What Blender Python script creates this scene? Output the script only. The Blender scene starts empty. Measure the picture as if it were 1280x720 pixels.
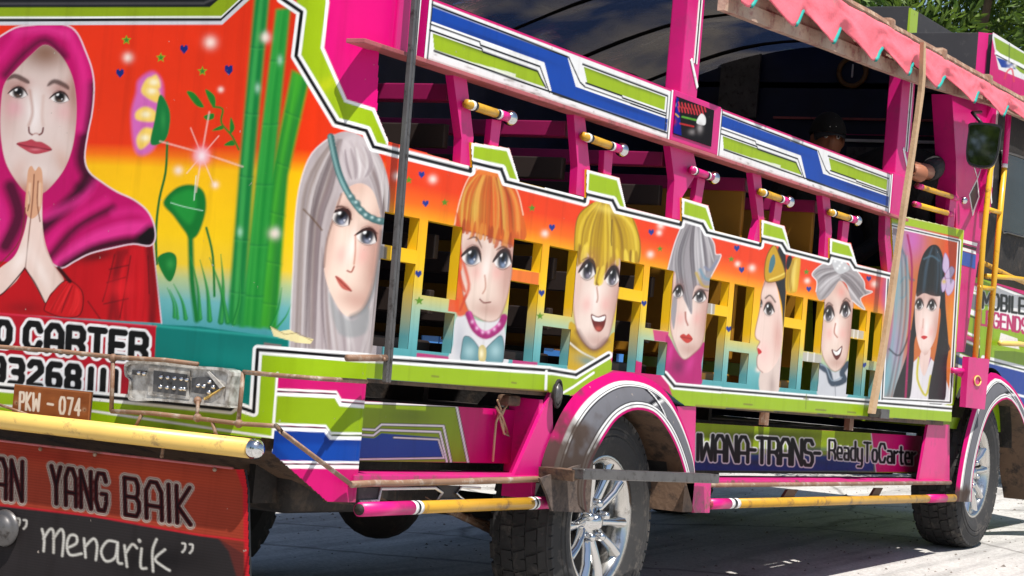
import bpy, bmesh, math, random
import numpy as np
from mathutils import Vector, Matrix, noise
from mathutils.geometry import delaunay_2d_cdt
random.seed(7); np.random.seed(7)
SC = bpy.context.scene
COL = SC.collection
# ------------------------------------------------------------------ camera
# recovered from the vanishing points of the bus: X runs forward along the bus, Y across it, Z up
F = 2664.2892
RM = np.array([[0.48556694, -0.07940294, -0.87058597],
               [-0.86978082, 0.05612083, -0.49023644],
               [0.08778422, 0.99526159, -0.04181273]])
HC = 0.66
CAM = np.array([0, 0, HC])
cd = bpy.data.cameras.new('camera'); cam = bpy.data.objects.new('camera', cd); COL.objects.link(cam)
cd.sensor_width = 36.0; cd.lens = 36.0 * F / 1280.0; cd.clip_start = 0.05; cd.clip_end = 2000
mw = Matrix([list(RM[0]) + [0], list(RM[1]) + [0], list(RM[2]) + [HC], [0, 0, 0, 1]])
cam.matrix_world = mw
SC.camera = cam
# ------------------------------------------------------------------ light
SUN = Vector((-0.27, -0.35, 0.90)).normalized()          # direction towards the sun
w = bpy.data.worlds.new('World'); SC.world = w; w.use_nodes = True
nt = w.node_tree; nt.nodes.clear()
sky = nt.nodes.new('ShaderNodeTexSky'); sky.sky_type = 'NISHITA'; sky.sun_disc = False
sky.sun_elevation = math.asin(SUN.z); sky.sun_rotation = math.atan2(SUN.x, SUN.y)
bg = nt.nodes.new('ShaderNodeBackground'); bg.inputs[1].default_value = 0.085
out = nt.nodes.new('ShaderNodeOutputWorld')
nt.links.new(sky.outputs[0], bg.inputs[0]); nt.links.new(bg.outputs[0], out.inputs[0])
ld = bpy.data.lights.new('sun', 'SUN'); ld.energy = 5.0; ld.angle = math.radians(0.6); ld.color = (1.0, 0.955, 0.89)
sun = bpy.data.objects.new('sun', ld); COL.objects.link(sun)
sun.rotation_euler = SUN.to_track_quat('Z', 'Y').to_euler(); sun.location = (0, 0, 20)
SC.view_settings.view_transform = 'Standard'; SC.view_settings.look = 'None'
SC.view_settings.exposure = 0.52; SC.view_settings.gamma = 1.0
SC.view_settings.use_curve_mapping = False

# ------------------------------------------------------------------ pixel <-> place
YS = 3.138            # near side wall of the bus
RC = 0.20             # radius of the rounded rear corner
XR = 4.62             # rear wall
YF = 4.97             # far side wall
GS = 0.0429           # the street rises a little towards the front of the bus
def gz(x, y=0): return GS * (x - 10.4)
def ray(px, py): return RM @ np.array([px - 640.0, 360.0 - py, -F])
def S(px, py, y=YS):
    r = ray(px, py); p = CAM + r * (y / r[1]); return float(p[0]), float(p[2])
def S3(px, py, y=YS):
    x, z = S(px, py, y); return Vector((x, y, z))
def Q(px, py, x=XR):
    r = ray(px, py); p = CAM + r * (x / r[0]); return float(p[1]), float(p[2])
def Q3(px, py, x=XR):
    y, z = Q(px, py, x); return Vector((x, y, z))
def proj(P):
    q = (np.asarray(P, float) - CAM) @ RM
    return 640 + F * q[..., 0] / -q[..., 2], 360 - F * q[..., 1] / -q[..., 2]
def lin(c):
    c = np.asarray(c, float) / 255.0
    return np.where(c <= 0.04045, c / 12.92, ((c + 0.055) / 1.055) ** 2.4)
ALB = 0.84
def alb(c): return lin(c) * ALB

# ------------------------------------------------------------------ materials
def nodemat(name):
    m = bpy.data.materials.new(name); m.use_nodes = True
    return m, m.node_tree, m.node_tree.nodes['Principled BSDF']
MATS = {}
def paint(name, rgb, rough=0.35, metal=0.0, spread=0.10, scale=6.0, bump=0.0, coat=0.0, dirt=0.0, dirtcol=(70, 55, 45), bscale=60):
    """painted / plain surface: base colour varied by two noises, optional dirt patches and bump"""
    if name in MATS: return MATS[name]
    m, t, b = nodemat(name); N = t.nodes; L = t.links
    tc = N.new('ShaderNodeTexCoord')
    n1 = N.new('ShaderNodeTexNoise'); n1.inputs['Scale'].default_value = scale; n1.inputs['Detail'].default_value = 6
    L.new(tc.outputs['Object'], n1.inputs['Vector'])
    c = alb(rgb)
    r = N.new('ShaderNodeValToRGB'); r.color_ramp.elements[0].position = 0.3; r.color_ramp.elements[1].position = 0.7
    r.color_ramp.elements[0].color = (*(c * (1 - spread)), 1); r.color_ramp.elements[1].color = (*np.minimum(c * (1 + spread), 0.9), 1)
    L.new(n1.outputs['Fac'], r.inputs['Fac']); src = r.outputs['Color']
    if dirt > 0:
        n2 = N.new('ShaderNodeTexNoise'); n2.inputs['Scale'].default_value = scale * 2.3; n2.inputs['Detail'].default_value = 10; n2.inputs['Roughness'].default_value = 0.7
        L.new(tc.outputs['Object'], n2.inputs['Vector'])
        rr = N.new('ShaderNodeValToRGB'); rr.color_ramp.elements[0].position = 0.62 - 0.3 * dirt; rr.color_ramp.elements[1].position = 0.72 - 0.2 * dirt
        L.new(n2.outputs['Fac'], rr.inputs['Fac'])
        mx = N.new('ShaderNodeMixRGB'); mx.inputs[2].default_value = (*alb(dirtcol), 1)
        L.new(rr.outputs['Color'], mx.inputs[0]); L.new(src, mx.inputs[1]); src = mx.outputs[0]
    L.new(src, b.inputs['Base Color'])
    b.inputs['Roughness'].default_value = rough; b.inputs['Metallic'].default_value = metal
    if coat: b.inputs['Coat Weight'].default_value = coat; b.inputs['Coat Roughness'].default_value = 0.12
    if bump > 0:
        n3 = N.new('ShaderNodeTexNoise'); n3.inputs['Scale'].default_value = bscale; n3.inputs['Detail'].default_value = 8
        L.new(tc.outputs['Object'], n3.inputs['Vector'])
        bp = N.new('ShaderNodeBump'); bp.inputs['Strength'].default_value = bump; bp.inputs['Distance'].default_value = 0.01
        L.new(n3.outputs['Fac'], bp.inputs['Height']); L.new(bp.outputs['Normal'], b.inputs['Normal'])
    MATS[name] = m
    return m
PINK = paint('pink_enamel', (212, 12, 120), 0.42, spread=0.12, scale=4, coat=0.08, dirt=0.22, dirtcol=(186, 34, 110), bump=0.06, bscale=18)
PINKD = paint('pink_enamel_worn', (205, 25, 120), 0.45, spread=0.12, dirt=0.35, dirtcol=(120, 75, 70))
LIME = paint('lime_enamel', (168, 196, 28), 0.35, spread=0.07, coat=0.3, dirt=0.12, dirtcol=(120, 110, 60))
YELL = paint('yellow_enamel', (228, 176, 28), 0.38, spread=0.08, coat=0.2, dirt=0.15, dirtcol=(120, 85, 40))
YELP = paint('ochre_pipe', (205, 155, 40), 0.38, spread=0.08, dirt=0.3, dirtcol=(125, 90, 50))
CREAM = paint('cream_pipe', (236, 196, 104), 0.38, spread=0.06, dirt=0.2, dirtcol=(150, 120, 80))
WHITE = paint('white_enamel', (240, 240, 238), 0.4, spread=0.03, dirt=0.12, dirtcol=(150, 145, 135))
BLACK = paint('black_enamel', (22, 20, 22), 0.4, spread=0.2)
BLUE = paint('blue_enamel', (15, 75, 165), 0.35, spread=0.08)
NAVY = paint('navy_sheet', (20, 30, 62), 0.45, spread=0.25, bump=0.3, bscale=12)
DARK = paint('dark_underbody', (32, 27, 25), 0.75, spread=0.35, dirt=0.3, dirtcol=(70, 58, 48), bump=0.3)
BROWN = paint('rusty_brown_plate', (104, 80, 62), 0.7, spread=0.25, dirt=0.4, dirtcol=(50, 38, 32), bump=0.25)
RUST = paint('rusty_steel', (140, 106, 82), 0.6, spread=0.25, scale=9, dirt=0.35, dirtcol=(178, 164, 148), bump=0.15)
MAROON = paint('dusty_pink_beam', (178, 92, 96), 0.55, spread=0.15, dirt=0.35, dirtcol=(120, 70, 65))
GREYM = paint('grey_steel', (98, 96, 96), 0.4, metal=0.5, spread=0.2, scale=14, dirt=0.3, dirtcol=(60, 55, 52))
RUBBER = paint('tyre_rubber', (46, 45, 45), 0.8, spread=0.25, dirt=0.3, dirtcol=(92, 86, 80), bump=0.15)
CHROME = paint('chrome', (225, 225, 225), 0.12, metal=1.0, spread=0.04)
ALLOY = paint('polished_alloy', (216, 214, 210), 0.2, metal=1.0, spread=0.06, dirt=0.15, dirtcol=(120, 112, 100))
WOOD = paint('pale_batten_wood', (206, 172, 134), 0.7, spread=0.14, scale=9, bump=0.2)
BEAMW = paint('weathered_beam_wood', (150, 112, 90), 0.75, spread=0.25, scale=12, dirt=0.4, dirtcol=(190, 165, 140), bump=0.35)
SEATD = paint('dark_seat_board', (44, 32, 28), 0.6, spread=0.2)
BROWNY = paint('ochre_seat_board', (150, 104, 20), 0.5, spread=0.15)
GLASSD = paint('dark_glass', (24, 27, 28), 0.10, spread=0.3)
GLASSD.node_tree.nodes['Principled BSDF'].inputs['Specular IOR Level'].default_value = 0.25
BLKMAT = paint('matt_black_board', (58, 56, 58), 0.7, spread=0.15, dirt=0.15, dirtcol=(90, 86, 84))
CLOTHB = paint('black_cloth', (20, 20, 22), 0.85, spread=0.3, bump=0.3)
SKIN = paint('skin', (168, 108, 80), 0.5, spread=0.08)
FABRIC = paint('pink_awning_fabric', (238, 110, 124), 0.75, spread=0.10, scale=5, bump=0.25, bscale=90, dirt=0.12, dirtcol=(205, 120, 125))
TURQ = paint('turquoise_piping', (30, 160, 150), 0.6, spread=0.1)
VIOLET = paint('violet_enamel', (130, 60, 150), 0.4)
def vcol_mat(name, rough=0.3, bump=0.04, wear=0.12, spec=0.18):
    m, t, b = nodemat(name); N = t.nodes; L = t.links
    a = N.new('ShaderNodeVertexColor'); a.layer_name = 'paint'
    tc = N.new('ShaderNodeTexCoord')
    n1 = N.new('ShaderNodeTexNoise'); n1.inputs['Scale'].default_value = 5; n1.inputs['Detail'].default_value = 9; n1.inputs['Roughness'].default_value = 0.65
    L.new(tc.outputs['Object'], n1.inputs['Vector'])
    r = N.new('ShaderNodeValToRGB'); r.color_ramp.elements[0].position = 0.25; r.color_ramp.elements[1].position = 0.75
    r.color_ramp.elements[0].color = (1 - wear, 1 - wear, 1 - wear * 1.1, 1); r.color_ramp.elements[1].color = (1, 1, 1, 1)
    L.new(n1.outputs['Fac'], r.inputs['Fac'])
    mx = N.new('ShaderNodeMixRGB'); mx.blend_type = 'MULTIPLY'; mx.inputs[0].default_value = 1
    L.new(a.outputs['Color'], mx.inputs[1]); L.new(r.outputs['Color'], mx.inputs[2])
    # rain streaks and a few rubbed spots
    mp = N.new('ShaderNodeMapping'); mp.inputs['Scale'].default_value = (22, 22, 1.3); L.new(tc.outputs['Object'], mp.inputs[0])
    n4 = N.new('ShaderNodeTexNoise'); n4.inputs['Scale'].default_value = 1.0; n4.inputs['Detail'].default_value = 6; L.new(mp.outputs[0], n4.inputs['Vector'])
    r4 = N.new('ShaderNodeValToRGB'); r4.color_ramp.elements[0].position = 0.28; r4.color_ramp.elements[1].position = 0.46; r4.color_ramp.elements[0].color = (.84, .82, .80, 1); r4.color_ramp.elements[1].color = (1, 1, 1, 1); L.new(n4.outputs['Fac'], r4.inputs['Fac'])
    m4 = N.new('ShaderNodeMixRGB'); m4.blend_type = 'MULTIPLY'; m4.inputs[0].default_value = .8; L.new(mx.outputs[0], m4.inputs[1]); L.new(r4.outputs[0], m4.inputs[2])
    n5 = N.new('ShaderNodeTexNoise'); n5.inputs['Scale'].default_value = 38; n5.inputs['Detail'].default_value = 4; L.new(tc.outputs['Object'], n5.inputs['Vector'])
    r5 = N.new('ShaderNodeValToRGB'); r5.color_ramp.elements[0].position = 0.735; r5.color_ramp.elements[1].position = 0.76; r5.color_ramp.elements[0].color = (0, 0, 0, 1); r5.color_ramp.elements[1].color = (.7, .7, .7, 1); L.new(n5.outputs['Fac'], r5.inputs['Fac'])
    m5 = N.new('ShaderNodeMixRGB'); m5.inputs[2].default_value = (.33, .28, .24, 1); L.new(r5.outputs[0], m5.inputs[0]); L.new(m4.outputs[0], m5.inputs[1])
    L.new(m5.outputs[0], b.inputs['Base Color'])
    b.inputs['Roughness'].default_value = rough; b.inputs['Specular IOR Level'].default_value = spec
    n3 = N.new('ShaderNodeTexNoise'); n3.inputs['Scale'].default_value = 4; n3.inputs['Detail'].default_value = 3
    L.new(tc.outputs['Object'], n3.inputs['Vector'])
    bp = N.new('ShaderNodeBump'); bp.inputs['Strength'].default_value = bump; bp.inputs['Distance'].default_value = 0.1
    L.new(n3.outputs['Fac'], bp.inputs['Height']); L.new(bp.outputs['Normal'], b.inputs['Normal'])
    return m
MURAL = vcol_mat('airbrushed_paint', 0.38)
PRINT = vcol_mat('painted_board', 0.55, 0.03, 0.2, 0.07)

# ------------------------------------------------------------------ mesh helpers
def thing(name, label, cat, loc, group=None):
    o = bpy.data.objects.new(name, None); COL.objects.link(o); o.location = loc
    o['label'] = label; o['category'] = cat
    if group: o['group'] = group
    o.empty_display_size = 0.2
    bpy.context.view_layer.update()
    return o
def tag(o, label=None, cat=None, group=None, kind=None):
    if label: o['label'] = label
    if cat: o['category'] = cat
    if group: o['group'] = group
    if kind: o['kind'] = kind
    return o
def put(o, parent):
    COL.objects.link(o)
    if parent is not None:
        o.parent = parent
        # meshes are modelled in place, so only an Empty carries an offset
        if parent.type == 'EMPTY': o.matrix_parent_inverse = Matrix.Translation(parent.location).inverted()
    return o
def obj(name, me, mat, parent=None, smooth=False):
    o = bpy.data.objects.new(name, me)
    if mat is not None and not me.materials: me.materials.append(mat)
    if smooth:
        me.polygons.foreach_set('use_smooth', [True] * len(me.polygons))
    return put(o, parent)
def bmobj(name, bm, mat, parent=None, smooth=False):
    bmesh.ops.recalc_face_normals(bm, faces=bm.faces)
    me = bpy.data.meshes.new(name); bm.to_mesh(me); bm.free()
    return obj(name, me, mat, parent, smooth)
def bm_box(bm, x0, x1, y0, y1, z0, z1, bev=0.0):
    r = bmesh.ops.create_cube(bm, size=1.0)
    for v in r['verts']:
        v.co = Vector(((x0 + x1) / 2 + v.co.x * (x1 - x0), (y0 + y1) / 2 + v.co.y * (y1 - y0), (z0 + z1) / 2 + v.co.z * (z1 - z0)))
    if bev > 0:
        es = list({e for v in r['verts'] for e in v.link_edges})
        bmesh.ops.bevel(bm, geom=es, offset=bev, segments=2, affect='EDGES', profile=0.6)
def box(name, x0, x1, y0, y1, z0, z1, mat, parent=None, bev=0.004):
    bm = bmesh.new(); bm_box(bm, min(x0, x1), max(x0, x1), min(y0, y1), max(y0, y1), min(z0, z1), max(z0, z1), bev)
    return bmobj(name, bm, mat, parent)
def bm_tube(bm, pts, r, n=10, caps=True, closed=False):
    pts = [Vector(p) for p in pts]
    rs = r if isinstance(r, (list, tuple)) else [r] * len(pts)
    rings = []; up = None
    m = len(pts)
    for i, p in enumerate(pts):
        a = pts[i - 1] if (i > 0 or closed) else p
        b = pts[(i + 1) % m] if (i < m - 1 or closed) else p
        t = (b - a).normalized()
        if up is None:
            up = Vector((0, 0, 1)) if abs(t.z) < 0.9 else Vector((1, 0, 0))
        s = t.cross(up).normalized(); up = s.cross(t).normalized()
        rings.append([bm.verts.new(p + (s * math.cos(2 * math.pi * k / n) + up * math.sin(2 * math.pi * k / n)) * rs[i]) for k in range(n)])
    for i in range(m - 1 + (1 if closed else 0)):
        A, B = rings[i], rings[(i + 1) % m]
        for k in range(n): bm.faces.new((A[k], A[(k + 1) % n], B[(k + 1) % n], B[k]))
    if caps and not closed:
        bm.faces.new(rings[0][::-1]); bm.faces.new(rings[-1])
def tube(name, pts, r, mat, parent=None, n=10):
    bm = bmesh.new(); bm_tube(bm, pts, r, n); o = bmobj(name, bm, mat, parent, True); return o
def bm_bar(bm, a, b, w, h, side=Vector((0, 1, 0)), bev=0.002):
    """rectangular bar from a to b; w along `side`, h across"""
    a = Vector(a); b = Vector(b); t = (b - a).normalized(); s = (side - t * side.dot(t)).normalized(); u = t.cross(s)
    vs = []
    for p in (a, b):
        vs.append([bm.verts.new(p + s * sw * w / 2 + u * sh * h / 2) for sw, sh in ((-1, -1), (1, -1), (1, 1), (-1, 1))])
    f = [bm.faces.new(vs[0][::-1]), bm.faces.new(vs[1])]
    for k in range(4): f.append(bm.faces.new((vs[0][k], vs[0][(k + 1) % 4], vs[1][(k + 1) % 4], vs[1][k])))
    if bev: bmesh.ops.bevel(bm, geom=list({e for q in f for e in q.edges}), offset=bev, segments=1, affect='EDGES')
def bar(name, a, b, w, h, mat, parent=None, side=Vector((0, 1, 0)), bev=0.002):
    bm = bmesh.new(); bm_bar(bm, a, b, w, h, side, bev); return bmobj(name, bm, mat, parent)
def inpoly(X, Y, poly):
    P = np.asarray(poly, float); ins = np.zeros(X.shape, bool)
    x0, y0 = P[:, 0], P[:, 1]; x1, y1 = np.roll(x0, -1), np.roll(y0, -1)
    for a, b, c, d in zip(x0, y0, x1, y1):
        if b == d: continue
        ins ^= ((b > Y) != (d > Y)) & (X < (c - a) * (Y - b) / (d - b) + a)
    return ins
def plate(name, loops, place, thick, mat, parent=None, bev=0):
    """flat plate with holes. loops[0] outer, others holes, 2D; place(u,v,d)->3D point, d runs 0..thick"""
    vs = []; es = []
    for lp in loops:
        k = len(vs); vs += [Vector(p) for p in lp]; es += [(k + i, k + (i + 1) % len(lp)) for i in range(len(lp))]
    V, E, Fc, *_ = delaunay_2d_cdt(vs, es, [], 1, 1e-6)
    cx = np.array([[sum(V[i][0] for i in f) / 3, sum(V[i][1] for i in f) / 3] for f in Fc])
    keep = inpoly(cx[:, 0], cx[:, 1], loops[0])
    for h in loops[1:]: keep &= ~inpoly(cx[:, 0], cx[:, 1], h)
    bm = bmesh.new()
    A = [bm.verts.new(place(v[0], v[1], 0)) for v in V]; B = [bm.verts.new(place(v[0], v[1], thick)) for v in V]
    cnt = {}
    for f, kf in zip(Fc, keep):
        if not kf: continue
        bm.faces.new([A[i] for i in f]); bm.faces.new([B[i] for i in f][::-1])
        for i in range(3):
            e = (f[i], f[(i + 1) % 3]); cnt[e] = cnt.get(e, 0) + 1
    for (i, j) in list(cnt):
        if (j, i) not in cnt: bm.faces.new((A[j], A[i], B[i], B[j]))
    bmesh.ops.delete(bm, geom=[v for v in bm.verts if not v.link_faces], context='VERTS')
    return bmobj(name, bm, mat, parent)
def side_place(y):
    return lambda u, v, d: Vector((u, y + d, v))
def rear_place(x):
    return lambda u, v, d: Vector((x + d, u, v))
def cat(pts, closed=True, n=6):
    """Catmull-Rom through pts"""
    P = np.asarray(pts, float); m = len(P); o = []
    rng = range(m if closed else m - 1)
    for i in rng:
        if closed: a, b, c, d = P[i - 1], P[i], P[(i + 1) % m], P[(i + 2) % m]
        else: a, b, c, d = P[max(i - 1, 0)], P[i], P[i + 1], P[min(i + 2, m - 1)]
        for k in range(n):
            t = k / n
            o.append(0.5 * ((2 * b) + (c - a) * t + (2 * a - 5 * b + 4 * c - d) * t * t + (3 * b - a - 3 * c + d) * t ** 3))
    if not closed: o.append(P[-1])
    return np.array(o)

# ------------------------------------------------------------------ sign painter: colours a fine mesh point by point
class Canvas:
    def __init__(s, X, Y, base=(255, 255, 255)):
        s.X = np.asarray(X, np.float32).ravel(); s.Y = np.asarray(Y, np.float32).ravel()
        s.C = np.tile(lin(base).astype(np.float32), (s.X.size, 1))
        s.o = np.argsort(s.X, kind='stable'); s.xs = s.X[s.o]
    def sel(s, x0, x1, y0, y1):
        i0, i1 = np.searchsorted(s.xs, [x0, x1]); k = s.o[i0:i1]
        yy = s.Y[k]; return k[(yy >= y0) & (yy <= y1)]
    def blend(s, k, a, col):
        c = col if isinstance(col, np.ndarray) else lin(col).astype(np.float32)
        a = np.clip(a, 0, 1)[:, None].astype(np.float32)
        s.C[k] = s.C[k] * (1 - a) + c * a
    def dist(s, k, P, closed):
        x = s.X[k]; y = s.Y[k]; best = np.full(k.size, 1e9, np.float32); par = np.zeros(k.size, np.float32)
        n = len(P); m = n if closed else n - 1
        for i in range(m):
            ax, ay = P[i]; bx, by = P[(i + 1) % n]; dx, dy = bx - ax, by - ay; L = dx * dx + dy * dy + 1e-12
            t = np.clip(((x - ax) * dx + (y - ay) * dy) / L, 0, 1)
            d = (x - ax - t * dx) ** 2 + (y - ay - t * dy) ** 2
            b = d < best; best = np.where(b, d, best)
            if not closed: par = np.where(b, (i + t) / m, par)
        return np.sqrt(best), par
    def fill(s, pts, col, soft=0.6, a=1.0, sm=True, clip=None, n=5):
        P = cat(pts, True, n) if sm else np.asarray(pts, float)
        k = s.sel(P[:, 0].min() - soft, P[:, 0].max() + soft, P[:, 1].min() - soft, P[:, 1].max() + soft)
        if not k.size: return
        d, _ = s.dist(k, P, True); ins = inpoly(s.X[k], s.Y[k], P)
        sd = np.where(ins, d, -d); al = np.clip(sd / (2 * soft) + 0.5, 0, 1); al = al * al * (3 - 2 * al) * a
        if clip is not None: al = al * clip[k]
        s.blend(k, al, col)
    def mask(s, pts, soft=0.6, sm=True):
        P = cat(pts, True, 5) if sm else np.asarray(pts, float); M = np.zeros(s.X.size, np.float32)
        k = s.sel(P[:, 0].min() - soft, P[:, 0].max() + soft, P[:, 1].min() - soft, P[:, 1].max() + soft)
        if k.size:
            d, _ = s.dist(k, P, True); ins = inpoly(s.X[k], s.Y[k], P)
            M[k] = np.clip(np.where(ins, d, -d) / (2 * soft) + 0.5, 0, 1)
        return M
    def line(s, pts, col, w=2.0, soft=0.6, a=1.0, sm=True, clip=None, taper=None, closed=False):
        P = cat(pts, closed, 4) if (sm and len(pts) > 2) else np.asarray(pts, float)
        r = max(w if np.isscalar(w) else max(w), 0.1) / 2 + soft
        k = s.sel(P[:, 0].min() - r, P[:, 0].max() + r, P[:, 1].min() - r, P[:, 1].max() + r)
        if not k.size: return
        d, t = s.dist(k, P, closed); hw = w / 2.0
        if taper == 'both': hw = hw * np.sqrt(np.clip(4 * t * (1 - t), 0.02, 1))
        elif taper == 'end': hw = hw * np.clip(1 - t, 0.06, 1)
        al = np.clip((hw - d) / (2 * soft) + 0.5, 0, 1) * a
        if clip is not None: al = al * clip[k]
        s.blend(k, al, col)
    def glow(s, x, y, rx, ry, col, a=1.0, ang=0.0, clip=None, p=2.0):
        R = max(rx, ry) * 2.2
        k = s.sel(x - R, x + R, y - R, y + R)
        if not k.size: return
        ca, sa = math.cos(math.radians(ang)), math.sin(math.radians(ang))
        dx, dy = s.X[k] - x, s.Y[k] - y; u = (dx * ca + dy * sa) / rx; v = (-dx * sa + dy * ca) / ry
        al = np.exp(-1.4 * (u * u + v * v) ** (p / 2)) * a
        if clip is not None: al = al * clip[k]
        s.blend(k, al, col)
    def strands(s, A, B, n, cols, w=1.4, a=0.5, soft=0.7, clip=None, taper='both', lo=0.02, hi=0.98):
        A = cat(A, False, 4) if len(A) > 2 else np.asarray(A, float); B = cat(B, False, 4) if len(B) > 2 else np.asarray(B, float)
        tt = np.linspace(0, 1, 12)
        rs = lambda Pq: np.stack([np.interp(tt, np.linspace(0, 1, len(Pq)), Pq[:, j]) for j in (0, 1)], 1)
        A, B = rs(A), rs(B)
        for i in range(n):
            f = min(max(lo + (hi - lo) * (i + 0.5) / n + random.uniform(-0.9, 0.9) / n, 0), 1); bow = np.sin(np.pi * tt)[:, None] * np.array([[random.uniform(-1, 1), random.uniform(-.6, .6)]]) * w * 1.1
            s.line(A * (1 - f) + B * f + bow, random.choice(cols), w * random.uniform(0.5, 2.0), soft * random.uniform(.8, 1.8), a * random.uniform(0.4, 1.2), False, clip, taper)
    def eye(s, x, y, w, h, iris, ang=0.0, clip=None, lash=(52, 30, 30), flip=1):
        ca, sa = math.cos(math.radians(ang)), math.sin(math.radians(ang))
        q = lambda u, v: (x + (u * flip * w) * ca - v * h * sa, y + (u * flip * w) * sa + v * h * ca)
        s.glow(*q(0, -.3), w * 0.75, h * 0.7, (160, 100, 92), 0.5, ang, clip)
        lens = [q(-.55, .16), q(-.34, -.24), q(-.02, -.42), q(.30, -.30), q(.56, .10), q(.32, .32), q(-.02, .42), q(-.34, .36)]
        s.fill(lens, (238, 232, 230), 0.7, 1, True, clip)
        M = s.mask(lens); M = M if clip is None else M * clip
        s.glow(*q(0, -.34), w * .6, h * .22, (150, 130, 134), .7, ang, M)
        ix, iy = q(-.02, -.06); rx, ry = min(w * .34, h * .44), h * .50
        iris = tuple(int(v * .78) for v in iris); d = tuple(int(v * 0.26) for v in iris)
        s.glow(ix, iy, rx * 1.12, ry * 1.12, d, 1.0, ang, M, 7); s.glow(ix, iy + ry * .38, rx * .78, ry * .6, iris, 0.95, ang, M, 3); s.glow(ix, iy + ry * .62, rx * .5, ry * .26, tuple(min(255, v + 70) for v in iris), .8, ang, M)
        s.glow(ix, iy - ry * .05, rx * .44, ry * .48, (16, 12, 16), 1.0, ang, M, 4)
        s.glow(ix - rx * .42, iy - ry * .42, rx * .32, ry * .26, (255, 255, 255), 1.0, 0, M, 4); s.glow(ix + rx * .4, iy + ry * .4, rx * .16, ry * .13, (245, 245, 250), .8, 0, M, 3)
        up_ = [q(-.66, .20), q(-.46, -.10), q(-.30, -.30), q(-.02, -.48), q(.30, -.36), q(.60, .10)]
        s.line(up_, lash, max(h * .19, 1.3), 0.6, .97, True, clip, 'both'); s.line([q(-.5, -.28), q(-.2, -.58), q(.2, -.55), q(.5, -.22)], (120, 70, 62), max(h * .05, .6), .8, .6, True, clip, 'both')
        s.line([q(-.4, .36), q(-.05, .47), q(.3, .38), q(.54, .12)], lash, max(h * .05, .6), 0.6, .5, True, clip, 'both')
    def star(s, x, y, r, col):
        s.fill([(x + (r if i % 2 == 0 else r * .45) * math.sin(i * math.pi / 5), y - (r if i % 2 == 0 else r * .45) * math.cos(i * math.pi / 5)) for i in range(10)], col, .5, 1, False)
    def heart(s, x, y, r, col):
        s.fill([(x, y + r), (x - r * .75, y + r * .1), (x - r * .7, y - r * .6), (x - r * .3, y - r * .75), (x, y - r * .35), (x + r * .3, y - r * .75), (x + r * .7, y - r * .6), (x + r * .75, y + r * .1)], col, .5, 1, False)
    def text(s, txt, org, U, V, layers, gap=0.32, sp=0.6, sm=False, slant=0.0, soft=0.6):
        """org = top-left corner, U = vector of one letter width, V = vector of the letter height; layers = [(stroke width, colour), ...]"""
        U = np.array(U, float); V = np.array(V, float); org = np.array(org, float); S_ = []; x = 0.0
        for ch in txt:
            if ch == ' ': x += sp; continue
            gw, st = GLYPH[ch]
            for g in st: S_.append([org + U * (x + gx * gw + slant * (1 - gy)) + V * gy for gx, gy in g])
            x += gw + gap
        for wd, col in layers:
            for g in S_: s.line(g, col, wd, soft, 1, sm and len(g) > 2)
        return org + U * x
def O_(a=.25): return [(a, 0), (1 - a, 0), (1, a), (1, 1 - a), (1 - a, 1), (a, 1), (0, 1 - a), (0, a), (a, 0)]
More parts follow.
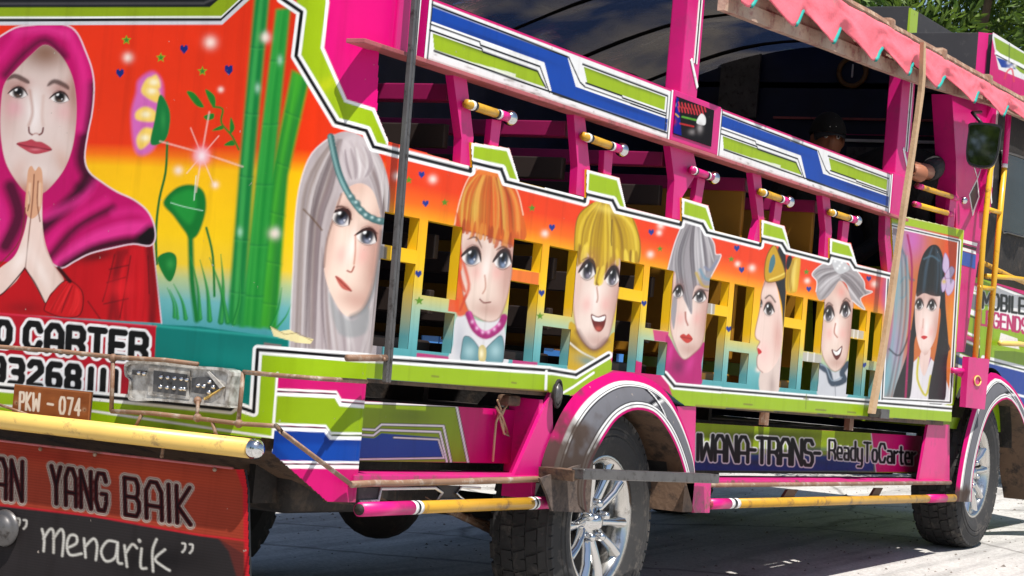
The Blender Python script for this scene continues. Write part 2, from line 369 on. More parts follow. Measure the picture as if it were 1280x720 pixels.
GLYPH = {
 'O': (1, [O_()]), '0': (.85, [O_()]), 'C': (1, [[(1, .25), (.8, 0), (.25, 0), (0, .25), (0, .75), (.25, 1), (.8, 1), (1, .75)]]),
 'A': (1, [[(0, 1), (0, .25), (.3, 0), (.7, 0), (1, .25), (1, 1)], [(0, .65), (1, .65)]]), 'R': (1, [[(0, 1), (0, 0), (.8, 0), (1, .15), (1, .4), (.8, .55), (0, .55)], [(.7, .55), (1, .75), (1, 1)]]),
 'T': (1, [[(0, 0), (1, 0)], [(.5, 0), (.5, 1)]]), 'E': (.9, [[(1, 0), (0, 0), (0, 1), (1, 1)], [(0, .5), (.85, .5)]]),
 '9': (.85, [[(1, .4), (.8, .55), (.2, .55), (0, .4), (0, .2), (.2, 0), (.8, 0), (1, .2), (1, .8), (.8, 1), (.1, 1)]]),
 '3': (.85, [[(0, 0), (.8, 0), (1, .2), (1, .35), (.8, .5), (.3, .5)], [(.8, .5), (1, .65), (1, .8), (.8, 1), (0, 1)]]),
 '2': (.85, [[(0, .15), (.2, 0), (.8, 0), (1, .2), (1, .35), (0, .85), (0, 1), (1, 1)]]),
 '6': (.85, [[(.95, 0), (.25, 0), (0, .2), (0, .8), (.2, 1), (.8, 1), (1, .8), (1, .6), (.8, .45), (0, .45)]]),
 '8': (.85, [[(.2, 0), (.8, 0), (1, .15), (1, .35), (.8, .48), (.2, .48), (0, .35), (0, .15), (.2, 0)], [(.2, .48), (0, .65), (0, .85), (.2, 1), (.8, 1), (1, .85), (1, .65), (.8, .48)]]),
 'I': (.04, [[(0, 0), (0, 1)]]), '1': (.04, [[(0, 0), (0, 1)]]), '-': (.5, [[(0, .5), (1, .5)]]), '7': (.8, [[(0, 0), (1, 0), (.4, 1)]]), '4': (.85, [[(.75, 1), (.75, 0), (0, .7), (1, .7)]]),
 'P': (.85, [[(0, 1), (0, 0), (.8, 0), (1, .15), (1, .4), (.8, .55), (0, .55)]]), 'K': (.9, [[(0, 0), (0, 1)], [(.95, 0), (.05, .55), (.95, 1)]]),
 'W': (1.3, [[(0, 0), (.12, 1), (.5, .35), (.88, 1), (1, 0)]]), 'N': (1, [[(0, 1), (0, 0), (1, 1), (1, 0)]]), 'Y': (.9, [[(0, 0), (.5, .5), (1, 0)], [(.5, .5), (.5, 1)]]),
 'G': (1, [[(1, .2), (.8, 0), (.25, 0), (0, .25), (0, .75), (.25, 1), (.8, 1), (1, .8), (1, .55), (.55, .55)]]), 'B': (.9, [[(0, 0), (0, 1), (.8, 1), (1, .85), (1, .62), (.8, .5), (0, .5)], [(.8, .5), (.95, .38), (.95, .15), (.8, 0), (0, 0)]]),
 'S': (.9, [[(1, .15), (.8, 0), (.2, 0), (0, .15), (0, .35), (.2, .48), (.8, .52), (1, .65), (1, .85), (.8, 1), (.2, 1), (0, .85)]]),
 'M': (1.2, [[(0, 1), (.05, 0), (.5, .65), (.95, 0), (1, 1)]]), 'L': (.75, [[(0, 0), (0, 1), (1, 1)]]), 'D': (.95, [[(0, 0), (0, 1), (.7, 1), (1, .75), (1, .25), (.7, 0), (0, 0)]]),
 'F': (.8, [[(1, 0), (0, 0), (0, 1)], [(0, .5), (.8, .5)]]), 'Z': (.85, [[(0, 0), (1, 0), (0, 1), (1, 1)]]),
 'e': (.75, [[(0, .68), (1, .68), (1, .5), (.75, .36), (.25, .36), (0, .52), (0, .82), (.25, 1), (1, 1)]]), 'a': (.75, [[(.1, .36), (.8, .36), (1, .5), (1, 1), (.25, 1), (0, .86), (.2, .66), (1, .66)]]),
 'd': (.75, [[(1, 0), (1, 1), (.25, 1), (0, .85), (0, .52), (.25, .36), (1, .36)]]), 'y': (.75, [[(0, .36), (0, .8), (.25, 1), (1, 1)], [(1, .36), (1, 1.2), (.8, 1.32), (.1, 1.32)]]),
 'o': (.75, [[(.25, .36), (.75, .36), (1, .5), (1, .85), (.75, 1), (.25, 1), (0, .85), (0, .5), (.25, .36)]]), 'r': (.55, [[(0, 1), (0, .36), (.5, .45), (1, .36)]]), 't': (.55, [[(.4, .1), (.4, .85), (.6, 1), (1, 1)], [(0, .38), (1, .38)]]),
 'n': (.8, [[(0, .36), (0, 1)], [(0, .5), (.5, .33), (1, .5), (1, 1)]]), 'i': (.04, [[(0, .38), (0, 1)], [(0, .12), (0, .14)]]), 'k': (.7, [[(0, 0), (0, 1)], [(.9, .4), (.05, .7), (1, 1)]]),
 'm': (1.3, [[(0, 1), (.05, .15), (.3, .1), (.42, 1)], [(.42, .5), (.6, .1), (.85, .1), (1, 1)]]), '"': (.5, [[(.2, 0), (.3, .12), (0, .3)], [(.8, 0), (.9, .12), (.6, .3)]]),
}
def skin_mesh(name, G, keep, canvas_fn, mat, parent, flip=False):
    """G: (nu,nv,3) points; keep: (nu-1,nv-1) mask of cells; canvas_fn(points)->linear RGB per point"""
    nu, nv = G.shape[:2]
    idx = np.arange(nu * nv).reshape(nu, nv)
    q = np.stack([idx[:-1, :-1], idx[1:, :-1], idx[1:, 1:], idx[:-1, 1:]], -1)[keep]
    if flip: q = q[:, ::-1]
    used, inv = np.unique(q.ravel(), return_inverse=True)
    P = G.reshape(-1, 3)[used]; q = inv.reshape(-1, 4)
    col = np.minimum(np.clip(canvas_fn(P), 0, 1) ** 1.14 * ALB * 1.02, 0.86)
    me = bpy.data.meshes.new(name)
    me.vertices.add(len(P)); me.vertices.foreach_set('co', P.astype(np.float32).ravel())
    me.loops.add(q.size); me.loops.foreach_set('vertex_index', q.astype(np.int32).ravel())
    me.polygons.add(len(q)); me.polygons.foreach_set('loop_start', np.arange(0, q.size, 4, dtype=np.int32))
    me.polygons.foreach_set('loop_total', np.full(len(q), 4, np.int32)) if hasattr(me.polygons[0], 'loop_total') and False else None
    me.update(calc_edges=True); me.validate()
    a = me.color_attributes.new('paint', 'FLOAT_COLOR', 'POINT')
    a.data.foreach_set('color', np.concatenate([col, np.ones((len(col), 1))], 1).astype(np.float32).ravel())
    return obj(name, me, mat, parent, True)
def ZM(ox, oy, s): return lambda *p: [(ox + a / s, oy + b / s) for a, b in p]

# ------------------------------------------------------------------ the airbrushed pictures (coordinates in photo pixels, painted onto the panels)
def ramp(z, stops):
    zs = [s[0] for s in stops]; cs = np.array([lin(s[1]) for s in stops])
    return np.stack([np.interp(z, zs, cs[:, j]) for j in range(3)], 1).astype(np.float32)
SUNSET = [(0.66, (70, 160, 168)), (0.76, (120, 185, 188)), (0.83, (175, 200, 170)), (0.89, (236, 205, 70)), (0.97, (252, 204, 18)), (1.07, (250, 180, 14)), (1.115, (244, 120, 20)), (1.17, (236, 74, 20)), (1.7, (234, 64, 18))]
WH = (250, 250, 250)
def spark(c, pts):
    for x, y, r in pts: c.glow(x, y, r, r, (255, 235, 225), .9)
def shade_face(c, M, x, y, rx, ry, ang=0):
    """airbrushed modelling of a pale face: warm rim, rosy cheeks, shaded jaw"""
    c.glow(x + rx * .1, y + ry * 1.0, rx * .9, ry * .22, (176, 120, 108), .5, ang, M); c.glow(x + rx * 1.0, y + ry * .3, rx * .3, ry * .8, (160, 104, 94), .5, ang, M)
    c.glow(x + rx * .85, y + ry * .1, rx * .45, ry, (200, 150, 138), .55, ang, M)
    c.glow(x - rx * .95, y + ry * .1, rx * .35, ry, (214, 170, 158), .5, ang, M)
    c.glow(x, y - ry * .95, rx, ry * .32, (206, 160, 146), .55, ang, M)
    c.glow(x - rx * .45, y + ry * .25, rx * .3, ry * .2, (236, 170, 165), .5, ang, M)
    c.glow(x + rx * .45, y + ry * .25, rx * .3, ry * .2, (236, 170, 165), .5, ang, M)
    c.glow(x, y + ry * .1, rx * .22, ry * .35, (252, 244, 240), .6, ang, M)
def fringe(c, pts, n, L, cols, w=4.5, lean=-.12):
    """pointed locks hanging from a line, uneven in length"""
    P = np.asarray(pts, float); t = np.linspace(0, 1, len(P))
    for i in range(n):
        f = (i + random.uniform(.1, .9)) / n; x, y = np.interp(f, t, P[:, 0]), np.interp(f, t, P[:, 1]); l = L * random.uniform(.45, 1.2); d = random.uniform(-.15, .15)
        c.line([(x - lean * 10, y - 12), (x + (lean + d) * l * .5 + random.uniform(-1, 1), y + l * .45), (x + (lean + d) * l * 1.3, y + l)], random.choice(cols), w * random.uniform(.6, 1.2), 1.0, .85, True, None, 'both')
def art_rear(c):
    a, b = ZM(0, 0, 3), ZM(0, 220, 3)
    # distant meadow, teal block
    c.fill([(190, 405), (250, 408), (360, 424), (360, 520), (188, 520)], (0, 128, 120), 1.2, 1, False)
    c.line([(193, 407), (360, 423)], (60, 175, 165), 3, 1.4, .8, False); c.glow(300, 450, 60, 20, (20, 150, 140), .5)
    # bamboo
    def stalk(L, R, col, hi, dk):
        P = L + R[::-1]; M = c.mask(P, 3.5, False); c.fill(P, col, 3.5, 1, False)
        c.strands(L, R, 9, [hi, col, dk], 4, .45, 2.0, M, None)
        for f in (.16, .36, .55, .74, .9):
            A = np.array(L[0]) * (1 - f) + np.array(L[-1]) * f; B = np.array(R[0]) * (1 - f) + np.array(R[-1]) * f
            c.line([A, (A + B) / 2 + (0, 1.5), B], dk, 2.2, 1.6, .4, True, M); c.line([A + (0, 3), B + (0, 3)], hi, 1.6, 1.4, .3, False, M)
    stalk([(365, 88), (335, 240), (316, 408)], [(387, 98), (360, 220), (346, 412)], (58, 165, 50), (110, 205, 70), (16, 112, 62))
    stalk([(345, 12), (322, 200), (300, 408)], [(363, 10), (344, 200), (326, 410)], (34, 150, 62), (90, 200, 90), (10, 104, 66))
    stalk([(319, -8), (300, 200), (284, 405)], [(337, -8), (318, 200), (304, 408)], (30, 146, 70), (95, 200, 105), (8, 100, 64))
    for x, y in ((332, 45), (322, 110), (350, 75), (300, 290), (345, 290)): c.glow(x, y, 4, 7, (205, 245, 225), .55)
    # leaves, grass
    for P in ([(232, 190), (222, 260), (206, 300), (204, 340)],): pass
    c.line([(209, 178), (207, 215), (199, 250), (195, 290), (196, 330)], (20, 120, 50), 3, .8)
    c.line([(238, 290), (240, 350), (246, 400)], (24, 130, 60), 7, 2); c.line([(258, 285), (266, 320), (268, 370)], (24, 130, 60), 3, .8)
    c.fill(b((612, 100), (660, 45), (720, 32), (765, 60), (772, 130), (745, 215), (715, 235), (690, 205), (650, 150)), (18, 128, 52), 2.2)
    c.fill(b((640, 95), (690, 55), (730, 60), (735, 130), (705, 180)), (45, 165, 70), 4, .7)
    c.fill(b((590, 310), (630, 285), (660, 300), (660, 350), (640, 395), (615, 375)), (20, 130, 58), 1); c.glow(213, 330, 6, 8, (70, 175, 90), .6)
    c.line(b((640, 100), (690, 115), (760, 130)), (190, 230, 205), 1.2, .6, .8); c.line(b((735, 0), (728, 90)), (230, 245, 235), 1.2, .6, .8)
    for x0, y0, x1, y1, w in ((250, 398, 238, 320, 6), (262, 400, 250, 325, 7), (276, 402, 276, 318, 8), (284, 402, 262, 322, 7), (232, 398, 217, 355, 6), (222, 398, 212, 362, 4), (218, 396, 209, 360, 5), (292, 404, 300, 350, 6), (338, 410, 352, 360, 4), (344, 412, 364, 380, 3)):
        c.line([(x0, y0), ((x0 + x1) / 2 + 3, (y0 + y1) / 2), (x1, y1)], (26, 135, 62), w, 1, .9, True, None, 'end')
        c.line([(x0 + 1, y0), ((x0 + x1) / 2 + 4, (y0 + y1) / 2), (x1, y1)], (80, 185, 90), w * .35, 1, .6, True, None, 'end')
    # twig
    c.line(a((895, 560), (870, 510), (830, 460), (835, 410), (800, 400)), (40, 130, 40), 2.4, .8)
    for L in (((700, 345), (730, 350), (765, 400), (735, 395)), ((770, 335), (805, 360), (805, 405), (785, 380)), ((765, 435), (800, 425), (800, 445), (775, 450)), ((830, 470), (795, 490), (835, 485)), ((865, 440), (880, 480), (862, 500)), ((840, 545), (870, 525), (880, 545))): c.fill(a(*L), (38, 135, 48), .8)
    # flower
    c.fill(a((520, 300), (570, 268), (605, 300), (612, 370), (590, 530), (545, 580), (505, 560), (492, 430), (510, 350)), (214, 120, 200), 4, .9)
    for L in (((530, 345), (560, 290), (598, 345), (590, 385)), ((510, 420), (545, 400), (585, 420), (580, 455), (515, 450)), ((512, 520), (540, 480), (580, 490), (560, 535), (525, 560)), ((545, 315), (585, 280), (600, 330))):
        c.fill(a(*L), (250, 215, 110), 2.5, 1); c.glow(*a((np.mean([q[0] for q in L]), np.mean([q[1] for q in L])))[0], 7, 5, (255, 250, 225), .8)
    c.fill(a((600, 355), (635, 410), (635, 480), (615, 530), (565, 540), (580, 450)), (24, 130, 66), 1.2); c.glow(204, 150, 4, 14, (70, 170, 90), .5)
    # sparkles, stars, hearts
    c.line(a((600, 530), (760, 575), (910, 625)), (250, 215, 205), 1.6, 1.2, .8); c.line(a((785, 420), (755, 590), (735, 720)), (250, 215, 205), 1.4, 1.2, .8)
    for P in (((715, 480), (800, 690)), ((700, 650), (820, 510))): c.line(a(*P), (255, 225, 215), 1, .9, .8, False)
    c.glow(252, 195, 13, 15, (245, 130, 150), .8, 0, None, 3); c.glow(252, 195, 6, 7, (255, 250, 250), 1); c.glow(252, 195, 11, 12, (250, 210, 220), .5, 0, None, 6)
    spark(c, [(160, 72, 7), (263, 53, 9), (223, 213, 6), (269, 231, 5), (332, 47, 7), (343, 292, 8), (276, 112, 4)])
    for x, y in ((158, 50), (201, 72), (253, 89)): c.star(x, y, 6.5, (150, 175, 40)); c.star(x, y, 4, (70, 140, 60))
    for x, y in ((150, 91), (230, 61), (286, 86), (286, 88)): c.heart(x, y, 6.5, (25, 50, 130))
    # ---- woman in a magenta headscarf, hands pressed together
    dress = [(-150, 400), (-130, 300), (-90, 270), (190, 285), (193, 320), (199, 370), (202, 404), (100, 398), (0, 392)]
    c.fill(dress, (196, 14, 30), .8, 1, False); MD = c.mask(dress, .8, False)
    c.line([(190, 285), (194, 330), (202, 404)], (230, 215, 225), 1.6, .7, .9)
    c.strands(b((430, 290), (400, 400), (390, 540)), b((580, 270), (600, 420), (600, 560)), 11, [(120, 6, 22), (228, 30, 44), (90, 5, 18)], 5, .6, 2.2, MD, None)
    for P in (((430, 295), (400, 420), (385, 470)), ((490, 300), (470, 420), (450, 530)), ((555, 300), (560, 440)), ((390, 480), (480, 460)), ((400, 400), (470, 380)), ((410, 350), (480, 335)), ((330, 470), (375, 535))): c.line(b(*P), (95, 5, 18), 1.6, .9, .75, True, MD)
    c.glow(150, 360, 22, 14, (232, 40, 50), .6, 0, MD); c.glow(120, 320, 30, 8, (70, 2, 14), .7, -12, MD); c.glow(30, 385, 30, 10, (140, 8, 24), .6, 0, MD)
    hij = a((-330, 720), (-210, 500), (-120, 330), (-80, 220), (-20, 150), (55, 105), (120, 94), (185, 90), (250, 95), (290, 125), (320, 190), (345, 260), (353, 330), (346, 420), (330, 500), (318, 590), (335, 645), (385, 685), (440, 720)) \
        + b((500, 88), (550, 128), (577, 180), (582, 235), (560, 262), (500, 255), (430, 268), (340, 290), (280, 320), (232, 345), (190, 325), (100, 330), (0, 320), (-160, 330), (-330, 300))
    c.fill(hij, (196, 10, 112), .8); MH = c.mask(hij)
    for P, col, w, al in ((((345, 330), (330, 480), (310, 590), (330, 650)), (110, 4, 66), 26, .75), (((250, 120), (300, 220), (318, 340), (300, 480)), (236, 54, 150), 18, .55), (((60, 120), (170, 108), (250, 130)), (238, 70, 160), 14, .5), (((20, 280), (90, 200), (170, 150), (240, 210)), (120, 6, 72), 12, .7),
                          (((0, 220), (60, 140)), (225, 40, 140), 14, .5)):
        c.line(a(*P), tuple(int(v * (.7 if sum(col) < 260 else 1)) for v in col), w / 1.4, 5, min(1, al * 1.25), True, MH)
    for P, col, w, al in ((((150, 200), (260, 100), (330, 30)), (106, 4, 66), 14, .8), (((170, 150), (300, 90), (350, 20)), (238, 60, 158), 10, .5), (((220, 330), (330, 250), (460, 200), (560, 195)), (240, 70, 165), 15, .6), (((190, 300), (290, 190), (420, 120)), (118, 4, 70), 8, .7), (((170, 270), (250, 180), (400, 90)), (225, 40, 140), 8, .6),
                          (((240, 340), (350, 275), (480, 245), (560, 250)), (96, 4, 52), 10, .8), (((540, 240), (575, 210)), (36, 2, 20), 18, .9), (((300, 40), (345, 0)), (80, 2, 50), 12, .6), (((40, 40), (70, 150), (20, 260)), (116, 5, 70), 14, .75), (((-30, 60), (10, 160), (-30, 260)), (228, 50, 150), 12, .5), (((430, 140), (520, 130), (570, 170)), (228, 50, 146), 9, .5)):
        c.line(b(*P), tuple(int(v * (.65 if sum(col) < 260 else 1)) for v in col), w * 1.15, 4.5, min(1, al * 1.2), True, MH)
    c.line(hij[4:30], (236, 214, 224), 1.8, .7, .95)
    face = a((170, 168), (118, 205), (60, 262), (15, 320), (2, 420), (4, 520), (22, 610), (62, 680), (105, 725), (150, 728), (190, 700), (240, 635), (272, 550), (286, 440), (282, 340), (262, 265), (225, 205))
    c.fill(face, (226, 208, 202), 1); MF = c.mask(face)
    c.glow(57, 66, 38, 26, (140, 100, 78), .9, 0, MF); c.glow(28, 104, 20, 9, (196, 140, 130), .5, 0, MF); c.glow(76, 108, 18, 9, (190, 134, 124), .5, 0, MF); c.glow(24, 214, 12, 20, (214, 168, 152), .4, 30, MF); c.glow(80, 205, 12, 26, (206, 156, 136), .5, -25, MF); c.glow(10, 120, 14, 60, (196, 156, 148), .7, 0, MF); c.glow(93, 120, 12, 60, (176, 128, 112), .8, 0, MF)
    c.glow(18, 135, 14, 14, (226, 170, 178), .7, 0, MF); c.glow(80, 140, 14, 14, (226, 176, 176), .6, 0, MF); c.glow(40, 238, 36, 16, (186, 118, 84), .75, 0, MF); c.glow(42, 140, 10, 34, (246, 238, 236), .8, 0, MF); c.glow(45, 215, 16, 12, (240, 226, 220), .7, 0, MF)
    c.line(a((20, 300), (55, 285), (95, 302), (110, 312)), (70, 45, 40), 6, 1.2, .8, True, MF, 'both'); c.line(a((178, 322), (205, 305), (245, 322), (258, 335)), (70, 45, 40), 6, 1.4, .8, True, MF, 'both')
    c.eye(23, 116, 20, 15, (74, 48, 34), 8, MF); c.eye(75, 122, 20, 15, (74, 48, 34), 8, MF)
    c.line(a((112, 340), (122, 420), (108, 470)), (186, 140, 125), 3, 2, .7, True, MF); c.line(a((163, 360), (158, 430), (162, 470)), (206, 170, 158), 3, 2, .5, True, MF)
    c.line(a((108, 478), (110, 497), (120, 505)), (110, 45, 45), 2.2, .7, .9, True, MF); c.line(a((162, 480), (158, 498), (148, 505)), (110, 45, 45), 2.2, .7, .9, True, MF); c.line(a((122, 505), (135, 500), (148, 505)), (170, 110, 100), 1.5, .8, .7, True, MF)
    c.fill(a((62, 538), (100, 528), (118, 522), (135, 530), (160, 534), (195, 560), (160, 574), (125, 577), (90, 560)), (190, 78, 92), .9); c.line(a((64, 540), (100, 548), (130, 552), (193, 562)), (120, 30, 50), 1.4, .6, .85); c.glow(44, 187, 8, 2, (226, 140, 150), .7)
    # arms and hands
    arm = b((108, 20), (112, 90), (100, 170), (85, 230), (55, 300), (0, 345), (-60, 400), (-60, 470), (0, 445), (60, 395), (92, 345), (110, 370), (145, 430), (170, 475), (190, 440), (240, 395), (200, 330), (172, 260), (160, 190), (158, 100), (157, 20))
    c.fill(arm, (236, 212, 202), .8); MA = c.mask(arm)
    fing = a((105, 640), (118, 622), (132, 640), (145, 625), (158, 645)) + b((160, 60), (150, 130), (120, 160), (95, 130), (100, 40))
    c.fill(fing, (222, 172, 140), .8); MG = c.mask(fing)
    for P in (((128, -5), (122, 90), (105, 250), (95, 345)), ((108, 60), (112, 90), (104, 130)), ((143, 20), (140, 100), (150, 170)), ((95, 120), (75, 240), (0, 330))): c.line(b(*P), (120, 66, 44), 1.5, .7, .85)
    for P in (((112, 30), (108, 100)), ((150, 30), (148, 110))): c.line(b(*P), (245, 215, 190), 3, 1.5, .6, True, MG)
    c.glow(25, 325, 10, 24, (252, 240, 234), .7, 30, MA); c.glow(52, 340, 8, 30, (252, 240, 234), .6, -25, MA); c.line(b((165, 200), (180, 280), (240, 390)), (190, 130, 115), 3, 2, .7, True, MA)
    c.line(b((92, 345), (130, 400), (168, 475)), (60, 10, 20), 1.6, .7); c.line(b((92, 348), (40, 410), (0, 448), (-60, 475)), (60, 10, 20), 1.6, .7)
    cuff = b((168, 490), (195, 440), (245, 392), (290, 410), (312, 450), (300, 520), (240, 530), (175, 510))
    c.fill(cuff, (206, 24, 34), .8); c.strands(b((250, 395), (210, 450), (180, 505)), b((300, 430), (305, 480), (290, 525)), 13, [(120, 8, 20), (232, 50, 54)], 2, .7, .8, c.mask(cuff)); c.line(cuff, (80, 4, 14), 1.4, .6, .8, True, None, None, True)
    c.line(b((220, 345), (245, 375), (262, 395)), (20, 2, 8), 5, 1, .9)
    # ---- lettering
    c.fill([(-400, 345), (0, 391), (195, 408), (190, 520), (-400, 470)], (186, 18, 46), .8, 1, False); c.line([(-300, 357), (0, 392), (195, 408)], (226, 60, 90), 2, .8, .8, False)
    c.glow(150, 470, 40, 25, (140, 10, 40), .6)
    ly = [(15, (244, 244, 246)), (8.6, (14, 10, 12))]
    c.text('CARTER', (33, 404), (17.6, 1.75), (-1.4, 31), ly, .52); c.text('O', (-3, 402.5), (15.5, 1.6), (-1.4, 27), ly)
    c.text('93268', (-9, 447.5), (16, 1.7), (-1.4, 29), ly, .62); c.text('III', (114, 461.5), (16, 1.7), (-1.4, 28), [(14, (244, 244, 246)), (8, (14, 10, 12))], .92)
def art_corner(c):
    W = ZM(340, 150, 2.4)
    hair = W((185, 45), (120, 100), (85, 190), (70, 300), (65, 420), (58, 560), (52, 690), (40, 730), (310, 735), (315, 560), (335, 400), (350, 280), (352, 200), (330, 120), (296, 70), (240, 36))
    c.fill(hair, (188, 178, 180), 1.2); MH = c.mask(hair)
    c.line(hair[0:8], (236, 230, 230), 1.6, 1, .8)
    cols = [(110, 96, 100), (226, 220, 220), (140, 124, 128), (205, 196, 198), (160, 146, 140)]
    c.strands(W((180, 60), (100, 180), (80, 360), (62, 700)), W((215, 60), (190, 200), (150, 330), (135, 690)), 27, cols, 3, .65, 1.2, MH)
    c.strands(W((215, 60), (260, 120), (300, 180), (320, 270)), W((295, 75), (335, 160), (345, 250), (345, 320)), 15, cols, 2.8, .6, 1.2, MH)
    c.strands(W((150, 380), (145, 540), (150, 700)), W((200, 520), (230, 600), (250, 700)), 13, cols, 3, .6, 1.2, MH)
    c.strands(W((310, 480), (290, 600), (260, 700)), W((325, 420), (312, 560), (300, 700)), 10, cols, 2.6, .6, 1.2, MH)
    c.fill(W((215, 60), (260, 45), (300, 90), (300, 150), (265, 185), (215, 180), (200, 110)), (206, 196, 198), 4, .7, True, MH)
    c.strands(W((205, 90), (215, 140), (230, 180)), W((290, 80), (300, 130), (285, 170)), 10, [(150, 138, 142), (232, 228, 228)], 2, .6, 1, MH)
    face = W((208, 222), (184, 285), (162, 370), (156, 440), (170, 505), (205, 572), (238, 590), (275, 568), (302, 510), (320, 420), (330, 335), (325, 285), (302, 212), (258, 190))
    c.fill(face, (238, 216, 202), 1); MF = c.mask(face)
    shade_face(c, MF, 440, 300, 30, 75, 12); c.glow(472, 345, 10, 45, (196, 150, 138), .5, 10, MF)
    c.line(face[6:11], (110, 120, 125), 5, 2.5, .7); c.line(W((208, 222), (190, 280), (165, 360), (156, 440)), (120, 96, 92), 2.4, 1.3, .75)
    neck = W((170, 520), (205, 580), (245, 600), (290, 560), (280, 640), (200, 640)); c.fill(neck, (150, 158, 160), 3, .6)
    c.eye(427, 272, 22, 24, (120, 126, 150), 38, MF); c.eye(459, 296, 23, 22, (120, 126, 150), 22, MF)
    c.line(W((190, 262), (215, 262), (240, 300)), (80, 46, 40), 3, .9, .8, True, MF, 'both'); c.line(W((272, 330), (295, 328), (318, 342)), (80, 46, 40), 3, .9, .8, True, MF, 'both')
    c.line(W((250, 345), (250, 390), (246, 432)), (190, 120, 96), 2, 1, .75, True, MF); c.line(W((246, 440), (238, 456), (226, 452)), (160, 76, 60), 2, .8, .9, True, MF)
    c.fill(W((190, 468), (210, 478), (240, 512), (215, 508), (200, 492)), (196, 108, 96), 1); c.line(W((192, 470), (212, 490), (238, 514)), (130, 44, 44), 1.3, .6, .9)
    band = W((176, 50), (188, 110), (205, 170), (235, 230), (270, 275), (310, 300), (345, 305))
    c.line(band, (72, 112, 114), 8.5, .8); c.line([(x - 1.2, y - .6) for x, y in band], (150, 190, 190), 3.2, 1.4, .8)
    for q in W((238, 232), (255, 250), (268, 272), (284, 288), (304, 296), (325, 303)): c.glow(q[0], q[1], 5.5, 5, (84, 122, 124), 1, 30, None, 5); c.glow(q[0] - 1.5, q[1] - 1.5, 2.4, 2.2, (196, 220, 220), .9)
    c.line(W((95, 268), (125, 300), (150, 330)), (110, 84, 60), 2, .8, .8)
    # flaked paint at the foot of the panel
    c.fill([(338, 408), (350, 414), (362, 412), (376, 420), (392, 424), (388, 430), (370, 428), (356, 424), (342, 420)], (238, 226, 176), .6, 1, False); c.line([(340, 409), (356, 418), (372, 416), (390, 426)], (150, 130, 90), 1, .5, .8, False)
    c.fill([(330, 428), (352, 431), (350, 437), (329, 436)], (150, 120, 122), .8, .8, False)
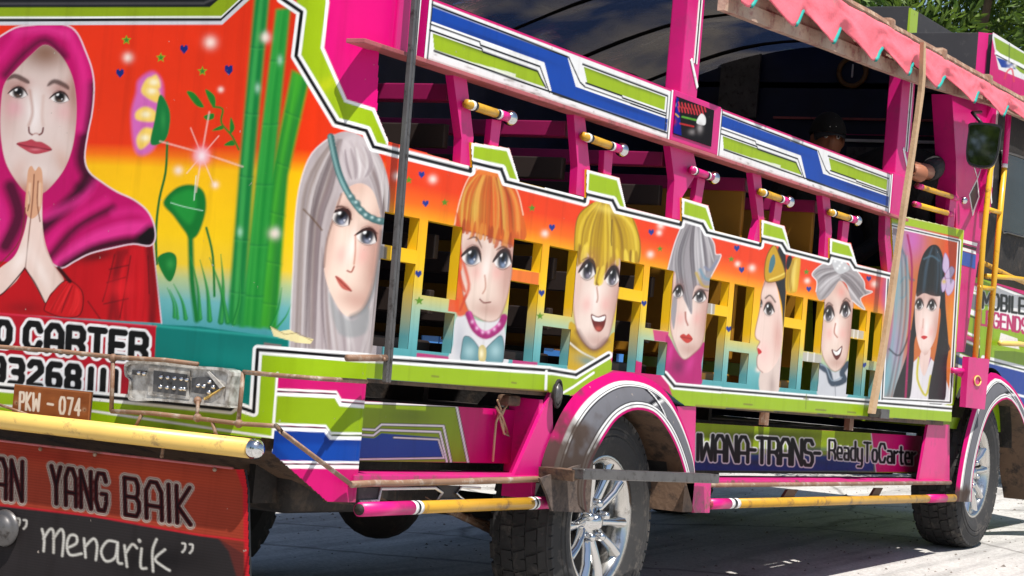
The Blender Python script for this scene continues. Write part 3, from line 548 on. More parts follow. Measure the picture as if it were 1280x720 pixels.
def art_side(c):
    spark(c, [(496, 220, 6), (541, 224, 6), (682, 222, 5), (689, 208, 6), (681, 292, 5), (813, 318, 5), (826, 282, 5), (824, 291, 4), (940, 335, 5), (922, 330, 4), (1009, 351, 4), (1093, 355, 5), (993, 345, 4), (948, 462, 4)])
    for x, y, r in ((527, 218, 5), (532, 254, 5), (690, 284, 5), (814, 290, 4.5), (921, 310, 4.5), (927, 337, 4.5), (1011, 361, 4), (1086, 348, 4), (523, 342, 5.5), (677, 366, 5), (805, 379, 4.5), (911, 411, 4.5), (1080, 456, 4)): c.heart(x, y, r, (22, 62, 150))
    for x, y, r in ((556, 253, 5), (665, 260, 5), (511, 225, 5), (524, 376, 6), (675, 395, 5), (825, 311, 4), (914, 324, 4), (1008, 340, 4)): c.star(x, y, r, (104, 150, 40))
    # bars of the openings: grey, red and pink ends
    for P, col in (([(562, 372), (574, 374), (573, 391), (560, 389)], (228, 84, 40)), ([(638, 336), (674, 341), (673, 357), (637, 351)], (236, 120, 60)), ([(521, 441), (563, 446), (562, 455), (520, 450)], (196, 30, 120)), ([(641, 449), (672, 453), (671, 461), (640, 457)], (196, 30, 120)),
                   ([(816, 412), (836, 415), (834, 428), (818, 426)], (206, 40, 130)), ([(476, 307), (484, 309), (483, 326), (474, 325)], (120, 118, 120)), ([(884, 378), (894, 380), (893, 393), (882, 392)], (170, 168, 168)), ([(1004, 440), (1028, 444), (1026, 455), (1003, 451)], (190, 186, 180)), ([(1062, 410), (1080, 414), (1079, 424), (1061, 421)], (196, 190, 178))):
        c.fill(P, col, .7, .9, False)
    for x in (890, 1010, 1018, 1068, 1073): c.line([(x, 376 if x < 900 else 440 if x < 1030 else 411), (x - 1, 394 if x < 900 else 455 if x < 1030 else 423)], (235, 232, 228), 1.6, .6, .8, False)
    # ---- orange fringe
    O = ZM(550, 200, 2.77)
    body = O((62, 540), (45, 640), (42, 700), (225, 715), (226, 600), (205, 545), (150, 560)); c.fill(body, (224, 222, 224), 1); c.glow(575, 430, 10, 30, (176, 180, 190), .6, 0, c.mask(body)); c.glow(625, 430, 8, 25, (186, 188, 196), .6, 0, c.mask(body))
    c.fill(O((72, 300), (60, 380), (50, 480), (62, 540), (100, 520), (110, 440), (90, 360)), (226, 92, 40), 2, .9)
    hair = O((122, 36), (90, 80), (66, 150), (50, 228), (80, 242), (140, 256), (200, 276), (250, 294), (298, 268), (288, 190), (268, 110), (228, 58), (172, 28))
    face = O((85, 236), (72, 330), (75, 430), (96, 515), (130, 545), (170, 560), (206, 545), (232, 480), (247, 400), (255, 300), (245, 280), (190, 268), (140, 250))
    c.fill(face, (240, 220, 208), 1); MF = c.mask(face); shade_face(c, MF, 608, 325, 28, 62, 8); c.line(face, (140, 84, 74), 1.6, 1.0, .55, True, None, None, True)
    c.fill(hair, (220, 112, 40), 1); MH = c.mask(hair); c.glow(632, 250, 20, 26, (228, 66, 28), .8, 0, MH); c.glow(590, 262, 16, 22, (204, 160, 60), .8, 0, MH); c.glow(612, 215, 26, 8, (240, 150, 70), .7, 10, MH)
    c.strands(O((130, 50), (85, 120), (70, 235)), O((225, 65), (270, 150), (280, 275)), 44, [(150, 70, 24), (238, 172, 84), (196, 86, 30), (226, 190, 96)], 1.8, .55, 1, MH)
    c.line(hair[9:13] + hair[0:4], (246, 214, 190), 1.4, .7, .9); c.line(hair[3:8], (120, 44, 22), 2, 1, .8)
    fringe(c, O((78, 236), (140, 250), (200, 268), (250, 286)), 15, 11, [(196, 96, 34), (222, 150, 66), (170, 74, 28)]); fringe(c, O((60, 200), (64, 300), (62, 400)), 6, 26, [(214, 84, 34), (232, 120, 50)], 5, .12); fringe(c, O((252, 270), (262, 285), (290, 270)), 4, 10, [(206, 100, 40)], 5, .05)
    c.line(O((70, 320), (100, 430), (84, 480)), (214, 80, 36), 4, 1.4, .8); c.line(O((90, 470), (70, 520)), (200, 70, 40), 3, 1, .7)
    c.eye(590, 321, 21, 25, (110, 130, 165), 18, MF); c.eye(629, 325, 19, 26, (110, 130, 165), 10, MF)
    c.line(O((95, 275), (125, 268), (145, 305)), (90, 46, 34), 2.2, .8, .8, True, MF, 'both'); c.line(O((195, 312), (220, 300), (245, 318)), (90, 46, 34), 2.2, .8, .8, True, MF, 'both')
    c.line(O((155, 400), (158, 440), (148, 462)), (196, 140, 120), 1.8, .9, .8, True, MF); c.line(O((138, 482), (152, 494), (175, 492)), (130, 60, 56), 1.8, .6, .9)
    c.line(O((100, 535), (122, 585), (160, 608), (205, 580), (222, 545)), (168, 36, 120), 9, 1); c.line(O((104, 528), (126, 576), (160, 596), (204, 570)), (216, 90, 170), 3, 1.2, .8)
    for q in O((112, 560), (128, 582), (148, 596), (168, 596), (188, 586), (204, 568)): c.glow(q[0], q[1], 2.4, 2.8, (236, 190, 222), .95)
    for P in (((74, 660), (84, 612), (112, 620), (142, 665), (140, 690), (92, 700), (72, 690)), ((150, 668), (190, 622), (214, 610), (222, 660), (212, 705), (165, 700))): c.fill(O(*P), (104, 150, 158), 1); c.glow(*O((np.mean([q[0] for q in P]), np.mean([q[1] for q in P])))[0], 9, 11, (176, 208, 212), .8); c.line(O(*P), (56, 92, 100), 1.2, .6, .7, True, None, None, True)
    c.fill(O((135, 650), (148, 640), (160, 655), (158, 690), (146, 702), (134, 688)), (206, 190, 130), .8); c.glow(602, 442, 3, 7, (246, 240, 206), .9)
    # ---- yellow fringe
    Y = ZM(690, 235, 3)
    scarf = Y((72, 500), (62, 590), (64, 690), (150, 680), (240, 600), (232, 540), (165, 600)); c.fill(scarf, (206, 170, 36), 1); MS = c.mask(scarf); c.glow(716, 430, 12, 8, (120, 90, 20), .7, 40, MS); c.line(Y((66, 580), (110, 615), (160, 640)), (240, 236, 226), 2, .8, .9, True, MS); c.glow(735, 452, 18, 8, (110, 150, 156), .8, 20, MS)
    face = Y((92, 250), (84, 350), (80, 450), (96, 540), (130, 592), (165, 606), (206, 572), (228, 500), (247, 400), (256, 268), (150, 218))
    c.fill(face, (240, 222, 212), 1); MF = c.mask(face); shade_face(c, MF, 745, 365, 26, 62, 8); c.line(face, (140, 84, 74), 1.6, 1.0, .55, True, None, None, True); c.line(face[3:7], (110, 70, 60), 6, 3, .7, True); 
    hair = Y((150, 58), (105, 95), (88, 150), (84, 250), (112, 262), (132, 240), (150, 300), (172, 368), (196, 320), (236, 272), (258, 262), (326, 276), (330, 200), (302, 112), (236, 76), (196, 44))
    c.fill(hair, (204, 170, 30), 1); MH = c.mask(hair)
    cols = [(140, 104, 16), (240, 214, 84), (176, 140, 26), (232, 200, 60)]
    c.strands(Y((175, 55), (110, 120), (90, 250)), Y((195, 50), (180, 200), (172, 366)), 20, cols, 2.6, .65, 1, MH); c.strands(Y((195, 50), (200, 200), (185, 350)), Y((225, 75), (240, 180), (240, 275)), 13, cols, 2.6, .65, 1, MH); c.strands(Y((215, 65), (255, 160), (262, 270)), Y((235, 80), (310, 150), (325, 275)), 15, cols, 2.6, .6, 1, MH)
    fringe(c, Y((92, 240), (112, 255), (132, 236)), 5, 18, cols, 5); fringe(c, Y((140, 270), (170, 340), (196, 320), (236, 270)), 9, 12, cols, 5, -.2); fringe(c, Y((240, 262), (280, 266), (322, 272)), 7, 9, cols, 5, .05)
    c.glow(760, 262, 22, 6, (246, 226, 120), .6, 15, MH); c.line(Y((225, 120), (222, 190), (224, 215)), (120, 90, 16), 1.6, .7, .8, True, MH); c.line(hair[0:4], (110, 84, 20), 1.4, .7, .7); c.line(hair[11:14], (110, 84, 20), 1.4, .7, .7)
    c.eye(735, 338, 17, 27, (112, 104, 122), 12, MF); c.eye(766, 346, 15, 26, (112, 104, 122), 8, MF)
    c.line(Y((112, 272), (135, 262), (158, 285)), (110, 78, 40), 2, .8, .7, True, MF, 'both'); c.line(Y((168, 372), (172, 410), (168, 428)), (186, 130, 110), 1.8, .8, .8, True, MF)
    c.fill(Y((146, 474), (172, 482), (202, 476), (196, 520), (176, 540), (156, 520)), (120, 40, 36), .8); c.fill(Y((150, 478), (172, 486), (199, 480), (192, 498), (160, 498)), (244, 242, 240), .6); c.glow(748, 411, 5, 4, (206, 100, 84), .9)
    # ---- silver side-swept hair
    V = ZM(820, 265, 3.27)
    sc = V((46, 500), (40, 600), (38, 700), (178, 712), (186, 620), (198, 530), (112, 600)); c.fill(sc, (186, 24, 120), 1); MS = c.mask(sc); c.glow(848, 458, 10, 12, (110, 20, 84), .7, 0, MS); c.glow(862, 455, 6, 14, (222, 70, 160), .6, 20, MS); c.glow(838, 440, 4, 16, (220, 70, 160), .6, 10, MS)
    face = V((78, 236), (64, 400), (60, 480), (88, 566), (114, 602), (150, 582), (192, 530), (208, 400), (218, 300), (150, 270))
    c.fill(face, (236, 214, 204), 1); MF = c.mask(face); shade_face(c, MF, 861, 385, 22, 52, 8); c.line(face, (140, 84, 74), 1.4, .9, .55, True, None, None, True)
    hair = V((108, 50), (76, 130), (48, 236), (78, 246), (80, 300), (62, 400), (72, 480), (84, 400), (92, 320), (120, 370), (146, 418), (150, 345), (166, 300), (216, 314), (226, 262), (266, 180), (244, 172), (238, 130), (216, 92), (182, 42), (140, 34))
    c.fill(hair, (166, 160, 164), .9); MH = c.mask(hair); cols = [(96, 90, 96), (214, 210, 212), (130, 124, 130), (226, 224, 226)]
    c.strands(V((120, 45), (75, 150), (60, 240)), V((150, 45), (110, 200), (145, 410)), 20, cols, 2, .65, .9, MH); c.strands(V((150, 45), (140, 160), (150, 330)), V((205, 80), (230, 150), (240, 200)), 18, cols, 2, .65, .9, MH)
    for P, col in ((((165, 250), (190, 300), (215, 306)), (206, 176, 70)), (((180, 236), (200, 270), (222, 276)), (120, 160, 180)), (((200, 226), (222, 236), (250, 200)), (140, 146, 170))): c.line(V(*P), col, 3.4, 1.2, .8, True, MH)
    c.line(hair[0:3], (240, 236, 236), 1.4, .7, .8); c.line(hair[14:19], (240, 236, 236), 1.3, .7, .8)
    c.eye(848, 365, 11, 17, (120, 112, 118), 8, MF); c.eye(875, 371, 14, 17, (120, 112, 118), 4, MF); c.line(V((160, 330), (185, 318), (212, 322)), (110, 92, 92), 2, .8, .8, True, MF)
    c.line(V((120, 410), (122, 440), (130, 462)), (170, 84, 66), 2, .9, .85, True, MF); c.fill(V((98, 510), (112, 498), (124, 504), (134, 498), (150, 520), (126, 536)), (204, 70, 60), .8); c.line(V((100, 511), (124, 514), (148, 520)), (130, 30, 34), 1, .5, .8)
    # ---- profile with a gold hair band
    Pz = ZM(930, 290, 3.43)
    c.fill(Pz((128, 180), (150, 260), (164, 330), (166, 430), (178, 300), (180, 180), (176, 80), (150, 60)), (40, 38, 42), 1); c.fill(Pz((180, 250), (185, 150), (215, 110), (242, 100), (236, 200), (222, 258)), (214, 172, 40), 1); c.strands(Pz((190, 130), (182, 250)), Pz((238, 110), (224, 256)), 10, [(150, 112, 20), (246, 222, 120)], 2, .6, .8); c.fill(Pz((186, 110), (200, 100), (206, 120), (190, 160), (180, 150)), (34, 34, 40), .9)
    neck = Pz((74, 590), (72, 690), (146, 690), (158, 520)); c.fill(neck, (222, 204, 196), 1); c.glow(965, 482, 5, 16, (170, 150, 146), .6, 0, c.mask(neck))
    face = Pz((98, 196), (76, 256), (68, 330), (48, 425), (52, 456), (68, 470), (56, 496), (62, 520), (56, 540), (58, 580), (80, 602), (112, 596), (150, 540), (166, 450), (160, 340), (136, 220))
    c.fill(face, (240, 216, 206), .9); MF = c.mask(face); c.glow(972, 420, 8, 30, (214, 156, 146), .6, 0, MF); c.glow(955, 440, 8, 14, (246, 200, 196), .6, 0, MF); c.glow(962, 352, 14, 7, (186, 130, 110), .7, 0, MF); c.line(face[0:11], (150, 90, 80), 1.2, .7, .7)
    c.eye(961, 387, 11, 17, (70, 50, 46), 0, MF, flip=-1); c.line(Pz((92, 284), (112, 272), (134, 300)), (70, 44, 36), 2, .8, .8, True, MF); c.eye(951, 380, 3.5, 10, (70, 50, 46), 0, MF)
    c.fill(Pz((58, 498), (70, 504), (76, 516), (62, 524)), (206, 44, 50), .7)
    bandp = Pz((88, 190), (96, 110), (128, 56), (150, 96), (176, 170), (170, 200), (106, 216)); c.fill(bandp, (206, 166, 36), .9); c.line(bandp, (110, 80, 16), 1.2, .6, .8, True, None, None, True); c.fill(Pz((106, 170), (112, 120), (128, 96), (134, 130), (120, 170)), (84, 130, 140), .8); c.line(Pz((110, 205), (150, 190), (172, 178)), (246, 224, 120), 2, .8, .8)
    # ---- silver tousled hair
    K = ZM(1005, 310, 3.6)
    col_ = K((70, 520), (66, 600), (66, 665), (190, 672), (194, 600), (200, 520), (140, 560)); c.fill(col_, (206, 208, 214), .9); c.line(K((72, 530), (92, 545), (110, 560), (128, 610), (180, 596), (172, 560), (198, 520)), (60, 78, 98), 7, 1); c.line(K((74, 524), (100, 538), (126, 596), (170, 582)), (150, 168, 184), 1.6, .7, .8); c.line(K((140, 620), (142, 668)), (150, 154, 162), 1, .6)
    face = K((92, 236), (78, 330), (76, 440), (96, 512), (140, 556), (186, 512), (206, 420), (216, 310), (218, 230), (160, 140), (128, 186))
    c.fill(face, (240, 218, 206), .9); MF = c.mask(face); shade_face(c, MF, 1045, 405, 18, 48, 4); c.line(face, (140, 84, 74), 1.2, .8, .55, True, None, None, True); c.glow(1052, 365, 6, 9, (240, 160, 150), .6, 0, MF)
    hair = K((124, 56), (80, 74), (36, 116), (58, 150), (54, 196), (70, 236), (104, 222), (134, 186), (160, 148), (192, 166), (216, 236), (274, 278), (254, 226), (308, 198), (276, 186), (270, 150), (236, 100), (204, 78), (166, 66))
    c.fill(hair, (176, 170, 172), .8); MH = c.mask(hair); cols = [(106, 98, 102), (222, 218, 220), (138, 130, 134)]
    c.strands(K((150, 90), (80, 100), (45, 120)), K((160, 140), (130, 170), (80, 232)), 15, cols, 1.8, .65, .8, MH); c.strands(K((165, 90), (230, 120), (300, 198)), K((165, 140), (200, 180), (262, 270)), 15, cols, 1.8, .65, .8, MH)
    c.line(hair[0:5], (242, 240, 240), 1.2, .6, .8); c.line(hair[10:17], (242, 240, 240), 1.2, .6, .8)
    cr = K((124, 40), (150, 52), (176, 58), (196, 72), (204, 96), (180, 112), (158, 116), (134, 92)); c.fill(cr, (206, 206, 208), .8); [c.glow(1005 + x / 3.6, 310 + y / 3.6, 2, 2, (250, 250, 250), .9) for x, y in ((140, 60), (160, 80), (184, 90), (170, 66), (150, 92))]
    c.eye(1036, 393, 12, 21, (104, 96, 106), 4, MF); c.eye(1057, 388, 11, 21, (104, 96, 106), 0, MF); c.line(K((98, 260), (112, 246), (128, 258)), (110, 80, 70), 1.6, .7, .8, True, MF); c.line(K((176, 240), (190, 226), (206, 240)), (110, 80, 70), 1.6, .7, .8, True, MF)
    c.line(K((142, 340), (136, 380), (150, 402)), (186, 110, 86), 1.6, .7, .85, True, MF); c.fill(K((124, 456), (146, 462), (172, 440), (166, 480), (148, 504), (132, 486)), (110, 40, 36), .7); c.fill(K((130, 460), (148, 466), (168, 448), (160, 476), (142, 482)), (246, 244, 242), .5)
def art_front(c):
    B = ZM(1080, 260, 2.667)
    c.fill(B((85, 55), (332, 75), (292, 655), (60, 640)), (206, 120, 60), .6, 1, False)
    c.glow(1140, 300, 20, 30, (206, 110, 190), .9); c.glow(1190, 320, 16, 60, (232, 76, 30), .95); c.glow(1192, 410, 12, 50, (240, 160, 40), .8); c.glow(1118, 430, 12, 40, (200, 110, 180), .8); c.glow(1120, 330, 14, 70, (110, 160, 180), .9); c.glow(1108, 470, 12, 50, (90, 150, 165), .95); c.glow(1128, 480, 10, 40, (140, 180, 190), .8)
    c.line(B((110, 110), (135, 160), (150, 230), (165, 240)), (70, 110, 126), 3, 1.2, .7); c.line(B((120, 250), (140, 230), (138, 290), (120, 300)), (90, 130, 145), 2, 1, .7); c.strands(B((100, 150), (100, 380), (60, 620)), B((150, 160), (150, 380), (100, 640)), 13, [(70, 116, 132), (150, 190, 200)], 2, .5, 1)
    dress = B((128, 560), (105, 650), (275, 655), (268, 560), (210, 490), (190, 490)); c.fill(dress, (226, 222, 226), .9); c.line(B((182, 500), (178, 570), (206, 625), (222, 560)), (206, 196, 60), 2.6, .8); c.line(B((186, 495), (200, 545), (222, 500)), (150, 50, 140), 1.8, .7)
    hb = B((232, 122), (200, 150), (182, 210), (172, 300), (158, 400), (142, 490), (104, 600), (100, 640), (150, 640), (165, 520), (176, 420), (250, 330), (246, 440), (214, 640), (268, 645), (276, 520), (282, 460), (272, 330), (268, 200), (256, 140))
    c.fill(hb, (26, 26, 32), .8); c.line(B((155, 410), (120, 490), (84, 470)), (40, 44, 56), 2, .9, .8); c.line(B((262, 420), (285, 470), (262, 470)), (36, 36, 46), 2, .8)
    face = B((176, 280), (170, 360), (178, 440), (196, 488), (210, 486), (238, 430), (250, 340), (252, 280), (215, 262)); c.fill(face, (244, 222, 214), .8); MF = c.mask(face); shade_face(c, MF, 1158, 405, 13, 40, 4)
    c.fill(B((190, 480), (186, 520), (200, 560), (216, 520), (222, 470), (205, 492)), (236, 210, 202), .8); 
    fr = B((232, 124), (200, 154), (186, 210), (174, 292), (200, 284), (226, 292), (252, 294), (268, 280), (264, 190)); c.fill(fr, (24, 24, 30), .8); c.strands(B((225, 130), (195, 190), (182, 285)), B((245, 130), (262, 190), (262, 285)), 15, [(70, 92, 110), (14, 14, 18), (50, 66, 84)], 1.3, .6, .8, c.mask(fr)); c.line(B((200, 170), (226, 160), (250, 176)), (96, 130, 150), 2, 1, .6)
    c.eye(1149, 381, 9.5, 15, (80, 62, 60), 4, MF); c.eye(1165, 382, 10, 15, (80, 62, 60), 0, MF); c.line(B((198, 370), (196, 400)), (216, 160, 146), 1.2, .7, .8, True, MF); c.fill(B((190, 430), (200, 425), (212, 430), (200, 438)), (206, 50, 56), .6)
    for L in (((262, 200), (270, 150), (284, 180), (278, 220)), ((270, 225), (290, 195), (302, 210), (284, 240)), ((268, 240), (300, 240), (296, 275), (278, 290)), ((258, 250), (268, 230), (274, 262), (262, 280))): c.fill(B(*L), (206, 186, 216), .7); c.line(B(*L), (150, 120, 170), .9, .5, .7, True, None, None, True)
    c.glow(1180, 352, 3, 3, (220, 190, 80), .9)
    c.line(B((145, 90), (160, 200), (150, 420), (138, 640)), (170, 16, 100), 2.6, .7, .9)

# ------------------------------------------------------------------ the street
def ground_mat():
    m, t, b = nodemat('worn_concrete'); N = t.nodes; L = t.links
    tc = N.new('ShaderNodeTexCoord')
    def nz(s, d, r=.6):
        n = N.new('ShaderNodeTexNoise'); n.inputs['Scale'].default_value = s; n.inputs['Detail'].default_value = d; n.inputs['Roughness'].default_value = r; L.new(tc.outputs['Object'], n.inputs['Vector']); return n
    a = nz(0.9, 10, .7); r = N.new('ShaderNodeValToRGB'); r.color_ramp.elements[0].position = .32; r.color_ramp.elements[1].position = .7
    r.color_ramp.elements[0].color = (.47, .455, .435, 1); r.color_ramp.elements[1].color = (.66, .64, .615, 1); L.new(a.outputs['Fac'], r.inputs['Fac'])
    g = nz(55, 6, .8); r2 = N.new('ShaderNodeValToRGB'); r2.color_ramp.elements[0].position = .3; r2.color_ramp.elements[1].position = .6
    r2.color_ramp.elements[0].color = (.5, .49, .48, 1); r2.color_ramp.elements[1].color = (1, 1, 1, 1); L.new(g.outputs['Fac'], r2.inputs['Fac'])
    mx = N.new('ShaderNodeMixRGB'); mx.blend_type = 'MULTIPLY'; mx.inputs[0].default_value = 1; L.new(r.outputs[0], mx.inputs[1]); L.new(r2.outputs[0], mx.inputs[2])
    o = nz(2.2, 4, .55); r3 = N.new('ShaderNodeValToRGB'); r3.color_ramp.elements[0].position = .60; r3.color_ramp.elements[1].position = .75
    r3.color_ramp.elements[0].color = (1, 1, 1, 1); r3.color_ramp.elements[1].color = (.66, .65, .64, 1); L.new(o.outputs['Fac'], r3.inputs['Fac'])
    m2 = N.new('ShaderNodeMixRGB'); m2.blend_type = 'MULTIPLY'; m2.inputs[0].default_value = 1; L.new(mx.outputs[0], m2.inputs[1]); L.new(r3.outputs[0], m2.inputs[2])
    mp = N.new('ShaderNodeMapping'); mp.inputs['Scale'].default_value = (.25, 3.0, 1); mp.inputs['Rotation'].default_value = (0, 0, .12); L.new(tc.outputs['Object'], mp.inputs[0])
    st = N.new('ShaderNodeTexNoise'); st.inputs['Scale'].default_value = 2.4; st.inputs['Detail'].default_value = 7; L.new(mp.outputs[0], st.inputs['Vector']); r4 = N.new('ShaderNodeValToRGB'); r4.color_ramp.elements[0].position = .38; r4.color_ramp.elements[1].position = .52; r4.color_ramp.elements[0].color = (.70, .70, .70, 1); r4.color_ramp.elements[1].color = (1, 1, 1, 1); L.new(st.outputs['Fac'], r4.inputs['Fac'])
    vo = N.new('ShaderNodeTexVoronoi'); vo.feature = 'DISTANCE_TO_EDGE'; vo.inputs['Scale'].default_value = .55; wv = N.new('ShaderNodeMixRGB'); wv.inputs[0].default_value = .12; L.new(tc.outputs['Object'], wv.inputs[1]); L.new(o.outputs['Color'], wv.inputs[2]); L.new(wv.outputs[0], vo.inputs['Vector']); r5 = N.new('ShaderNodeValToRGB'); r5.color_ramp.elements[0].position = .0; r5.color_ramp.elements[1].position = .012; r5.color_ramp.elements[0].color = (.45, .44, .43, 1); r5.color_ramp.elements[1].color = (1, 1, 1, 1); L.new(vo.outputs['Distance'], r5.inputs['Fac'])
    for rr_ in (r4, r5):
        m3 = N.new('ShaderNodeMixRGB'); m3.blend_type = 'MULTIPLY'; m3.inputs[0].default_value = 1; L.new(m2.outputs[0], m3.inputs[1]); L.new(rr_.outputs[0], m3.inputs[2]); m2 = m3
    L.new(m2.outputs[0], b.inputs['Base Color']); b.inputs['Roughness'].default_value = .88
    bp = N.new('ShaderNodeBump'); bp.inputs['Strength'].default_value = .45; bp.inputs['Distance'].default_value = .02; L.new(g.outputs['Fac'], bp.inputs['Height']); L.new(bp.outputs[0], b.inputs['Normal'])
    return m
bm = bmesh.new()
R_ = 400
bmesh.ops.create_grid(bm, x_segments=40, y_segments=40, size=R_)
for v in bm.verts: v.co.z = gz(min(max(v.co.x + 8, -10), 60)); v.co.x += 8; v.co.y += 4
g = bmobj('street', bm, ground_mat()); tag(g, kind='structure')

# ------------------------------------------------------------------ the bus
BUS = thing('painted_bus', 'open-sided passenger bus painted with airbrushed portraits, pink posts and lime stripes', 'bus', (7.5, 4.05, gz(7.5)))
def flat(b): return b
WX = [4.834, 5.556, 6.280, 7.005, 7.743, 8.487]
HOLES = []
for x0 in WX:
    HOLES += [(x0, x0 + .180, .988, 1.077), (x0, x0 + .180, .713, .950), (x0 + .226, x0 + .415, .867, 1.077), (x0 + .226, x0 + .415, .713, .828)]
HOLES[-2] = (WX[5] + .222, WX[5] + .375, .867, 1.077); HOLES[-1] = (WX[5] + .222, WX[5] + .365, .713, .828)
BORD = [(420, 153), (458, 163.5), (466.8, 183.5), (588, 214), (588.7, 203), (626.7, 211.7), (632.5, 227), (730.7, 252), (732.6, 242.8), (765.7, 250.6), (771.5, 262), (850.5, 281), (853, 272.5), (878, 279.8), (884, 290.5), (950, 307), (952, 298), (977.6, 304), (983.4, 313.5), (1035.5, 327), (1038, 319), (1063, 325), (1069, 334.5), (1116, 345.5)]
TABS = [[(589, 203), (590.5, 180), (635, 187), (649, 226), (634, 227), (628, 212)], [(733, 243), (735, 214), (772.5, 224), (782, 258), (772.5, 261), (766.5, 251)], [(853, 272.5), (854, 249), (883.5, 258.5), (893, 287), (885, 290), (878.5, 280)], [(952, 298), (953.5, 276.5), (979, 284), (987.5, 310), (984, 313), (978, 304.5)], [(1038, 319), (1039, 299.5), (1062, 306), (1070.5, 329), (1069.5, 334), (1063.5, 325.5)]]
def up(p, k=5.0):
    x, y = p; s = 5.85 / (.8706 * S(x, y)[0] + 1.54); return (x + .4 * k * s, y - k * s)
SIDE_TOP = []
for i, p in enumerate(BORD[2:]):
    SIDE_TOP.append(p)
def side_outline():
    """upper outline of the side wall: border line raised by its half width, tabs standing on it"""
    o = []; B = BORD
    segs = [(2, 3), (6, 7), (10, 11), (14, 15), (18, 19), (22, 23)]
    for n, (i, j) in enumerate(segs):
        o.append(up(B[i]) if n == 0 else up(TABS[n - 1][3], -1)); o.append(up(B[j]))
        if n < 5: o += [(TABS[n][1][0] - 2.2, TABS[n][1][1] - 2), (TABS[n][2][0] + 1.2, TABS[n][2][1] - 2)]
    return o
FRONTP = [(1113.5, 266.5), (1204.5, 287.5), (1188.5, 527)]
SILLB = [(870, 508), (856, 507), (846, 500), (830, 487), (802, 470), (767, 466), (740, 477), (717, 495), (685, 490), (458, 475.8)]
SIDE_PX = side_outline() + FRONTP + SILLB
SIDE_PX[0] = (452, 178)                        # runs on round the corner
SIDE_XZ = [S(*p) for p in SIDE_PX]
SIDE_XZ[0] = (4.815, SIDE_XZ[1][1] + .012); SIDE_XZ[-1] = (4.815, SIDE_XZ[-2][1] - .002)
def wline(c, pts, col, wmm, soft=.6, dy=0.0, sm=False):
    """line of constant real width (mm) along the side wall"""
    for p, q in zip(pts[:-1], pts[1:]):
        xm = S((p[0] + q[0]) / 2, (p[1] + q[1]) / 2)[0]; k = F / (.8706 * max(xm, 4.6) + 1.54) / 1000
        c.line([(p[0], p[1] + dy * k), (q[0], q[1] + dy * k)], col, max(wmm * k, 1.0), soft, 1, False)
REAR_BORD = [(352, -2), (377, 15), (370, 70), (420, 153), (458, 163.5), (466.8, 183.5), (560, 207)]
REAR_LIME = [(352, -40), (377, 15), (370, 70), (420, 153), (458, 163.5), (466.8, 183.5), (520, 196), (500, 190), (487, 185), (467, 137), (432, 126), (403, 60), (410, 3), (400, -60)]
SILL_BLK = [(322, 438), (458, 447.5), (687, 463), (720, 468.5), (761, 444)]
SILL_BLK2 = [(831, 468), (843, 482.5), (900, 487.5), (1190, 511)]
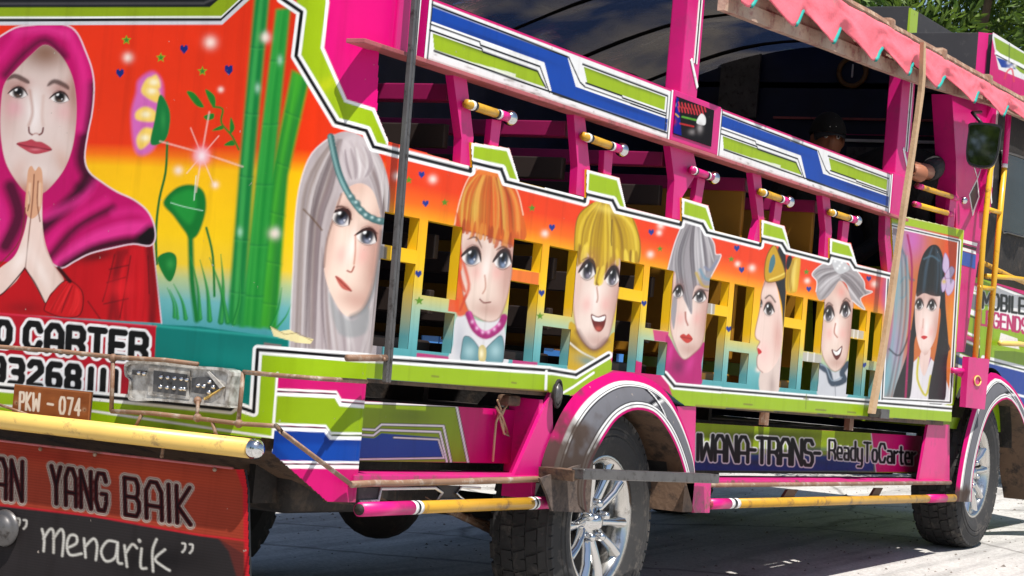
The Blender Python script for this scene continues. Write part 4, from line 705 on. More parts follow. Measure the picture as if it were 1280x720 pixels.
def paint_rear(P):
    px, py = proj(P); c = Canvas(px, py)
    c.C[:] = ramp(P[:, 2], [(.70, (70, 160, 168)), (.79, (120, 185, 188)), (.85, (190, 205, 150)), (.89, (244, 210, 60)), (.97, (253, 212, 20)), (1.15, (252, 198, 14)), (1.185, (245, 126, 20)), (1.215, (233, 66, 18)), (1.7, (232, 58, 16))])
    art_rear(c); art_corner(c)
    # window frame at the top
    c.fill([(-600, -420), (400, -420), (352, -40), (312, 0), (277, 30), (-600, 33)], (150, 172, 24), .8, 1, False); c.fill([(-600, -330), (330, -330), (292, -90), (275, -2), (262, 9), (-600, 10)], (30, 30, 32), 1, 1, False); c.line([(-600, 6), (255, 4), (272, -4)], (96, 94, 96), 3, 1.4, .7, False)
    P_ = [(-600, 31), (277, 28.5), (312, -4), (330, -40)]
    c.line([(x, y - 7) for x, y in P_], WH, 2.6, .6, 1, False); c.line([(x, y - 3.8) for x, y in P_], (16, 16, 18), 4.4, .6, 1, False); c.line(P_, (214, 214, 220), 4.5, .6, 1, False)
    # pink field, lime band and the white / black / white line
    c.fill([(380, -600), (400, -90), (408, 0), (403, 60), (432, 126), (467, 137), (489, 186), (540, 190), (700, -600)], (226, 12, 132), .6, 1, False)
    c.fill(REAR_LIME, (168, 196, 28), .6, 1, False); c.glow(400, 110, 10, 40, (206, 214, 30), .7, 60, c.mask(REAR_LIME, .6, False))
    o = [(402, -60), (409.5, 3), (403, 60), (432, 126), (467, 137), (489, 188)]
    c.line(o, WH, 4.2, .6, 1, False)
    c.line(REAR_BORD, WH, 12.6, .6, 1, False); c.line(REAR_BORD, (16, 16, 18), 4.6, .6, 1, False)
    # foot of the panel
    c.fill([(-600, 430), (0, 487), (117, 498), (292, 512), (314, 516), (320, 436), (480, 446), (480, 482), (345, 478), (343, 560), (-600, 540)], (160, 192, 26), .7, 1, False)
    L = [(-600, 424), (0, 484), (117, 495), (160, 499), (288, 512), (294, 507), (317, 515), (322, 437), (480, 449)]
    c.line(L, WH, 12, .6, 1, False); c.line(L, (14, 14, 16), 4.4, .6, 1, False)
    c.line([(-600, 470), (117, 514), (343, 547)], (240, 240, 240), 3, .6, 1, False)
    # lower corner panel
    f = ZM(300, 420, 2.4)
    low = f((110, 118), (420, 140), (400, 600), (60, 560), (92, 340)); M = c.mask(low, .6, False)
    c.fill(low, (206, 24, 120), .6, 1, False)
    c.fill(f((100, 170), (290, 182), (302, 208), (420, 218), (420, 300), (280, 310), (262, 272), (100, 264)), (150, 178, 24), .6, 1, False, M)
    c.fill(f((90, 268), (258, 282), (275, 308), (420, 314), (420, 380), (90, 372)), (14, 66, 150), .6, 1, False, M); c.fill(f((98, 320), (420, 330), (420, 376), (150, 372)), (18, 84, 176), 4, .6, False, M)
    for pts in (((100, 166), (288, 174), (302, 198), (420, 208)), ((100, 270), (256, 276), (272, 298), (420, 300)), ((100, 384), (420, 386))):
        q = f(*pts); c.line([(x, y - 2.6) for x, y in q], WH, 2.8, .6, 1, False, M); c.line(q, (20, 20, 22), 1.8, .5, 1, False, M); c.line([(x, y + 3.2) for x, y in q], WH, 4.4, .6, 1, False, M)
    c.line(f((112, 112), (98, 300), (92, 345)), WH, 3, .6, 1, False); c.glow(440, 630, 26, 10, (150, 100, 110), .6, -20, M)
    return c.C
def paint_side(P):
    px, py = proj(P); c = Canvas(px, py)
    c.C[:] = ramp(P[:, 2], SUNSET)
    c.glow(1112, 370, 12, 30, (170, 60, 160), .95, 0)
    art_corner(c); art_side(c)
    front = [(1114, 258), (1112, 300), (1117, 345), (1100, 515), (1096, 535), (1220, 535), (1220, 270)]
    c.fill(front, (170, 196, 30), .6, 1, False); art_front(c)
    B = ZM(1080, 260, 2.667)
    c.fill(B((88, 22), (335, 76), (330, 100), (90, 46)), (170, 196, 30), .6, 1, False); c.fill(B((318, 80), (340, 80), (300, 720), (283, 720), (288, 600)), (178, 196, 40), .6, 1, False)
    for w_, col in ((4.6, WH), (1.8, (20, 20, 22))): c.line(B((60, 640), (90, 58), (318, 110), (288, 648), (60, 636)), col, w_, .5, 1, False)
    c.line(B((90, 18), (335, 72), (298, 716)), (236, 240, 190), 1.6, .5, 1, False)
    for T in TABS: c.fill(T, (168, 196, 28), .5, 1, False)
    for T in TABS: wline(c, [T[0], T[1], T[2], T[3]], WH, 9.5)
    top = BORD[1:]
    wline(c, top, WH, 28); wline(c, top, (16, 16, 18), 10)
    # sill
    c.fill([(440, 446), (687, 463), (720, 470), (762, 446), (790, 455), (835, 470), (845, 484), (900, 489), (1192, 512), (1192, 540), (440, 500)], (160, 190, 26), .6, 1, False)
    c.fill([(762, 440), (830, 462), (845, 510), (700, 510)], (206, 20, 120), .6, 1, False); c.fill([(700, 484), (725, 468), (762, 446), (768, 462), (740, 476), (716, 494)], (160, 190, 26), .6, 1, False)
    for L in (SILL_BLK, SILL_BLK2): wline(c, L, WH, 25); wline(c, L, (14, 14, 16), 9.5)
    wline(c, [(683, 464), (682, 492)], WH, 8); wline(c, [(702, 492), (716, 484), (742, 466)], WH, 7)
    wline(c, [(440, 474), (685, 489.5)], (120, 100, 50), 8); wline(c, [(870, 507), (1190, 528)], (150, 140, 60), 7)
    for x0, y0, L_ in ((540, 470, 8), (930, 505, 10), (1020, 512, 12), (1060, 515, 9), (1005, 498, 5), (640, 478, 5)): c.line([(x0, y0), (x0 + L_, y0 + 1)], (120, 104, 66), 2, .7, .7, False)
    c.line([(1008, 493), (1007, 511)], (120, 140, 30), 1, .5, .8, False)
    return c.C
def grid_lines(a, b, step, fixed):
    f = sorted({round(v, 5) for v in [a, b] + [q for q in fixed if a < q < b]})
    o = []
    for p, q in zip(f[:-1], f[1:]):
        n = max(1, int(math.ceil((q - p) / step - 1e-6))); o += [p + (q - p) * k / n for k in range(n)]
    return np.array(o + [f[-1]])
# side wall skin
gx = grid_lines(4.82, 10.02, .0046, [v for h in HOLES for v in h[:2]]); gzv = grid_lines(.60, 1.62, .0031, [.713, .828, .867, .95, .988, 1.077])
GXm, GZm = np.meshgrid(gx, gzv, indexing='ij')
G = np.stack([GXm, np.full_like(GXm, YS - .002), GZm], -1)
ccx = (GXm[:-1, :-1] + GXm[1:, 1:]) / 2; ccz = (GZm[:-1, :-1] + GZm[1:, 1:]) / 2
keep = inpoly(ccx, ccz, SIDE_XZ)
for x0, x1, z0, z1 in HOLES: keep &= ~((ccx > x0) & (ccx < x1) & (ccz > z0) & (ccz < z1))
side_skin = skin_mesh('side_panel', G, keep, paint_side, MURAL, BUS)
tag(side_skin, 'side wall painted with six portraits, hearts and stars under a white and black line')
# wooden frame behind it: gives the openings their depth, painted yellow above and teal below like the wall
m, t, b = nodemat('jamb_paint'); N = t.nodes
tc = N.new('ShaderNodeNewGeometry'); sx = N.new('ShaderNodeSeparateXYZ'); t.links.new(tc.outputs['Position'], sx.inputs[0])
mr = N.new('ShaderNodeMapRange'); mr.inputs[1].default_value = .70; mr.inputs[2].default_value = 1.10; t.links.new(sx.outputs[2], mr.inputs[0])
rp = N.new('ShaderNodeValToRGB'); e = rp.color_ramp.elements; e[0].position = .12; e[0].color = (*alb((96, 160, 165)), 1); e[1].position = .5; e[1].color = (*alb((238, 190, 24)), 1)
t.links.new(mr.outputs[0], rp.inputs[0]); t.links.new(rp.outputs[0], b.inputs['Base Color']); b.inputs['Roughness'].default_value = .45
loops = [SIDE_XZ] + [[(x0, z0), (x1, z0), (x1, z1), (x0, z1)] for x0, x1, z0, z1 in HOLES]
plate('window_frame', loops, side_place(YS + .0005), .030, m, BUS)
# rear wall skin, rounded corner included
u1 = np.concatenate([np.linspace(YF, 4.5, 40)[:-1], np.arange(4.5, YS + RC, -.0026)])
pts = [(XR, y) for y in u1] + [(XR + RC - RC * math.cos(a), YS + RC - RC * math.sin(a)) for a in np.linspace(0, math.pi / 2, 110)]
pts = np.array(pts); zz = np.concatenate([np.arange(.29, 1.70, .0027), np.linspace(1.70, 2.0, 12)])
G = np.zeros((len(pts), len(zz), 3)); G[..., 0] = pts[:, 0, None]; G[..., 1] = pts[:, 1, None]; G[..., 2] = zz[None]
G[..., 1] -= np.where(pts[:, 0, None] > XR + .19, .002, 0)
mid = (G[:-1, :-1] + G[1:, 1:]) / 2; px, py = proj(mid)
REAR_PX = [(-900, -900), (700, -900), (515, -20), (515, 66), (473.5, 60), (471.5, 140), (470, 138), (490, 187), (489, 187), (475, 380), (458, 477), (446, 646), (440, 646), (425, 641), (340, 566), (343, 549), (0, 517), (-900, 425)]
keep = inpoly(px, py, REAR_PX)
rear_skin = skin_mesh('rear_panel', G, keep, paint_rear, MURAL, BUS)
tag(rear_skin, 'rear wall painted with a woman in a magenta headscarf, bamboo and flowers')
box('rear_frame', XR + .015, XR + .05, YS + .25, YF - .02, .46, 1.95, DARK, BUS)

# ------------------------------------------------------------------ striped boards over the openings
ZB0, ZB1 = 1.512, 1.683
def paint_board(x0, x1):
    def fn(P):
        L = (x1 - x0) * 1000; H = (ZB1 - ZB0) * 1000
        c = Canvas((P[:, 0] - x0) * 1000, (ZB1 - P[:, 2]) * 1000, (240, 240, 240))
        q = lambda *pp: [(a * L, b * H) for a, b in pp]
        BL, LI, K = (14, 78, 172), (164, 190, 26), (18, 18, 20)
        c.fill(q((.01, .13), (.515, .13), (.56, .60), (.985, .60), (.985, .84), (.465, .84), (.425, .37), (.01, .37)), BL, 1.2, 1, False)
        c.glow(.25 * L, .33 * H, .22 * L, 8, (8, 50, 120), .6); c.glow(.8 * L, .66 * H, .2 * L, 8, (8, 50, 120), .6)
        for pl in (((.02, .55), (.405, .55), (.44, .80), (.03, .80)), ((.585, .19), (.965, .19), (.965, .45), (.605, .45))):
            c.fill(q(*pl), LI, 1.2, 1, False); M = c.mask(q(*pl), 1.2, False)
            c.glow(np.mean([p[0] for p in pl]) * L, pl[0][1] * H, .25 * L, 9, (90, 104, 16), .8, 0, M)
            w0, w1 = pl[3][1], pl[0][1]
            c.fill(q((pl[0][0] + .12, .80 if w0 > .7 else w1 + .02), (pl[0][0] + .30, .74 if w0 > .7 else w1 + .0), (pl[0][0] + .30, .82 if w0 > .7 else w1 - .04)), (236, 240, 225), 1, .9, False)
        for l in (((.01, .41), (.18, .41), (.185, .47), (.41, .47), (.455, .86)), ((.01, .515), (.19, .515), (.195, .56), (.4, .56), (.44, .80)), ((.03, .82), (.985, .88)), ((.52, .12), (.575, .49), (.60, .55), (.975, .55)), ((.58, .15), (.975, .15), (.975, .84)), ((.60, .47), (.76, .47), (.765, .50), (.97, .50)), ((.47, .86), (.98, .87)), ((.01, .10), (.515, .12))):
            c.line(q(*l), K, 6.2, .9, 1, False)
        c.line(q((.01, .385), (.30, .385)), WH, 6, 1, 1, False); c.line(q((.6, .575), (.80, .575)), WH, 6, 1, 1, False)
        c.line([(0, H - 3), (L, H - 3)], (196, 190, 186), 7, 2, .8, False); c.line([(0, 0), (L, 0)], (214, 20, 120), 13, 1, 1, False)
        for e_ in (0, L):
            c.line([(e_, 0), (e_, H)], WH, 26, 1, 1, False); c.line([(abs(e_ - 17), 8), (abs(e_ - 17), H)], K, 6.5, .8, 1, False)
        rs = random.Random(int(L))
        for _ in range(26): c.glow(rs.uniform(0, L), rs.uniform(.86, 1) * H, rs.uniform(6, 30), 3, (130, 110, 100), .5)
        return c.C
    return fn
BX = [(S(527, 40)[0], S(834, 142)[0]), (S(893, 168)[0], S(1110, 240)[0])]
for x0, x1 in BX:
    gx_ = np.linspace(x0, x1, int((x1 - x0) / .0046)); gz_ = np.linspace(ZB0, ZB1, 62); a_, b_ = np.meshgrid(gx_, gz_, indexing='ij')
    G = np.stack([a_, np.full_like(a_, YS - .016), b_], -1)
    bo = box('header_board', x0, x1, YS - .013, YS + .03, ZB0, ZB1, PINK, BUS, 0)
    sk = skin_mesh('stripe_paint', G, np.ones((len(gx_) - 1, 61), bool), paint_board(x0, x1), MURAL, bo)
box('header_block', BX[0][1] + .002, BX[1][0] - .002, YS - .020, YS + .034, ZB0, ZB1 + .004, PINK, BUS)
bm = bmesh.new(); xa = BX[1][1] + .002; xb = S(1128, 250)[0]
bm_box(bm, xa, xb, YS - .02, YS + .034, ZB0 - .01, ZB1 + .01, .006); bmobj('header_block', bm, PINK, BUS)
# sticker on the block: an unreadable little notice with a white figure
def paint_sticker(P):
    px, py = proj(P); c = Canvas(px, py, (34, 30, 34)); z = ZM(820, 100, 5.333)
    c.fill(z((85, 100), (150, 120), (170, 370), (80, 340)), (26, 40, 150), .6, 1, False); c.fill(z((118, 135), (132, 150), (130, 180), (112, 172)), (235, 235, 240), .5)
    for y0, y1, x0_, x1_ in ((160, 200, 150, 345), (190, 235, 148, 330)):
        for k in range(9): xk = x0_ + (x1_ - x0_) * k / 9; c.line(z((xk, y0 + (xk - 150) * .18 - 12), (xk + 8, y0 + (xk - 150) * .18 + 20)), (220, 70, 80), 1.6, .5, .9, False)
    c.line(z((175, 245), (270, 268)), (110, 180, 70), 2.2, .6, .9, False); c.line(z((160, 290), (250, 310)), (210, 60, 60), 1.8, .6, .9, False)
    c.line(z((105, 245), (125, 225), (150, 245)), (230, 180, 60), 1.8, .6, .9); c.glow(842, 152, 4, 5, (190, 40, 70), .9); c.fill(z((270, 285), (300, 225), (330, 250), (325, 300)), (236, 236, 236), .6); c.glow(875, 160, 4, 7, (170, 165, 165), .9); c.glow(865, 165, 5, 4, (150, 145, 145), .8); c.glow(870, 165, 2, 3, (60, 50, 50), .8)
    return c.C
a_, b_ = np.meshgrid(np.linspace(S(837, 130)[0], S(883, 165)[0], 70), np.linspace(1.535, 1.665, 50), indexing='ij')
pxs, pys = proj(np.stack([a_, np.full_like(a_, YS - .023), b_], -1)[:-1, :-1])
skin_mesh('sticker', np.stack([a_, np.full_like(a_, YS - .0235), b_], -1), np.ones((69, 49), bool), paint_sticker, PRINT, BUS)
# dusty beam the boards stand on
box('eave_beam', S(452, 54, YS - .02)[0], S(1128, 272)[0], YS - .030, YS + .03, 1.499, 1.511, MAROON, BUS, .002)
# ------------------------------------------------------------------ posts
def pxplate(name, px, y, th, mat, parent=BUS):
    return plate(name, [[S(*p, y) for p in px]], side_place(y), th, mat, parent)
POST = [[(566, 90), (583, 95), (592, 172), (587, 212), (575, 209), (577, 173)], [(717, 140), (731, 145), (737.5, 212), (731, 246), (720, 243), (722, 208)], [(837, 178), (866, 187), (872, 215), (853, 246), (851, 275), (840, 273), (843, 225)], [(940, 212), (951, 216), (955.5, 276), (950, 303), (942, 301), (948, 274)], [(1027, 238), (1037, 242), (1040, 290), (1036, 324), (1030, 322), (1032, 288)]]
for p in POST: pxplate('window_post', p, YS + .006, .026, PINK)
for i, (a, b_, st, sb) in enumerate([((583, 129.5), (636, 147), (621, 147), (617, 184)), ((729, 170), (776, 187), (761, 186), (759, 220)), ((864, 212), (891, 222), (877, 220), (872, 252)), ((950, 239.5), (985, 252), (974, 250), (970, 281)), ((1037, 265), (1070, 275.5), (1058, 274), (1055, 303))]):
    yh = YS - .012; A, B_ = S3(*a, yh), S3(*b_, yh); r = .0135
    h = tube('grab_rail', [A, B_], r, PINK if i == 2 else YELP, BUS, 14)
    D = (B_ - A).normalized()
    for f in (.12, .17, .70, .75): p = A.lerp(B_, f); tube('rail_band', [p - D * .006, p + D * .006], r + .0012, WHITE if f in (.12, .75) else BLACK, h, 14)
    if i != 2: tube('rail_end_sleeve', [A.lerp(B_, .77), A.lerp(B_, .95)], r + .001, PINK, h, 14)
    bm = bmesh.new(); bmesh.ops.create_uvsphere(bm, u_segments=18, v_segments=12, radius=.023); bmesh.ops.translate(bm, verts=bm.verts, vec=B_ + D * .008); bmobj('rail_knob', bm, CHROME, h, True)
    k = 1.0 / (1 + .12 * i)
    pxplate('rail_strut', [(st[0] - 6 * k, st[1] + 2), (st[0] + 6 * k, st[1] + 4), (sb[0] + 5 * k, sb[1] + 6), (sb[0] - 5.5 * k, sb[1] + 3)], YS + .004, .02, PINK)
# roof posts above the boards
def roof_post(a, b_, w):
    A, B_ = S3(*a), S3(*b_); x = (A.x + B_.x) / 2
    o = box('roof_post', x - w / 2, x + w / 2, YS - .012, YS + .05, ZB1 - .01, 2.25, PINK, BUS, .004)
    for dx in (.10, .26): box('pinstripe', x + w * dx, x + w * dx + .008, YS - .0145, YS - .011, ZB1 + .12, 2.2, WHITE, o, 0)
    box('pinstripe', x + w * .18, x + w * .18 + .007, YS - .0145, YS - .011, ZB1 + .12, 2.2, BLACK, o, 0)
    bm = bmesh.new(); bm_bar(bm, (x - .01, YS - .014, ZB1 + .13), (x + w * .45, YS - .014, ZB1 + .04), .003, .018); bmobj('pinstripe', bm, WHITE, o)
    return o
roof_post((848, 60), (876, 60), .135); roof_post((1117, 170), (1138, 170), .17); roof_post((1237, 120), (1250, 120), .09)
# rear corner post above the beam
xq = S(515, 40)[0]
box('roof_post', 4.805, xq, YS - .006, YS + .05, 1.512, 2.25, PINK, BUS, .003)
for k, (dx, mt) in enumerate(((.000, WHITE), (.012, BLACK), (.020, WHITE))): box('pinstripe', xq - .012 + dx, xq - .002 + dx, YS - .0095, YS - .0055, 1.513, 2.2, mt, BUS, 0)
# ------------------------------------------------------------------ ceiling, roof, far side
def vinyl():
    m, t, b = nodemat('dark_glossy_vinyl'); N = t.nodes; L = t.links
    tc = N.new('ShaderNodeTexCoord'); n = N.new('ShaderNodeTexNoise'); n.inputs['Scale'].default_value = 1.5; n.inputs['Detail'].default_value = 3; n.inputs['Distortion'].default_value = .25; L.new(tc.outputs['Object'], n.inputs[0])
    r = N.new('ShaderNodeValToRGB'); r.color_ramp.elements[0].position = .42; r.color_ramp.elements[1].position = .6; r.color_ramp.elements[0].color = (.025, .042, .10, 1); r.color_ramp.elements[1].color = (.19, .17, .155, 1); L.new(n.outputs[0], r.inputs[0]); L.new(r.outputs[0], b.inputs['Base Color'])  # lighter grey-brown patches stand in for gleams on the vinyl
    b.inputs['Roughness'].default_value = .16; b.inputs['Coat Weight'].default_value = .6
    n2 = N.new('ShaderNodeTexNoise'); n2.inputs['Scale'].default_value = 7; n2.inputs['Detail'].default_value = 4; n2.inputs['Distortion'].default_value = 1.5; L.new(tc.outputs['Object'], n2.inputs[0])
    bp = N.new('ShaderNodeBump'); bp.inputs['Strength'].default_value = .5; bp.inputs['Distance'].default_value = .03; L.new(n2.outputs[0], bp.inputs['Height']); L.new(bp.outputs[0], b.inputs['Normal'])
    tr = N.new('ShaderNodeBsdfTranslucent'); L.new(r.outputs[0], tr.inputs[0]); mx = N.new('ShaderNodeMixShader'); mx.inputs[0].default_value = .2; L.new(b.outputs[0], mx.inputs[1]); L.new(tr.outputs[0], mx.inputs[2]); L.new(mx.outputs[0], N['Material Output'].inputs[0])
    return m
def roofz(y): return 2.275 + .23 * math.sin(math.pi * min(max((y - YS) / (YF - YS), 0), 1))
bm = bmesh.new(); ys = np.linspace(YS + .02, YF, 17); xs = np.linspace(4.68, 10.35, 60)
V = [[bm.verts.new((x, y, roofz(y) + .012 * math.sin(x * 8.6) + .01 * noise.noise(Vector((x * 3, y * 3, 0))))) for y in ys] for x in xs]
for i in range(len(xs) - 1):
    for j in range(len(ys) - 1): bm.faces.new((V[i][j], V[i + 1][j], V[i + 1][j + 1], V[i][j + 1]))
bmobj('ceiling_lining', bm, vinyl(), BUS, True)
for x in np.arange(4.9, 10.3, .73):
    tube('roof_rib', [(x, y, roofz(y) - .012) for y in ys], .014, BLACK, BUS, 8)
box('roof_rail', 4.70, 10.4, YS - .02, YS + .04, 2.235, 2.272, MAROON, BUS); box('roof_rail', 4.70, 10.4, YF - .03, YF + .03, 2.235, 2.272, MAROON, BUS)
# dark curtain added on the far side so the interior stays dark
bm = bmesh.new(); xs = np.linspace(4.7, 12.1, 160); zs = np.linspace(1.0, 2.285, 20)
V = [[bm.verts.new((x, YF - .02 + .03 * math.sin(x * 9) * noise.noise(Vector((x * 2, 0, z * 2))), z)) for z in zs] for x in xs]
for i in range(len(xs) - 1):
    for j in range(len(zs) - 1): bm.faces.new((V[i][j], V[i + 1][j], V[i + 1][j + 1], V[i][j + 1]))
bmobj('added_dark_curtain', bm, NAVY, BUS, True)
far_h = [[(8.05, .70), (8.40, .70), (8.40, .97), (8.05, .97)], [(8.5, .66), (8.62, .66), (8.62, .97), (8.5, .97)], [(9.2, .7), (9.45, .7), (9.45, .97), (9.2, .97)]]
plate('far_side_panel', [[(4.65, .35), (10.0, .35), (10.0, 1.01), (4.65, 1.01)]] + far_h, side_place(YF), .03, DARK, BUS)
plate('floor', [[(4.66, YS + .30), (10.2, YS + .30), (10.2, YF), (4.66, YF)]], lambda u, v, d: Vector((u, v, .52 + d)), .04, DARK, BUS)
# ------------------------------------------------------------------ benches
for i, x in enumerate([S(575, 150)[0] + .03 + .727 * k for k in range(5)]):
    b0 = box('bench', x - .32, x + .05, YS + .08, YF - .04, .70, .745, BROWNY if i >= 3 else SEATD, BUS, .008)
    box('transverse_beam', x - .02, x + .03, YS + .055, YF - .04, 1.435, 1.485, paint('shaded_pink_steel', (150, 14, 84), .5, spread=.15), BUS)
    if i >= 3: box('seat_back', x - .01, x + .015, YS + .06, YF - .06, .80, 1.44, BROWNY, b0, .006)
    else:
        for z in (.82, .98, 1.14, 1.30): box('seat_slat', x - .01, x + .015, YS + .06, YF - .06, z, z + .07, SEATD, b0, .004)
    box('bench_riser', x - .30, x - .27, YS + .32, YF - .05, .56, .70, DARK, b0, 0)
# ------------------------------------------------------------------ poles
yo = YS - .055
P0 = S3(483, 478, yo); P1 = S3(545, -330, yo)
bm = bmesh.new(); d = (P1 - P0).normalized(); n_ = 40
for s_ in (-1, 1):
    bm_bar(bm, P0 + Vector((.007 * s_, 0, 0)), P1 + Vector((.007 * s_, 0, 0)), .016, .011, bev=.002)
bmobj('curtain_pole', bm, GREYM, BUS)
tube('pole_bracket', [S3(434, 447.5, yo), S3(482, 447.5, yo)], .0095, RUST, BUS); tube('pole_bracket', [S3(480, 449, yo + .055), S3(480, 449, yo - .01)], .006, RUST, BUS, 8)
bm = bmesh.new(); A, B_ = S3(1089.5, 517, YS - .045), S3(1158, 56, YS - .185); rg = []
for k in range(25):
    f = k / 24; p = A.lerp(B_, f) + Vector((.030 * math.sin(f * math.pi) + .008 * math.sin(f * 9) + (.0 if f < .9 else -.5 * (f - .9)), 0, 0)); hw = .026 - .010 * f + .002 * math.sin(f * 23)
    rg.append([bm.verts.new(p + Vector((sx_ * hw, sy_ * .009, 0))) for sx_, sy_ in ((-1, -1), (1, -1), (1, 1), (-1, 1))])
for a_, b_ in zip(rg[:-1], rg[1:]):
    for k in range(4): bm.faces.new((a_[k], a_[(k + 1) % 4], b_[(k + 1) % 4], b_[k]))
bm.faces.new(rg[0]); bm.faces.new(rg[-1]); bt = bmobj('batten', bm, WOOD, BUS)
bm = bmesh.new(); bm_box(bm, S(1085, 512)[0], S(1096, 512)[0], YS - .06, YS - .002, S(1090, 522)[1], S(1090, 510)[1], .003); bmobj('batten_bolt', bm, GREYM, bt)

# ------------------------------------------------------------------ step wells and lower side
YI = YS + .10
def paint_low(P):
    px, py = proj(P); c = Canvas(px, py, (210, 16, 122)); f = ZM(430, 440, 3.2)
    c.fill(f((-100, 190), (450, 212), (496, 440), (-100, 440)), (150, 178, 24), .7, 1, False); c.glow(510, 520, 40, 16, (96, 120, 16), .5)
    c.fill(f((-100, 330), (120, 345), (150, 325), (375, 342), (400, 420), (-100, 430)), (16, 76, 168), .7, 1, False)
    for l, w_ in ((((-100, 196), (450, 215), (496, 440)), 2.6), (((-100, 300), (125, 312), (150, 290), (398, 296), (428, 440)), 2.4), (((-100, 322), (118, 334), (145, 312), (384, 320), (412, 440)), 2.4), (((200, 342), (378, 350), (400, 424), (-100, 432)), 1.8)):
        c.line(f(*l), (20, 20, 22), w_ + 1.6, .6, 1, False); c.line(f(*l), WH, w_, .5, 1, False)
    return c.C
def quad_skin(name, x0, x1, z0, z1, y, nx, nz, fn, mat=MURAL, parent=BUS):
    a_, b_ = np.meshgrid(np.linspace(x0, x1, nx), np.linspace(z0, z1, nz), indexing='ij')
    return skin_mesh(name, np.stack([a_, np.full_like(a_, y), b_], -1), np.ones((nx - 1, nz - 1), bool), fn, mat, parent)
pL, pR = S(452, 505, YI), S(643, 512, YI)
z0_, z1_ = S(500, 577, YI)[1], S(500, 504, YI)[1]
quad_skin('step_panel', 4.86, pR[0], z0_, z1_, YI - .003, 170, 80, paint_low)
box('step_panel_back', 4.84, pR[0], YI, YI + .02, z0_, z1_, PINK, BUS, 0)
box('step_panel_back', 4.84, pR[0], YI + .25, YI + .27, .25, .56, DARK, BUS, 0)
xw = S(640, 560)[0]
box('step_wall', pR[0] - .002, pR[0] + .022, YS + .012, YI + .02, .29, .60, PINK, BUS, .002)
pxplate('gusset', [(690, 487), (693, 600), (640, 600)], YS + .004, .012, PINK)
box('sill_rail', 4.82, S(700, 480)[0], YS + .02, YS + .06, .612, .632, BROWN, BUS, 0); box('sill_rail', S(858, 480)[0], 9.9, YS + .02, YS + .06, .612, .632, BROWN, BUS, 0)
ZT = S(560, 601)[1]
box('step_tread', 4.80, S(690, 600)[0], YS - .005, YI + .06, ZT - .004, ZT + .016, PINKD, BUS, .003)
tube('step_lip', [S3(439, 605.5, YS - .008)] + [S3(439 + 250 * k / 9, 605.5 - 7 * k / 9 + random.uniform(-.8, .8), YS - .008) for k in range(1, 10)], .0095, RUST, BUS, 8)
# step riser frame with cut-outs: white edged brackets
def bracket(x0p, x1p, y0p, y1p):
    return pxplate('step_bracket', [(x0p, y0p), (x1p, y0p + 1), (x1p - 3, y1p), (x0p, y1p)], YS + .012, .01, BLKMAT)
bracket(448, 476, 609, 628); pxplate('step_bracket', [(546, 606), (580, 608), (571, 617), (578, 626), (548, 626), (555, 616)], YS + .012, .01, BLKMAT)
for pl in ([(450, 627), (473, 626), (476, 611), (544, 610), (553, 616), (547, 626), (580, 625), (570, 616), (577, 609), (600, 610)],):
    tube('bracket_edge', [S3(*p, YS + .008) for p in pl], .0045, WHITE, BUS, 6)
def step_pipe(p, q, bands, y=YS - .004, r=.0185):
    A, B_ = S3(*p, y), S3(*q, y); o = tube('step_pipe', [A, B_], r, YELP, BUS, 16); D = (B_ - A).normalized()
    for s0, s1, mt in bands: tube('pipe_sleeve', [A.lerp(B_, s0), A.lerp(B_, s1)], r + .0012, mt, o, 16)
    return o
o = step_pipe((450, 637), (690, 628), ((-.002, .235, PINK), (.235, .25, WHITE), (.25, .26, BLACK), (.26, .275, WHITE), (.87, .88, WHITE), (.88, .89, BLACK), (.89, .9, WHITE), (.9, 1.0, PINKD)))
A = S3(450, 637, YS - .004); tube('dark_bore_disc', [A - Vector((.006, 0, 0)), A + Vector((.002, 0, 0))], .0155, DARK, o, 14)  # solid dark disc coloured as the shaded hollow of the pipe end
step_pipe((886, 630), (1192, 622.5), ((0, .06, PINK), (.06, .07, WHITE), (.07, .078, BLACK), (.078, .088, WHITE), (.86, .95, PINK)))
# twisted cord hanging in the step well
def cord(pts): return tube('cord', pts, .004, WOOD, BUS, 6)
cord([S3(*p, YI - .02) for p in ((622, 500), (626, 512), (620, 528), (618, 550), (616, 577))]); cord([S3(*p, YI - .025) for p in ((620, 508), (628, 522), (636, 545), (630, 542), (624, 520), (634, 506))]); cord([S3(*p, YI - .022) for p in ((634, 504), (627, 520), (630, 538))])
box('cord_knot', S(618, 505, YI)[0], S(634, 505, YI)[0], YI - .05, YI - .005, S(620, 506, YI)[1], S(620, 492, YI)[1], BROWN, BUS, .012)
# ---- lettered panel between the wheels
def paint_trans(P):
    px, py = proj(P); c = Canvas(px, py, (150, 176, 30)); z = ZM(840, 480, 3)
    c.fill(z((-60, 255), (300, 262), (760, 270), (760, 330), (-60, 330)), (22, 60, 130), 3, 1, False); c.glow(950, 545, 90, 7, (70, 84, 20), .8)
    c.fill(z((745, 170), (960, 170), (960, 330), (765, 330)), (206, 20, 122), .6, 1, False); c.line(z((745, 170), (765, 330)), (220, 210, 220), 1.2, .6, .9, False)
    c.glow(950, 578, 100, 5, (40, 40, 50), .6); c.glow(1010, 562, 60, 4, (24, 60, 120), .6)
    ly = [(7.6, (226, 232, 230)), (4.9, (10, 12, 18))]
    c.text('IWANA-TRANS-', z((98, 190))[0], (11.6, .6), (-.5, 31), ly, .26); ly2 = [(5.6, (226, 228, 226)), (3.2, (14, 14, 20))]
    c.text('ReadyToCarter', z((590, 210))[0], (7.5, .55), (-.3, 23), ly2, .37)
    return c.C
yt = YS + .13
quad_skin('lettered_panel', S(866, 540, yt)[0], S(1152, 545, yt)[0], S(880, 588, yt)[1], S(880, 529, yt)[1], yt - .003, 900, 120, paint_trans, PRINT)
